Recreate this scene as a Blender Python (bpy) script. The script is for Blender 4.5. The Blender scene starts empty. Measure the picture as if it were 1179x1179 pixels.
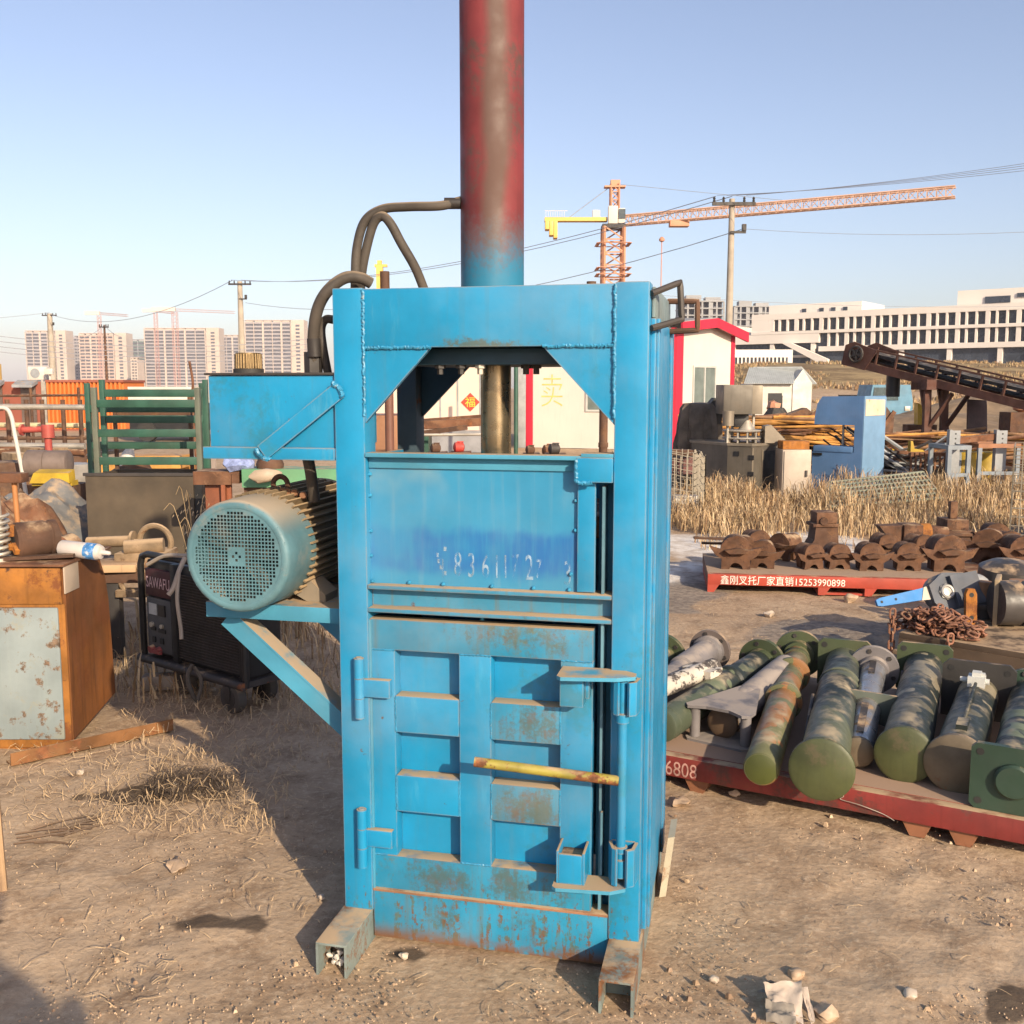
import bpy, bmesh, math, random
from mathutils import Vector, Matrix, noise as mnoise
V = Vector
R = math.radians
random.seed(7)
SC = bpy.context.scene
COL = SC.collection

# ------------------------------------------------------------------ camera, sky, sun, exposure
FPX, PITCH, CAMZ = 1163.0, 0.12269, 1.6
cam_d = bpy.data.cameras.new('camera'); cam_d.sensor_width = 36; cam_d.lens = 36*FPX/1179
cam_d.clip_start = 0.05; cam_d.clip_end = 20000
cam = bpy.data.objects.new('camera', cam_d); COL.objects.link(cam)
cam.location = (0, 0, CAMZ); cam.rotation_euler = (math.pi/2-PITCH, 0, 0)
SC.camera = cam
SUN_EL, SUN_AZ = R(23.5), math.atan2(.47, -.88)      # towards the sun, clockwise from +Y
world = bpy.data.worlds.new('World'); SC.world = world; world.use_nodes = True
wn = world.node_tree
sky = wn.nodes.new('ShaderNodeTexSky'); sky.sky_type = 'NISHITA'; sky.sun_disc = False
sky.sun_elevation = SUN_EL; sky.sun_rotation = SUN_AZ
sky.air_density = 1.0; sky.dust_density = 1.6; sky.ozone_density = 2.0; sky.altitude = 0
hs = wn.nodes.new('ShaderNodeHueSaturation'); hs.inputs['Saturation'].default_value = .86; wn.links.new(sky.outputs[0], hs.inputs['Color']); tm = wn.nodes.new('ShaderNodeMix'); tm.data_type = 'RGBA'; tm.blend_type = 'MULTIPLY'; tm.inputs[0].default_value = 1; tm.inputs[7].default_value = (1.05, .99, 1.04, 1); wn.links.new(hs.outputs[0], tm.inputs[6]); wn.links.new(tm.outputs[2], wn.nodes['Background'].inputs[0])
wn.nodes['Background'].inputs[1].default_value = 0.132
sd = bpy.data.lights.new('sun', 'SUN'); sd.energy = 5.0; sd.angle = R(0.6); sd.color = (1.0, .83, .60)
sun = bpy.data.objects.new('sun', sd); COL.objects.link(sun)
_d = V((-math.sin(SUN_AZ)*math.cos(SUN_EL), -math.cos(SUN_AZ)*math.cos(SUN_EL), -math.sin(SUN_EL)))
sun.rotation_euler = _d.to_track_quat('-Z', 'Y').to_euler(); sun.location = (20, -40, 30)
SC.view_settings.view_transform = 'Standard'; SC.view_settings.look = 'None'
SC.view_settings.exposure = 0.42; SC.view_settings.gamma = 1.0
SC.cycles.max_bounces = 6; SC.cycles.diffuse_bounces = 3; SC.cycles.volume_bounces = 0
SC.cycles.use_denoising = True

# ------------------------------------------------------------------ placing helpers
_cp, _sp = math.cos(PITCH), math.sin(PITCH)
def ray(px, py):
    u = (px-589.5)/FPX; v = (py-589.5)/FPX
    return V((u, _cp-v*_sp, -_sp-v*_cp))
def gd(px, py, z=0.0):
    d = ray(px, py); t = (z-CAMZ)/d.z
    return V((d.x*t, d.y*t, z))
def at(px, py, Y):
    d = ray(px, py); t = Y/d.y
    return V((d.x*t, Y, CAMZ+d.z*t))

# ------------------------------------------------------------------ mesh builder
def perp(a):
    a = a.normalized()
    r = V((0, 0, 1)) if abs(a.z) < .9 else V((1, 0, 0))
    u = a.cross(r).normalized(); return u, a.cross(u).normalized()
def crom(pts, n):
    P = [V(p) for p in pts]; P = [P[0]*2-P[1]]+P+[P[-1]*2-P[-2]]; out = []
    for i in range(1, len(P)-2):
        for k in range(n):
            t = k/n; a, b, c, d = P[i-1:i+3]
            out.append(.5*((2*b)+(c-a)*t+(2*a-5*b+4*c-d)*t*t+(3*b-a-3*c+d)*t**3))
    out.append(P[-2]); return out
class MB:
    def __init__(s): s.v = []; s.f = []; s.mi = []; s.m = 0
    def add(s, vs, fs):
        o = len(s.v); s.v += [tuple(v) for v in vs]
        for f in fs: s.f.append([i+o for i in f]); s.mi.append(s.m)
        return s
    def box(s, x0, x1, y0, y1, z0, z1, bev=0):
        if bev:
            bm = bmesh.new(); bmesh.ops.create_cube(bm, size=1)
            for v in bm.verts: v.co = V(((x0+x1)/2+v.co.x*(x1-x0), (y0+y1)/2+v.co.y*(y1-y0), (z0+z1)/2+v.co.z*(z1-z0)))
            bmesh.ops.bevel(bm, geom=bm.edges[:], offset=bev, segments=2, affect='EDGES', profile=.6)
            bm.verts.index_update(); s.add([v.co for v in bm.verts], [[v.index for v in f.verts] for f in bm.faces]); bm.free(); return s
        return s.add([(x, y, z) for z in (z0, z1) for y in (y0, y1) for x in (x0, x1)],
                     [(0, 2, 3, 1), (4, 5, 7, 6), (0, 1, 5, 4), (2, 6, 7, 3), (0, 4, 6, 2), (1, 3, 7, 5)])
    def obox(s, c, a, b, d):                                  # centre and three half vectors
        c, a, b, d = V(c), V(a), V(b), V(d)
        return s.add([c+a*i+b*j+d*k for k in (-1, 1) for j in (-1, 1) for i in (-1, 1)],
                     [(0, 2, 3, 1), (4, 5, 7, 6), (0, 1, 5, 4), (2, 6, 7, 3), (0, 4, 6, 2), (1, 3, 7, 5)])
    def bar(s, p0, p1, w, h, up=(0, 0, 1)):
        p0, p1 = V(p0), V(p1); d = (p1-p0); u = d.cross(V(up))
        if u.length < 1e-6: u = d.cross(V((1, 0, 0)))
        u.normalize(); n = u.cross(d).normalized()
        return s.obox((p0+p1)/2, d/2, u*w/2, n*h/2)
    def ring(s, c, u, w, r, n): return [c+(u*math.cos(2*math.pi*k/n)+w*math.sin(2*math.pi*k/n))*r for k in range(n)]
    def lathe(s, p0, axis, prof, n=20, cap=True):             # prof: (radius, distance along the axis)
        p0 = V(p0); a = V(axis).normalized(); u, w = perp(a); vs = []; fs = []
        for r, t in prof: vs += s.ring(p0+a*t, u, w, r, n)
        for i in range(len(prof)-1):
            for k in range(n): fs.append((i*n+k, i*n+(k+1) % n, (i+1)*n+(k+1) % n, (i+1)*n+k))
        if cap: fs.append(tuple(range(n))[::-1]); fs.append(tuple((len(prof)-1)*n+k for k in range(n)))
        return s.add(vs, fs)
    def cyl(s, p0, p1, r, r1=None, n=16, cap=True):
        p0, p1 = V(p0), V(p1); return s.lathe(p0, p1-p0, [(r, 0), (r if r1 is None else r1, (p1-p0).length)], n, cap)
    def tube(s, pts, r, n=8, sm=0, close=False):
        P = crom(pts, sm) if sm else [V(p) for p in pts]
        vs = []; fs = []; u = None; N = len(P)
        for i, p in enumerate(P):
            if close: d = P[(i+1) % N]-P[i-1]
            else: d = P[min(i+1, N-1)]-P[max(i-1, 0)]
            d.normalize()
            if u is None: u, w = perp(d)
            else:
                u = (u-d*u.dot(d))
                u = u.normalized() if u.length > 1e-6 else perp(d)[0]
                w = d.cross(u)
            rr = r(i/(N-1)) if callable(r) else r
            vs += [p+(u*math.cos(2*math.pi*k/n)+w*math.sin(2*math.pi*k/n))*rr for k in range(n)]
        for i in range(N if close else N-1):
            j = (i+1) % N
            for k in range(n): fs.append((i*n+k, i*n+(k+1) % n, j*n+(k+1) % n, j*n+k))
        if not close: fs.append(tuple(range(n))[::-1]); fs.append(tuple((N-1)*n+k for k in range(n)))
        return s.add(vs, fs)
    def torus(s, c, axis, Rr, r, n=18, m=8):
        u, w = perp(V(axis)); c = V(c)
        return s.tube([c+(u*math.cos(2*math.pi*k/n)+w*math.sin(2*math.pi*k/n))*Rr for k in range(n)], r, m, close=True)
    def prism(s, poly, o, u, v, w):                           # polygon in (u,v), extruded by vector w
        o, u, v, w = V(o), V(u), V(v), V(w); n = len(poly)
        vs = [o+u*a+v*b for a, b in poly]; vs += [p+w for p in vs]
        fs = [tuple(range(n)), tuple(range(2*n-1, n-1, -1))]+[(k, k+n, (k+1) % n+n, (k+1) % n) for k in range(n)]
        return s.add(vs, fs)
    def jitter(s, amp, sc=3.0, seed=0):
        s.v = [tuple(V(p)+V((mnoise.noise(V(p)*sc+V((seed, 3, 1))), mnoise.noise(V(p)*sc+V((5, seed, 9))), mnoise.noise(V(p)*sc+V((8, 2, seed)))))*amp) for p in s.v]; return s
    def build(s, name, mat, parent=None, loc=None, rotz=0, smooth=38, fix=True):
        me = bpy.data.meshes.new(name); me.from_pydata(s.v, [], s.f)
        ms = mat if isinstance(mat, (list, tuple)) else [mat]
        for m in ms: me.materials.append(m)
        if len(ms) > 1: me.polygons.foreach_set('material_index', s.mi)
        if fix:
            bm = bmesh.new(); bm.from_mesh(me); bmesh.ops.recalc_face_normals(bm, faces=bm.faces); bm.to_mesh(me); bm.free()
        if smooth:
            me.polygons.foreach_set('use_smooth', [True]*len(me.polygons)); me.set_sharp_from_angle(angle=R(smooth))
        me.update()
        o = bpy.data.objects.new(name, me); COL.objects.link(o)
        if parent is not None: o.parent = parent
        if loc is not None: o.location = loc
        o.rotation_euler.z = rotz
        return o
def tag(o, label, cat, group=None):
    o['label'] = label; o['category'] = cat
    if group: o['group'] = group
    return o
def thing(name, label, cat, loc=(0, 0, 0), rotz=0, group=None):
    o = bpy.data.objects.new(name, None); COL.objects.link(o); o.empty_display_size = .1
    o.location = loc; o.rotation_euler.z = rotz
    return tag(o, label, cat, group)
def kind(o, k): o['kind'] = k; return o
def dup(o, loc, rotz=0, label=None, scale=None, group=None):
    c = o.copy(); COL.objects.link(c); c.location = loc; c.rotation_euler.z = rotz
    if label: c['label'] = label
    if group: c['group'] = group
    if scale: c.scale = (scale,)*3 if not isinstance(scale, tuple) else scale
    for ch in list(o.children):
        d = ch.copy(); COL.objects.link(d); d.parent = c
        for g in ch.children:
            e = g.copy(); COL.objects.link(e); e.parent = d
    return c
def text(name, body, size, mat, o, u, v, parent=None, w=0.0008, width=None, sx=1.0, off=0.):   # flat lettering on a plane (o, u right, v up)
    cu = bpy.data.curves.new(name, 'FONT'); cu.body = body; cu.size = size; cu.resolution_u = 3; cu.extrude = 0; cu.offset = off
    ob = bpy.data.objects.new(name, cu); COL.objects.link(ob)
    me = bpy.data.meshes.new_from_object(ob.evaluated_get(bpy.context.evaluated_depsgraph_get()))
    bpy.data.objects.remove(ob); bpy.data.curves.remove(cu)
    xs = [q.co.x for q in me.vertices]; k = sx
    if width: k = width/max(1e-6, max(xs)-min(xs))
    o, u, v = V(o), V(u).normalized(), V(v).normalized(); nrm = u.cross(v)
    x0 = min(xs)
    for q in me.vertices: q.co = o+u*((q.co.x-x0)*k)+v*q.co.y+nrm*w
    me.materials.clear(); me.materials.append(mat)
    r = bpy.data.objects.new(name, me); COL.objects.link(r)
    if parent is not None: r.parent = parent
    return r

# ------------------------------------------------------------------ materials
def nt(name):
    m = bpy.data.materials.new(name); m.use_nodes = True; t = m.node_tree
    return m, t, t.nodes['Principled BSDF']
def rgba(c): return (c[0], c[1], c[2], 1)
class G:
    def __init__(s, t): s.t = t; s.tc = t.nodes.new('ShaderNodeTexCoord')
    def new(s, k, **kw):
        n = s.t.nodes.new(k)
        for a, b in kw.items(): setattr(n, a, b)
        return n
    def put(s, sock, x):
        if isinstance(x, bpy.types.NodeSocket): s.t.links.new(x, sock)
        elif isinstance(x, (tuple, list)): sock.default_value = rgba(x) if len(sock.default_value) == 4 else x
        else: sock.default_value = x
    def noise(s, sc, det=5, rough=.6, stretch=None, vec=None, off=(0, 0, 0)):
        n = s.new('ShaderNodeTexNoise'); n.inputs['Scale'].default_value = sc; n.inputs['Detail'].default_value = det; n.inputs['Roughness'].default_value = rough
        mp = s.new('ShaderNodeMapping'); s.put(mp.inputs[0], vec or s.tc.outputs['Object']); mp.inputs['Location'].default_value = off
        if stretch: mp.inputs['Scale'].default_value = stretch
        s.t.links.new(mp.outputs[0], n.inputs['Vector']); return n.outputs[0]
    def rng(s, x, a, b, c=0., d=1.):
        n = s.new('ShaderNodeMapRange'); n.interpolation_type = 'SMOOTHSTEP'; s.put(n.inputs[0], x)
        for i, q in enumerate((a, b, c, d)): s.put(n.inputs[i+1], q)
        return n.outputs[0]
    def math(s, op, a, b=0.):
        n = s.new('ShaderNodeMath', operation=op); s.put(n.inputs[0], a); s.put(n.inputs[1], b); return n.outputs[0]
    def mix(s, f, a, b, mode='MIX'):
        n = s.new('ShaderNodeMix', data_type='RGBA'); n.blend_type = mode
        s.put(n.inputs[0], f); s.put(n.inputs[6], a); s.put(n.inputs[7], b); return n.outputs[2]
    def nz(s):
        g = s.new('ShaderNodeNewGeometry'); x = s.new('ShaderNodeSeparateXYZ'); s.t.links.new(g.outputs['Normal'], x.inputs[0]); return x.outputs[2]
    def pos(s):
        x = s.new('ShaderNodeSeparateXYZ'); s.t.links.new(s.tc.outputs['Object'], x.inputs[0]); return x.outputs
    def bump(s, h, st, dist=.01):
        n = s.new('ShaderNodeBump'); n.inputs['Strength'].default_value = st; n.inputs['Distance'].default_value = dist; s.put(n.inputs['Height'], h); return n.outputs[0]
def mul(c, k): return tuple(min(1, x*k) for x in c)
RUST = (.15, .052, .018); DUST = (.43, .30, .18)
def M(name, col, var=.18, vs=3., col2=None, c2=0.4, c2s=3., rust=0., rs=7., rustcol=RUST, dust=0., dustcol=DUST,
      rough=.55, metal=0., bump=.12, bs=70., streak=0., strcol=None, edge=None, extra=None, bd=.003, wob=0):
    m, t, p = nt(name); g = G(t)
    c = g.mix(g.rng(g.noise(vs), .3, .7), mul(col, 1-var), mul(col, 1+var))
    if col2: c = g.mix(g.rng(g.math('ADD', g.math('MULTIPLY', g.noise(c2s, 6, off=(3, 1, 7)), .72), g.math('MULTIPLY', g.noise(c2s*14, 7, .75, off=(3, 5, 7)), .28)), .74-.45*c2, .82-.45*c2), c, col2)
    if streak: c = g.mix(g.math('MULTIPLY', g.rng(g.noise(1, 4, stretch=(45, 45, 2.2)), .5, .72), streak), c, strcol or mul(col, .45))
    ro = g.rng(g.noise(vs*3, off=(9, 9, 2)), .3, .7, max(.05, rough-.1), min(1, rough+.12))
    if extra: c = extra(g, c)
    if rust:
        rm = g.rng(g.math('ADD', g.math('MULTIPLY', g.noise(rs, 9, .7), .7), g.math('MULTIPLY', g.noise(rs*.22, 3, off=(2, 8, 1)), .3)), .70-.40*rust, .76-.40*rust)
        rc = g.mix(g.rng(g.noise(rs*3, 6), .3, .7), mul(rustcol, .5), mul(rustcol, 1.7))
        c = g.mix(rm, c, rc); ro = g.math('MAXIMUM', ro, g.math('MULTIPLY', rm, .85))
        if metal: g.put(p.inputs['Metallic'], g.math('MULTIPLY', g.math('SUBTRACT', 1., rm), metal))
    elif metal: p.inputs['Metallic'].default_value = metal
    if edge:
        bv = g.new('ShaderNodeBevel', samples=4); bv.inputs[0].default_value = .008
        ge = g.new('ShaderNodeNewGeometry'); dp = g.new('ShaderNodeVectorMath', operation='DOT_PRODUCT')
        t.links.new(bv.outputs[0], dp.inputs[0]); t.links.new(ge.outputs['Normal'], dp.inputs[1])
        em = g.math('MULTIPLY', g.rng(dp.outputs['Value'], .97, .80), g.rng(g.noise(14, 6, off=(4, 4, 4)), .34, .52))
        c = g.mix(em, c, edge)
    if dust:
        dm = g.math('MULTIPLY', g.rng(g.nz(), .35, .9), g.rng(g.noise(9, 5, off=(1, 6, 3)), .62-.5*dust, .85-.5*dust))
        c = g.mix(dm, c, dustcol); ro = g.math('MAXIMUM', ro, g.math('MULTIPLY', dm, .95))
        c = g.mix(g.math('MULTIPLY', g.rng(g.noise(2.3, 6, off=(7, 7, 7)), .45, .75), .22*dust), c, dustcol)
    g.put(p.inputs['Base Color'], c); g.put(p.inputs['Roughness'], ro)
    if bump: g.put(p.inputs['Normal'], g.bump(g.math('ADD', g.noise(bs, 6, .65), g.math('MULTIPLY', g.noise(3.2, 2, .4, off=(6, 1, 2)), wob)) if wob else g.noise(bs, 6, .65), bump, bd))
    return m
# ------------------------------------------------------------------ shared materials
rusty = M('rusty_steel', (.13, .055, .027), var=.4, vs=5, col2=(.20, .095, .048), c2=.5, c2s=4, rust=.35, rs=12, dust=.35, rough=.85, bump=.35)
rust_orange = M('orange_rust', (.33, .125, .022), var=.3, vs=4, col2=(.16, .055, .015), c2=.5, c2s=7, streak=.5, rough=.85, bump=.3, bs=40)
rust_brown = M('brown_rust', (.085, .042, .025), var=.4, vs=4, col2=(.14, .068, .032), c2=.5, c2s=5, dust=.35, rough=.85, bump=.3)
dark_steel = M('dark_steel', (.035, .03, .028), var=.35, rust=.25, dust=.2, rough=.6, bump=.2)
black_rubber = M('black_rubber', (.022, .021, .02), var=.3, dust=.35, dustcol=(.2, .16, .12), rough=.7, bump=.1)
black_paint = M('black_paint', (.012, .012, .013), var=.3, dust=.15, dustcol=(.22, .17, .12), rough=.5)
pale_steel = M('pale_steel', (.42, .38, .32), var=.25, rust=.25, dust=.2, rough=.5, metal=.5)
white_paint = M('white_paint', (.56, .52, .46), var=.12, rust=.12, dust=.2, rough=.6)
wood = M('weathered_wood', (.42, .27, .15), var=.25, vs=4, streak=.5, rough=.85, bump=.25)
green_paint = M('green_paint', (.022, .075, .05), var=.3, rust=.12, dust=.4, dustcol=(.25, .22, .15), rough=.5)
yellow_paint = M('yellow_paint', (.45, .29, .018), var=.25, rust=.28, dust=.2, rough=.5)
red_paint = M('red_paint', (.42, .04, .03), var=.2, rust=.25, dust=.25, rough=.6)
grey_paint = M('grey_paint', (.26, .27, .28), var=.2, rust=.18, dust=.3, rough=.6)
glass_dark = M('dark_glass', (.06, .075, .08), var=.2, rough=.15, bump=0)
white_ink = M('white_ink', (.75, .68, .6), var=.15, rough=.7, bump=0)
red_ink = M('red_ink', (.7, .03, .02), var=.1, rough=.7, bump=0)
yellow_ink = M('yellow_ink', (.75, .48, .04), var=.1, rough=.7, bump=0)

# ------------------------------------------------------------------ ground: one sheet to the horizon, hill at right
def sstep(a, b, x):
    t = max(0., min(1., (x-a)/(b-a))); return t*t*(3-2*t)
def hill(x, y):
    return 4.3*sstep(52, 118, y+.12*x)*sstep(2, 22, x-(y-60)*.10)
def blob(x, y, cx, cy, rx, ry, soft=.7, n=.5, sc=3):
    d = math.hypot((x-cx)/rx, (y-cy)/ry)+n*mnoise.fractal(V((x*sc, y*sc, cx)), 1, 2, 4)
    return 1-sstep(1-soft, 1+soft*.3, d)
def axis(lo, hi, st, far, g):
    a = [lo+st*i for i in range(int((hi-lo)/st)+1)]; s = st; x = a[-1]
    while x < far: s *= g; x += s; a.append(x)
    s = st; x = a[0]; b = []
    while x > -far: s *= g; x -= s; b.append(x)
    return b[::-1]+a
xs = axis(-2.6, 3.6, .028, 3000, 1.13); ys = axis(1.9, 6.2, .028, 3000, 1.10)
ys = [y for y in ys if y > -40]+[]
ST = [(-1.47, 3.83, .20, .13), (-.90, 2.86, .17, .06), (-2.0, 3.65, .10, .05), (-1.62, 2.87, .08, .04), (-.28, 2.70, .12, .06), (1.10, 2.27, .42, .13), (1.42, 2.40, .34, .12), (-1.3, 3.25, .03, .03)]
vs = []; at_st = []; at_sa = []; at_as = []
for y in ys:
    for x in xs:
        z = 0.; st = sa = asp = 0.
        if -20 < x < 30 and y < 40:
            p = V((x, y, 0))
            z = .012*mnoise.fractal(p*2.2, 1, 2, 3)+.02*mnoise.noise(p*.55)
            if -3.2 < x < 4 and y < 7:
                z += .007*mnoise.fractal(p*9, .8, 2, 4)
                c = mnoise.noise(p*14+V((0, 0, 4)))
                z += .010*max(0, c-.25)
                st = max([blob(x, y, *q, n=.9, sc=7) for q in ST])
            if y < 40: 
                sa = max(blob(x, y, 2.5, 10.1, 1.6, 1.5, n=.5, sc=.9), blob(x, y, 3.6, 9.4, 1.1, .9, n=.6, sc=1.1), .8*blob(x, y, 1.6, 8.6, .8, .7, n=.7, sc=1.4))
                asp = max(blob(x, y, 2.25, 6.55, .75, .5, n=.6, sc=1.6), .9*blob(x, y, 1.45, 7.7, .5, .6, n=.8, sc=1.5), .6*blob(x, y, 1.6, 8.6, .4, .4, n=.8, sc=1.5))
            dpress = max(abs(x-.05)-.75, abs(y-2.95)-.7)
            z *= sstep(-.3, .35, dpress)*.9+.1
            z -= .012
        elif y > 40: z = hill(x, y)+(.5*mnoise.fractal(V((x, y, 0))*.06, 1, 2, 4)*sstep(50, 70, y)*sstep(0, 20, x) if y < 250 and abs(x) < 200 else 0)
        vs.append((x, y, z)); at_st.append(st); at_sa.append(sa); at_as.append(asp)
nx = len(xs)
me = bpy.data.meshes.new('ground'); me.from_pydata(vs, [], [(j*nx+i, j*nx+i+1, (j+1)*nx+i+1, (j+1)*nx+i) for j in range(len(ys)-1) for i in range(nx-1)])
for nm, dat in (('stain', at_st), ('salt', at_sa), ('asph', at_as)):
    a = me.attributes.new(nm, 'FLOAT', 'POINT'); a.data.foreach_set('value', dat)
me.polygons.foreach_set('use_smooth', [True]*len(me.polygons))
m, t, p = nt('dirt'); g = G(t)
def attr(n):
    a = g.new('ShaderNodeAttribute', attribute_name=n); return a.outputs['Fac']
big = g.noise(.9, 5); mid = g.noise(5, 7, .7, off=(3, 3, 0)); fin = g.noise(38, 8, .75, off=(1, 9, 0)); vf = g.noise(160, 4, .7)
c = g.mix(g.rng(big, .35, .65), (.385, .268, .172), (.47, .345, .232))
c = g.mix(g.rng(mid, .42, .68), c, (.28, .19, .12))
c = g.mix(g.math('MULTIPLY', g.rng(fin, .50, .66), .7), c, (.54, .41, .285))
c = g.mix(g.math('MULTIPLY', g.rng(fin, .44, .32), .7), c, (.165, .11, .066))
c = g.mix(g.math('MULTIPLY', g.rng(vf, .6, .75), .6), c, (.56, .46, .35))
hl = g.rng(g.pos()[2], 1., 2.2); c = g.mix(hl, c, g.mix(g.rng(g.noise(.25, 6, .7), .4, .6), (.17, .115, .06), (.33, .24, .12)))
c = g.mix(g.rng(g.math('ADD', attr('salt'), g.math('MULTIPLY', g.noise(4, 7, .7), .5)), .62, .95), c, g.mix(g.rng(g.noise(6, 6), .4, .65), (.72, .67, .61), (.52, .45, .38)))
c = g.mix(g.math('MULTIPLY', g.rng(g.math('ADD', attr('asph'), g.math('MULTIPLY', g.noise(7, 7, .7), .5)), .6, .95), .8), c, g.mix(g.rng(g.noise(20, 6), .4, .6), (.15, .13, .115), (.27, .23, .19)))
sm = g.rng(g.math('ADD', attr('stain'), g.math('MULTIPLY', g.noise(16, 6, .7), .5)), .48, .95); c = g.mix(g.math('MULTIPLY', sm, .85), c, (.06, .043, .032))
g.put(p.inputs['Base Color'], c); p.inputs['Roughness'].default_value = .95; p.inputs['Specular IOR Level'].default_value = .2
vo = g.new('ShaderNodeTexVoronoi'); vo.inputs['Scale'].default_value = 42; t.links.new(g.tc.outputs['Object'], vo.inputs['Vector'])
h = g.math('ADD', g.math('MULTIPLY', mid, .8), g.math('ADD', g.math('MULTIPLY', fin, .6), g.math('MULTIPLY', vo.outputs['Distance'], .25)))
g.put(p.inputs['Normal'], g.bump(h, .45, .02)); dirt = m
me.materials.append(dirt)
gro = bpy.data.objects.new('ground', me); COL.objects.link(gro); kind(gro, 'structure')

# ------------------------------------------------------------------ far apartment towers
conc = M('pale_concrete', (.46, .38, .32), var=.08, vs=.05, rough=.9, bump=0)
tower_face = M('tower_facade', (.30, .275, .28), var=.08, vs=.05, rough=.9, bump=0)
tower_dark = M('tower_recess', (.07, .075, .095), var=.2, vs=.1, rough=.6, bump=0)
gconc = M('grey_concrete', (.30, .30, .30), var=.1, vs=.05, rough=.9, bump=0)
netting = M('green_netting', (.10, .14, .13), var=.15, vs=.05, rough=.9, bump=0)
def tower(px0, px1, pside, ytop, Y, nfl, bays, label, mats=(tower_face, conc), side=True, group='apartment towers on the skyline'):
    P0, P1, P2 = at(px0, ytop, Y), at(px1, ytop, Y), at(pside, ytop, Y*1.012)
    W, H = P1.x-P0.x, P0.z; r = thing('apartment_tower', label, 'apartment tower', (P0.x, Y, 0), 0, group)
    D = 16.; fh = H/(nfl+.8)
    b = MB(); b.box(0, W, 1.4, D, 0, H-fh*.6); b.build('wall', mats[0], r, smooth=0)
    q = MB(); nb = bays; bw = W/nb
    for k in range(nfl): q.box(.4, W-.4, 1.2, 1.39, k*fh+fh*.42, k*fh+fh*.9)
    q.build('window', tower_dark, r, smooth=0)
    q = MB()
    for k in range(nfl+1): q.box(0, W, .55 if k % 2 else .5, 1.19, k*fh-.25, k*fh+fh*.34)
    q.build('balcony', mats[0], r, smooth=0)
    q = MB()
    for i in range(nb+1):
        x = i*bw; w = 1.5 if i % 2 == 0 else .45
        q.box(max(0, x-w/2), min(W, x+w/2), .1, .54 if False else 1.18, 0, H-fh*.2)
    q.build('pilaster', mats[1], r, smooth=0)
    q = MB()
    for i in range(nb):
        q.box(i*bw+.9, (i+1)*bw-.9, 1.5, 6, H-fh*.59, H)
    q.box(-.3, W+.3, .9, D, H, H+.5); q.build('roof', mats[1], r, smooth=0)
    if side:
        Wd = P2.x-P1.x; s = MB(); s.box(W+.01, W+Wd, 2.2, D+2, 0, H+.6); s.build('end_wall', mats[1], r, smooth=0)
        q = MB()
        for k in range(nfl): q.box(W+Wd*.36, W+Wd*.66, 2.0, 2.19, k*fh+fh*.2, k*fh+fh*.72)
        q.build('end_window', tower_dark, r, smooth=0)
    return r
tower(28, 62, 80, 381, 900, 17, 4, 'pale apartment tower standing furthest left on the skyline')
pinkc = M('pink_concrete', (.44, .32, .27), var=.08, vs=.05, rough=.9, bump=0)
tower(90, 130, 149, 384, 900, 16, 6, 'pinkish apartment tower with a dark utility pole in front of it', (pinkc, conc))
tower(84, 92, 93, 387, 960, 16, 2, 'narrow shaded tower wing peeking out left of the pinkish tower', (tower_face, tower_face), side=False)
tower(148, 168, 170, 391, 1080, 14, 2, 'grey green netted tower between the pinkish tower and the broad pale tower', (netting, gconc), side=False)
tower(150, 158, 161, 412, 860, 10, 2, 'low pale block in front of the grey green netted tower', (conc, conc), side=False)
tower(165, 236, 255, 378, 880, 18, 6, 'broad pale apartment tower with a red tower crane in front of it')
tower(253, 281, 282, 386, 980, 16, 4, 'lower apartment block between the two broad pale towers', side=False)
tower(281, 334, 352, 369, 850, 18, 5, 'broad pale apartment tower rising behind the brass tank cap')
# unfinished concrete frames on the right
def frame_block(px0, px1, ytop, Y, nfl, nb, label):
    P0, P1 = at(px0, ytop, Y), at(px1, ytop, Y); W, H = P1.x-P0.x, P0.z
    r = thing('unfinished_block', label, 'unfinished building', (P0.x, Y, 0), 0, 'grey unfinished blocks behind the kiosk'); fh = H/nfl; D = 14
    q = MB()
    for k in range(1, nfl+1): q.box(0, W, 0, D, k*fh-.5, k*fh)
    q.build('floor_slab', gconc, r, smooth=0)
    q = MB()
    for i in range(nb+1): q.box(i*W/nb-.35, i*W/nb+.35, .15, .9, 0, H-.52)
    for i in range(0, nb, 2): q.box(i*W/nb+.4, i*W/nb+W/nb*.5, .5, .8, 0, H-.53)
    q.build('column', gconc, r, smooth=0)
    q = MB(); q.box(.2, W-.2, 3, D-.3, 0, H-.51); q.build('core_wall', tower_dark, r, smooth=0)
    q = MB()
    q.box(W*.15, W*.5, 3, 8, H+.01, H+2.4); q.box(W*.6, W*.95, 3, 8, H+.01, H+1.6); q.build('roof_room', gconc, r, smooth=0)
frame_block(784, 834, 346, 420, 13, 6, 'grey unfinished concrete block rising above the red kiosk roof')
frame_block(846, 889, 352, 480, 13, 6, 'grey unfinished concrete block seen right of the utility pole')

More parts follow.
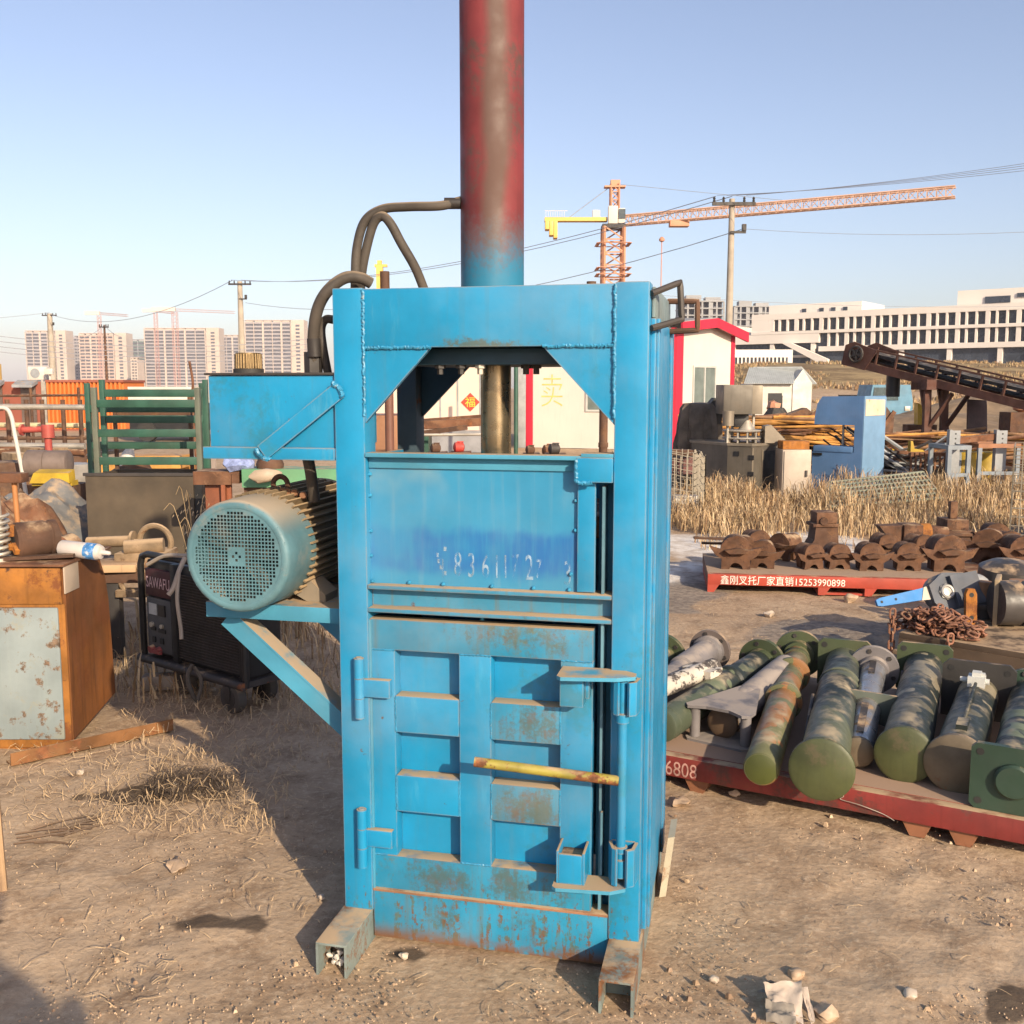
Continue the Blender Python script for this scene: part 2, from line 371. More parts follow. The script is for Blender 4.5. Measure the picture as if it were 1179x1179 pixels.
# ------------------------------------------------------------------ long white building on the hill
wb = M('white_render', (.72, .66, .60), var=.05, vs=.15, rough=.85, bump=0)
wgl = M('window_gap', (.045, .055, .075), var=.25, vs=.4, rough=.25, bump=0)
A, B = V((43.7, 175, 0)), V((76.1, 150, 0)); dr = (B-A).normalized(); ang = math.atan2(dr.y, dr.x); L = (B-A).length
r = thing('white_building', 'long white three storey building with rows of dark windows on the hill', 'building', (A.x, A.y, 0), ang)
L2 = L+24
q = MB(); q.box(-3, L2, .7, 16, 2.0, 13.2); q.build('window', wgl, r, smooth=0)
w = MB()
w.box(-3, L2, 0, 1.0, 13.0, 14.0, 0)            # parapet
w.box(-3, L2, -.15, .69, 10.55, 11.0); w.box(9, L2, 0, .69, 11.0, 11.05); w.box(9, L2, -.1, .69, 7.55, 8.35); w.box(-16, 9, -.1, .69, 9.0, 10.54)
w.box(-3, L2, 1.01, 16, 13.21, 13.6)
w.box(-3, 0.4, 0, .69, 11.0, 12.99)
w.box(-16, L2, -.05, .69, 1.5, 4.6)
w.box(18, L2, -.3, .69, 4.61, 5.1)
i = 0; x = .4
while x < L2:
    w.box(x, x+(.30 if i % 3 else .62), .02, .69, 11.06, 12.99)
    if x > 9: w.box(x+.05, x+(.36 if i % 3 else .66), .04, .69, 8.36, 10.54)
    x += 1.42; i += 1
for k in range(9): w.box(-14+k*7.2, -13.3+k*7.2, .1, .69, 4.61 if k < 5 else 5.11, 8.99 if -14+k*7.2 < 9 else 7.54)
w.box(-14, 8, .2, .69, 6.6, 7.0)
w.prism([(3, 9.0), (4.6, 9.0), (11.0, 6.2), (11.0, 5.4), (10, 5.4)], (0, -1.2, 0), (1, 0, 0), (0, 0, 1), (0, 1.0, 0))
w.build('wall', wb, r, smooth=0)
q = MB(); q.box(-16, -3.01, .75, 12, 4.6, 8.99); q.build('ground_floor_window', wgl, r, smooth=0)
q = MB(); q.box(-1, 15, 2.5, 14, 13.61, 15.6); q.box(30, L2, 1.5, 15, 13.61, 16.3); q.build('roof_storey', wb, r, smooth=0)
q = MB()
for xx in (5, 8, 10, 12): q.box(xx, xx+.7, 2.3, 2.49, 14.2, 14.8)
q.box(34, 37.5, 1.3, 1.49, 14.2, 15.2); q.box(38.4, 40, 1.3, 1.49, 14.9, 15.5); q.build('roof_window', wgl, r, smooth=0)
q = MB(); q.box(42, 46.5, -.5, -.2, 12.4, 14.2); q.box(42, 46.5, -.45, -.16, 4.4, 7.5); q.build('scaffold_screen', M('screen', (.30, .24, .24), var=.2, vs=.4, bump=0), r, smooth=0)
# set back wing and low slatted wing on its left
q = MB(); q.box(-22, -9, .5, 14, 2, 12.6); q.build('side_wing', wb, r, smooth=0)
q = MB(); q.box(-19.5, -11, .3, .49, 9.6, 11.8); q.box(-22.5, -10, .32, .49, 4.6, 8.2); q.build('side_wing_window', wgl, r, smooth=0)
P = at(846, 400, 120); Q = at(912, 406, 120)
r2 = thing('low_wing', 'low white annex with slatted windows below the white building', 'building', (P.x, 120, 0), -.05)
b = MB(); W = Q.x-P.x; b.box(-3, W, 0, 8, 1.0, 6.0); b.build('wall', wb, r2, smooth=0)
b = MB(); b.box(-2, W-.6, -.2, -.05, 3.0, 5.1); b.build('window', wgl, r2, smooth=0)
b = MB(); n = 18
for k in range(n): b.box(-2+k*(W+1.4)/n, -1.84+k*(W+1.4)/n, -.4, -.21, 3.0, 5.1)
b.build('window_slat', wb, r2, smooth=0)

# ------------------------------------------------------------------ tower cranes
c_or = M('crane_orange', (.50, .24, .14), var=.15, vs=.4, rough=.6, bump=0); c_ye = M('crane_yellow', (.66, .42, .10), var=.1, vs=.3, bump=0); c_red = M('crane_red', (.46, .25, .21), var=.1, vs=.3, bump=0)
c_wh = M('crane_white', (.58, .52, .46), var=.06, vs=.4, bump=0)
def lattice(b, p0, p1, w, n, rr, up=(0, 0, 1)):
    p0, p1 = V(p0), V(p1); d = (p1-p0); u = d.cross(V(up))
    if u.length < 1e-4: u = V((1, 0, 0))
    u.normalize(); v = u.cross(d).normalized(); cs = [(u*i+v*j)*w/2 for i, j in ((-1, -1), (1, -1), (1, 1), (-1, 1))]
    for c in cs: b.bar(p0+c, p1+c, rr*2, rr*2, u+v)
    for k in range(n):
        a, e = p0+d*(k/n), p0+d*((k+1)/n)
        for i in range(4):
            b.bar(a+cs[i], a+cs[(i+1) % 4], rr, rr, d); b.bar(a+cs[i], e+cs[(i+1) % 4], rr, rr, d+u)
Y = 100.; T = at(706, 262, Y); r = thing('tower_crane', 'orange tower crane with yellow counterweights and a long jib', 'crane', (T.x, Y, 0), 0)
b = MB(); lattice(b, (0, 0, 0), (0, 0, T.z), 1.9, 14, .13); b.build('mast', c_or, r, smooth=0)
b = MB()
for zz in (T.z-1.6, T.z-3.9, T.z-4.5): b = MB(); [b.bar((-1.5*i, -1.5*j, zz), (1.5*j, -1.5*i, zz), .35, .05) for i, j in ((1, 1), (-1, 1), (-1, -1), (1, -1))]; b.build('platform', c_or, r, smooth=0)
top = at(708, 212, Y); b = MB(); lattice(b, (0.1, 0, T.z+.3), (.1, 0, top.z), .75, 5, .08); b.box(-.9, 1.1, -.5, .5, top.z-.35, top.z-.2); b.box(-.3, .6, -.3, .3, top.z-.15, top.z+.35); b.build('apex', c_or, r, smooth=0)
b = MB(); b.box(-.55, .35, -.9, -.2, T.z+.25, T.z+1.9, .05); b.box(.4, 1.05, -.8, 0, T.z+.3, T.z+1.7, .05); b.build('cab', c_wh, r)
b = MB(); b.box(.45, 1.07, -.86, -.82, T.z+.7, T.z+1.6); b.build('cab_window', glass_dark, r, smooth=0)
b = MB(); b.box(-1.1, 1.1, -1, 1, T.z-.15, T.z+.22); b.build('turntable', dark_steel, r, smooth=0)
cj = at(627, 252, Y); b = MB(); b.box(cj.x-T.x, -.6, -.5, .5, T.z+.55, T.z+.9); b.build('counter_jib', c_ye, r, smooth=0)
b = MB()
for k in range(9): b.box(cj.x-T.x+.1+k*.22, cj.x-T.x+.13+k*.22, -.6, -.57, T.z+.91, T.z+1.5)
b.box(cj.x-T.x, cj.x-T.x+2.2, -.6, -.57, T.z+1.45, T.z+1.5); b.box(-2.0, -1.3, -.3, .3, T.z+.92, T.z+1.6); b.build('railing', c_wh, r, smooth=0)
b = MB()
for k, (xx, dz) in enumerate(((.05, .75), (.45, 1.3), (.85, 1.55))): b.box(cj.x-T.x+xx, cj.x-T.x+xx+.38, -.7, .7, T.z+.5-dz, T.z+.52, .03)
b.build('counterweight', c_ye, r)
J0, J1 = V((.9, -.2, T.z+.6)), V((at(1100, 221, 87).x-T.x, -13, at(1100, 221, 87).z)); b = MB(); lattice(b, J0, J1, .85, 40, .06); b.build('jib', M('jib_hazed_orange', (.58, .37, .27), var=.1, vs=.4, bump=0), r, smooth=0)  # jib paler than the mast: haze painted into its orange
b = MB(); pj = J0.lerp(J1, .19); b.box(pj.x-.9, pj.x+.9, pj.y-.5, pj.y+.5, pj.z-1.0, pj.z-.45, .05); b.build('trolley', c_or, r)
b = MB(); b.tube([(0, 0, top.z), (cj.x-T.x+2.3, 0, T.z+.9)], .035, 5); b.tube([(0.3, 0, top.z), J0.lerp(J1, .55)+V((0, 0, .4))], .02, 5); b.build('tie_rod', grey_paint, r)
def small_crane(px, ytop, ybase, label, Y=620, jl=40, jr=0, mast=c_red, mw=1.8, whole=True):
    T = at(px, ytop, Y); r = thing('tower_crane', label, 'crane', (T.x, Y, 0), 0, 'small far cranes over the towers')
    b = MB(); lattice(b, (0, 0, 0), (0, 0, T.z), mw, 22, .09); b.build('mast', mast, r, smooth=0)
    b = MB(); b.box(-jl*.28, .5, -.8, .8, T.z+.3, T.z+2.4); b.build('counter_jib', c_wh, r, smooth=0)
    b = MB(); lattice(b, (.5, 0, T.z+1), (jr, 25, T.z+1.5), 1.2, 14, .06); b.build('jib', mast, r, smooth=0)
small_crane(114, 363, 400, 'far crane with a white counter jib above the pinkish tower', jl=30, jr=8)
small_crane(179, 360, 390, 'far crane with a white counter jib left above the broad pale tower', jl=28, jr=4)
small_crane(201, 359, 440, 'far red crane standing in front of the broad pale tower', Y=560, jl=44, jr=26, mw=2.6)
P = at(762, 276, 210); r = thing('signal_mast', 'thin far mast with an orange ball right of the orange crane', 'mast', (P.x, 210, 0))
b = MB(); b.cyl((0, 0, 0), (0, 0, P.z), .16, .12, 6); b.build('pole', c_red, r); b = MB(); b.lathe((0, 0, P.z-.5), (0, 0, 1), [(.1, 0), (.55, .25), (.6, .6), (.3, 1.0), (.05, 1.1)], 10); b.build('ball', c_or, r)
P = at(437, 300, 95); r = thing('yellow_mast', 'yellow mast head seen left of the small stud on the press', 'mast', (P.x, 95, 0))
b = MB(); b.box(-.3, .3, -.3, .3, 0, P.z-.6); b.build('pole', c_ye, r, smooth=0); b = MB(); b.box(-.45, .7, -.2, .2, P.z-.59, P.z-.35); b.box(-.2, .2, -.2, .2, P.z-.34, P.z); b.build('head', c_ye, r, smooth=0)

# ------------------------------------------------------------------ utility poles and wires
pole_m = M('pole_concrete', (.36, .31, .25), var=.15, vs=2, streak=.3, rough=.9)
def pole(px, ytop, Y, label, two=True, w=.12, mat=pole_m, arm=1.15):
    P = at(px, ytop, Y); r = thing('utility_pole', label, 'utility pole', (P.x, Y, hill(P.x, Y)), 0, 'utility poles')
    h = P.z-hill(P.x, Y); b = MB(); b.cyl((0, 0, 0), (0, 0, h), w*1.15, w*.72, 12); b.build('pole', mat, r)
    b = MB(); b.box(-arm*.55, arm*.6, -.17, -.09, h-.22, h-.12); b.build('crossarm', dark_steel, r, smooth=0)
    for k in (-.5, -.25, .3, .55):
        q = MB(); q.lathe((k*arm, -.13, h-.12), (0, 0, 1), [(.03, 0), (.045, .04), (.03, .08), (.045, .11), (.02, .16)], 8); q.build('insulator', dark_steel, r)
    if two: b = MB(); b.box(-.05, .42, -.16, -.1, h-1.05, h-.98); b.box(.3, .42, -.2, -.06, h-.98, h-.78); b.build('bracket', dark_steel, r, smooth=0)
    return V((P.x, Y, P.z-.02))
pA = pole(843, 229, 32, 'tall grey concrete utility pole behind the kiosk at right')
pB = pole(276, 324, 60, 'pale utility pole rising behind the brass tank cap', w=.2)
pC = pole(57, 361, 92, 'pale utility pole in front of the furthest left tower', w=.3)
pD = pole(120, 374, 75, 'thin dark utility pole in front of the pinkish tower', two=False, w=.1, mat=rust_brown, arm=.6)
wire_m = M('wire', (.26, .26, .29), var=.1, bump=0)
def wire(a, c, sag, label, rr=.0065):
    a, c = V(a), V(c); b = MB(); b.tube([a.lerp(c, k/16)-V((0, 0, sag*4*(k/16)*(1-k/16))) for k in range(17)], rr, 5)
    tag(b.build('power_line', wire_m), label, 'power line', 'power lines')
for k, nm in enumerate(('topmost', 'second', 'third', 'lowest')):
    wire(pA+V((-.5+.3*k, -.13, .1)), (19, 19, 6.9+.16*k-.02), .3, '%s of the four power lines rising right from the tall pole' % ('lowest', 'third', 'second', 'topmost')[k])
wire(pA+V((.4, -.13, -.9)), (22, 26, 6.4), .5, 'single power line running right from the tall pole bracket')
for k in range(2): wire(pA+V((-.5+.5*k, 0, .1)), pB+V((-.5+.6*k, 0, .1)), .9, ('upper', 'lower')[k]+' power line between the tall pole and the pole behind the tank', .013)
wire(pA+V((.3, 0, -.9)), pB+V((.3, 0, -1.2)), 1.2, 'slack power line hung from the tall pole bracket to the left', .013)
wire(pB+V((-.4, 0, .1)), pC+V((-.4, 0, .1)), 1.5, 'power line between the two pale poles at left', .018)
wire(pC+V((0, 0, .1)), (-62, 70, 7.0), 1.0, 'power line running left out of view from the far pale pole', .018)
for k, yy in enumerate((386, 392, 398, 404)):
    wire(at(-10, yy, 50), at(356, yy+4, 58), .5, ('topmost', 'second', 'third', 'lowest')[k]+' of the four level wires crossing the left towers', .016)
wire(pD+V((0, 0, 0)), at(85, 392, 70), .2, 'wire sloping left from the thin dark pole', .016); wire(pD+V((0, 0, 0)), at(140, 388, 70), .15, 'wire sloping right from the thin dark pole', .016)
wire(at(760, 400, 60)+V((0, 0, 3)), at(1200, 352, 66), .3, 'thin power line crossing above the white building', .012)
# ------------------------------------------------------------------ the baling press
TH = -.2259; PO = V((-.4906, 2.804, 0)); PA = V((math.cos(TH), math.sin(TH), 0)); PB = V((-math.sin(TH), math.cos(TH), 0))
def Lp(px, py, y=0.):                    # pixel -> press coordinates at depth y behind its front face
    d = ray(px, py); c = V((0, 0, CAMZ)); t = (y-(c-PO).dot(PB))/d.dot(PB); P = c+d*t-PO
    return V((P.dot(PA), y, P.z))
BL = (.007, .222, .425); chip = (.28, .30, .30)
def rust_low(g, c):                      # rust and brown grime worn into the lower steel, streaky
    z = g.pos()[2]
    m = g.math('MULTIPLY', g.rng(z, .34, .02), g.rng(g.noise(1, 8, .75, stretch=(55, 55, 9)), .42, .62))
    c = g.mix(g.math('MULTIPLY', g.rng(g.math('MULTIPLY', m, g.rng(g.noise(55, 8, .75), .3, .7)), .28, .40), .92), c, g.mix(g.rng(g.noise(30), .4, .6), (.13, .06, .028), (.06, .13, .12)))
    return g.mix(g.math('MULTIPLY', g.rng(z, .06, .0), g.rng(g.noise(12), .35, .5)), c, (.16, .07, .03))
def grime(g, c):                         # dark oily grime where hands and bales rub: on the rails and the top of the door
    x, y, z = g.pos()[0], g.pos()[1], g.pos()[2]; m = None
    for cx_, cz_, rx_, rz_, k in ((.56, .68, .07, .05, 1.), (.55, .44, .08, .055, 1.1), (.52, .92, .16, .05, .8), (.28, .20, .09, .06, 1.1), (.50, .20, .07, .05, 1.), (.62, .19, .05, .06, .8), (.30, .10, .05, .06, .8), (.55, .09, .06, .05, .8)):
        d = g.math('SQRT', g.math('ADD', g.math('POWER', g.math('ABSOLUTE', g.math('DIVIDE', g.math('SUBTRACT', x, cx_), rx_)), 2.), g.math('POWER', g.math('ABSOLUTE', g.math('DIVIDE', g.math('SUBTRACT', z, cz_), rz_)), 2.)))
        q = g.rng(d, 2.3, .0, 0., k); m = q if m is None else g.math('MAXIMUM', m, q)
    sp = g.math('ADD', g.math('MULTIPLY', g.noise(55, 9, .85), .5), g.math('ADD', g.math('MULTIPLY', g.noise(1, 6, stretch=(40, 40, 7)), .25), g.math('MULTIPLY', g.noise(9, 5), .25)))
    k = g.rng(g.math('ADD', g.math('MULTIPLY', m, .17), sp), .555, .70)
    c = g.mix(g.math('MULTIPLY', k, .8), c, g.mix(g.rng(g.noise(20, 6), .45, .65), (.06, .085, .065), (.105, .062, .03)))
    return rust_low(g, c)
def grime_top(g, c):
    x, z = g.pos()[0], g.pos()[2]
    m = g.math('MULTIPLY', g.rng(g.math('ABSOLUTE', g.math('SUBTRACT', x, .44)), .22, .02), g.rng(g.math('ABSOLUTE', g.math('SUBTRACT', z, 1.712)), .035, .0))
    k = g.rng(g.math('ADD', g.math('MULTIPLY', m, .25), g.math('ADD', g.math('MULTIPLY', g.noise(55, 9, .85), .6), g.math('MULTIPLY', g.noise(9, 5), .4))), .60, .74)
    c = g.mix(g.math('MULTIPLY', k, .8), c, (.085, .095, .05))
    c = g.mix(g.math('MULTIPLY', g.rng(g.noise(1, 5, .7, off=(2, 2, 2), stretch=(16, 16, 3)), .58, .80), .45), c, (.10, .34, .48))
    return rust_low(g, c)
blue = M('blue_press_paint', BL, var=.14, vs=3, col2=(.018, .19, .31), c2=.40, c2s=2.6, rust=.19, rs=38, rustcol=(.07, .05, .04), dust=.7, rough=.42, edge=(.20, .22, .22), bump=.12, wob=3., bs=55, streak=.22, strcol=(.05, .17, .24), extra=grime_top)
blue_dirty = M('dirty_blue_paint', (.014, .205, .355), var=.14, vs=4, col2=(.085, .135, .115), c2=.36, c2s=3.2, rust=.20, rs=17, dust=.8, rough=.5, edge=(.20, .12, .06), bump=.1, wob=2.5, streak=.45, strcol=(.10, .12, .09), extra=grime)
def over(g, c):                          # the darker blue sprayed band on the upper panel
    x, y, z = g.pos()[0], g.pos()[1], g.pos()[2]
    zz = g.math('ADD', z, g.math('MULTIPLY', g.math('SUBTRACT', g.noise(5, 4), .5), .09))
    m = g.math('MULTIPLY', g.rng(zz, 1.075, 1.115), g.rng(zz, 1.225, 1.19))
    c = g.mix(g.math('MULTIPLY', m, g.math('MULTIPLY', g.rng(g.noise(3.5, 3, off=(2, 2, 2)), .30, .55, .25, .78), g.rng(g.noise(1, 5, stretch=(60, 60, 6)), .3, .6, .55, 1.))), c, (.010, .10, .34))
    d = g.math('MULTIPLY', g.rng(g.noise(2.4, 4, off=(5, 1, 1)), .45, .65), g.rng(z, 1.22, 1.36))
    return g.mix(g.math('MULTIPLY', d, .6), c, (.20, .32, .36))
blue_panel = M('sprayed_blue_panel', (.03, .225, .40), var=.1, vs=3, rust=.05, rs=14, dust=.4, rough=.38, bump=.05, streak=.15, strcol=(.2, .3, .33), extra=over)
weld_m = M('weld_bead', (.03, .22, .38), var=.25, vs=40, rough=.45, bump=.3, col2=(.3, .36, .38), c2=.35, c2s=30)
def ramx(g, c):
    x, y, z = g.pos()[0], g.pos()[1], g.pos()[2]
    c = g.mix(g.math('MULTIPLY', g.rng(g.math('ADD', x, g.math('MULTIPLY', g.math('SUBTRACT', g.noise(1.6, 3), .5), .12)), .37, .40), g.rng(g.math('ADD', x, g.math('MULTIPLY', g.math('SUBTRACT', g.noise(1.3, 3, off=(4, 4, 4)), .5), .10)), .455, .425)), c, (.095, .05, .038))
    zz = g.math('ADD', z, g.math('ADD', g.math('MULTIPLY', g.math('SUBTRACT', g.noise(4, 3), .5), .12), g.math('MULTIPLY', g.math('SUBTRACT', g.noise(70, 7, .8), .5), .22)))
    c = g.mix(g.math('MULTIPLY', g.rng(zz, 2.10, 2.0), .7), c, (.085, .085, .095))
    return g.mix(g.rng(zz, 2.03, 1.90), c, (.012, .15, .26))
ram_m = M('maroon_ram_paint', (.155, .024, .026), var=.3, vs=3, col2=(.085, .042, .036), c2=.5, c2s=3.5, rust=.10, rs=9, rustcol=(.26, .17, .11), rough=.62, bump=.10, bs=45, streak=.35, extra=ramx)
chrome = M('oily_rod_steel', (.34, .27, .17), var=.2, vs=4, rough=.28, metal=.85, bump=.03, streak=.25)
hose_m = M('dusty_hose', (.055, .045, .036), var=.3, vs=8, dust=.85, dustcol=(.24, .18, .12), rough=.75, bump=.12)
teal = M('teal_motor_paint', (.08, .18, .215), var=.24, vs=5, col2=(.135, .19, .20), c2=.5, c2s=4, rust=.05, rs=20, dust=.9, dustcol=(.33, .27, .20), rough=.5, bump=.08, edge=(.25, .27, .25))
motor_m = M('dusty_motor_casting', (.20, .145, .085), var=.35, vs=6, dust=1.0, dustcol=(.42, .29, .16), rough=.8, bump=.15)
brass = M('tarnished_brass', (.20, .14, .07), var=.3, vs=14, rust=.3, rs=25, rustcol=(.08, .05, .02), rough=.4, metal=.7, dust=.3)
yellow_h = M('yellow_handle', (.235, .20, .03), var=.35, vs=9, rust=.48, rs=26, dust=.5, rough=.5)
dust_top = M('dusty_ledge_paint', (.05, .25, .38), var=.2, dust=.75, rough=.7, rust=.1)
foot_m = M('worn_foot_steel', (.16, .20, .19), var=.25, vs=7, col2=(.17, .07, .025), c2=.5, c2s=6, rust=.25, rs=14, dust=.5, rough=.7, bump=.2)

pr = thing('baling_press', 'tall blue hydraulic baling press with a maroon ram cylinder, side motor and panelled door', 'baling press', PO, TH)
W, H, D = .862, 1.868, .60
def part(b, name, mat=None, par=None, **k): return b.build(name, mat or blue, par or pr, **k)
for x0, x1 in ((0, .0875), (.7755, W)):
    b = MB(); b.box(x0, x1, 0, .085, .085, H, .004); part(b, 'front_post')
    b = MB(); x0, x1 = (0, .066) if x0 == 0 else (.7955, W)
    b.box(x0, x1, D-.085, D, .02, H-.002, .004); part(b, 'rear_post', M('dark_rusty_post', (.03, .055, .075), var=.3, rust=.35, dust=.4, rough=.7) if 'dark_rusty_post' not in bpy.data.materials else bpy.data.materials['dark_rusty_post'])  # rear posts: dark blue base with rust and dust over it
b = MB(); b.box(.088, .775, .004, .03, 1.707, H-.003, .003); b.box(.088, .775, .03, D-.03, H-.018, H-.006); fb = part(b, 'top_beam')
b = MB(); b.box(.0665, .795, D-.03, D-.004, 1.707, H-.006, .003); part(b, 'rear_beam')
def bead(pts, par, r=.004, n=None):
    P = crom(pts, n or 40); P = [p+V((random.uniform(-.002, .002), random.uniform(-.0012, .0), random.uniform(-.002, .002))) for p in P]
    b = MB(); b.tube(P, lambda t: r*(.75+.5*abs(math.sin(t*len(P)*1.3))), 6); return b.build('weld_seam', weld_m, par)
bead([(.0885, .0005, 1.52), (.0885, .0005, 1.7), (.089, .0005, H-.005)], fb); bead([(.7745, .0005, 1.52), (.7745, .0005, 1.7), (.774, .0005, H-.005)], fb)
for s in (0, 1):
    for y0 in (.006, D-.028):
        b = MB(); xx = (.088, .278) if s == 0 else (.775, .585)
        if y0 > .1: xx = (.0665, .268) if s == 0 else (.795, .585)
        b.prism([(xx[0], 1.7065), (xx[1], 1.7065), (xx[0], 1.503)], (0, y0, 0), (1, 0, 0), (0, 0, 1), (0, .014, 0)); gs = part(b, 'gusset', blue if y0 < .1 else bpy.data.materials.get('painted_shade_blue') or M('painted_shade_blue', (.010, .045, .075), var=.3, rough=.55, rust=.1), smooth=0)  # rear gussets: same blue paint, with the shade put into a darker colour
        if y0 < .1: bead([(xx[0], .002, 1.7066), ((xx[0]+xx[1])/2, .002, 1.7076), (xx[1], .002, 1.7066)], gs, .0042, 24)
b = MB(); b.box(.15, .64, .08, .46, 1.662, 1.706, .004); b.box(.089, .774, .0305, D-.031, 1.7075, 1.72); fl = part(b, 'flange_plate', bpy.data.materials['painted_shade_blue'])  # flange plate shares the shade-darkened blue of the rear gussets
for px in (508, 532, 554, 603, 615):
    q = Lp(px, 420, .11); b = MB(); b.lathe((q.x, .10+.04*(px % 2), 1.664), (0, 0, -1), [(.015, 0), (.015, .012), (.009, .0121), (.009, .028)], 6); b.build('bolt', pale_steel if px == 554 else dark_steel, fl, smooth=30)
cx, cy = Lp(567, 328, .25).x, .25
b = MB(); b.lathe((cx, cy, H-.02), (0, 0, 1), [(.098, 0), (.098, .012), (.0905, .014), (.0905, 1.3), (.0905, 1.301), (.103, 1.302), (.103, 1.36), (.085, 1.365)], 48); ram = part(b, 'ram_cylinder', ram_m)
b = MB(); b.cyl((cx-.085, cy-.03, 2.118), (cx-.13, cy-.04, 2.118), .016, n=10); part(b, 'hose_port', dark_steel)
rp = Lp(571, 470, .25); b = MB(); b.cyl((rp.x, .25, 1.25), (rp.x, .25, 1.665), .0445, n=36); part(b, 'piston_rod', chrome)
b = MB(); b.box(.11, .74, .1, .56, 1.19, 1.25); part(b, 'ram_platen', rusty)
b = MB(); s1 = Lp(443, 318, .12); b.cyl((s1.x, .12, H-.01), (s1.x, .12, H+.055), .0135, n=12); b.cyl((s1.x, .12, H-.006), (s1.x, .12, H+.006), .022, n=12); part(b, 'top_stud', rust_brown)
b = MB(); s1 = Lp(681, 322, .12); b.cyl((s1.x, .12, H-.01), (s1.x, .12, H+.014), .013, n=12); part(b, 'top_stud', rust_brown)
# chamber
b = MB(); b.box(.01, .022, .086, D-.086, .12, 1.40); b.box(.0665, .795, D-.05, D-.035, .06, 1.30); part(b, 'chamber_wall', blue, smooth=0)
b = MB(); b.box(.862, .876, .045, D+.004, .10, H-.09, .003); b.box(.876, .884, D-.07, D+.004, .10, H-.09, .002); b.box(.876, .884, .06, .10, .10, H-.09, .002); part(b, 'side_panel')
b = MB(); b.box(.864, .8725, .05, D-.02, H-.088, H-.01, .002); part(b, 'side_cap_plate', M('worn_primer', (.16, .22, .23), var=.2, vs=8, rust=.2, dust=.4))
b = MB(); b.box(.076, .677, .032, .040, 1.05, 1.409); up = part(b, 'upper_panel', blue_panel, smooth=0)
b = MB(); b.box(.0885, .69, -.004, .05, 1.4095, 1.4215, .002); b.box(.0885, .677, .024, .0318, 1.378, 1.409, .001); part(b, 'panel_lip', dust_top)
b = MB()
for zz, x in ((1.36, .09), (1.30, .0895), (1.20, .09), (1.13, .0895), (1.10, .66), (1.30, .672), (1.22, .672)): b.lathe((x, .026, zz), (0, -1, 0), [(.006, -.004), (.0055, .001), (.003, .004)], 7)
for k in range(6): b.lathe((.1+k*.11+random.uniform(-.02, .02), .026, 1.057), (0, -1, 0), [(.006, -.004), (.0055, .001), (.003, .004)], 7)
b.build('tack_weld', weld_m, up)
faded = M('faded_white_numbers', (.34, .48, .60), var=.3, vs=20, col2=(.10, .26, .48), c2=.4, c2s=22, rough=.6, bump=0)
_t = faded.node_tree; _g = G(_t); _p = _t.nodes['Principled BSDF']; _g.put(_p.inputs['Alpha'], _g.math('MULTIPLY', _g.rng(_g.noise(1, 6, .7, stretch=(60, 60, 22)), .38, .60), .62)); tx = Lp(510, 655, .032)
for ch, px, py, sz in (('1', 514, 653, .062), ('8', 528, 651, .078), ('3', 544, 652, .078), ('6', 560, 653, .076), ('1', 576, 653, .074), ('1', 586, 653, .074), ('7', 594, 652, .074), ('2', 610, 655, .08), ('7', 622, 653, .06), ('3', 655, 661, .076)):
    q = Lp(px, py, .032); text('lettering', ch, sz*1.25, faded, (q.x-.012, .0318, q.z-.03), (1, 0, 0), (0, 0, 1), up, sx=.50)
for k in range(5): b = MB(); q = Lp(508+random.uniform(-5, 5), 632+k*7, .031); b.box(q.x-.004, q.x+.004, .0312, .0316, q.z-.006, q.z+.006); b.build('paint_fleck', faded, up, smooth=0)
b = MB(); b.box(.678, .7745, -.006, .07, 1.352, 1.4175, .003); br = part(b, 'guide_bracket'); bead([(.678, -.007, 1.352), (.6775, -.007, 1.41)], br, .005, 14); bead([(.680, -.007, 1.351), (.72, -.007, 1.3505)], br, .005, 10)
b = MB(); b.box(.690, .7745, -.004, .06, 1.4178, 1.428, .001); b.build('loose_sheet', dust_top, br)
b = MB(); b.box(.678, .727, .018, .03, 1.054, 1.351, .002); part(b, 'side_stile')
b = MB(); b.box(.727, .7753, .085, .095, .1, 1.40); part(b, 'slot_back', M('slot_blue', (.03, .20, .32), var=.25, dust=.4, rough=.6), smooth=0)
pale_guide = M('pale_guide', (.08, .19, .25), var=.3, dust=.5, rust=.2, rough=.6)
for z0, z1 in ((.16, .973), (1.0525, 1.34)): b = MB(); b.box(.745, .752, .014, .08, z0, z1); part(b, 'guide_channel', pale_guide, smooth=0)
b = MB(); b.box(.0885, .7745, -.002, .07, 1.0395, 1.0515, .002); b.box(.0885, .7745, -.002, .07, .974, .986, .002); b.box(.0885, .7745, .036, .046, .986, 1.0395); part(b, 'cross_beam', blue_dirty)
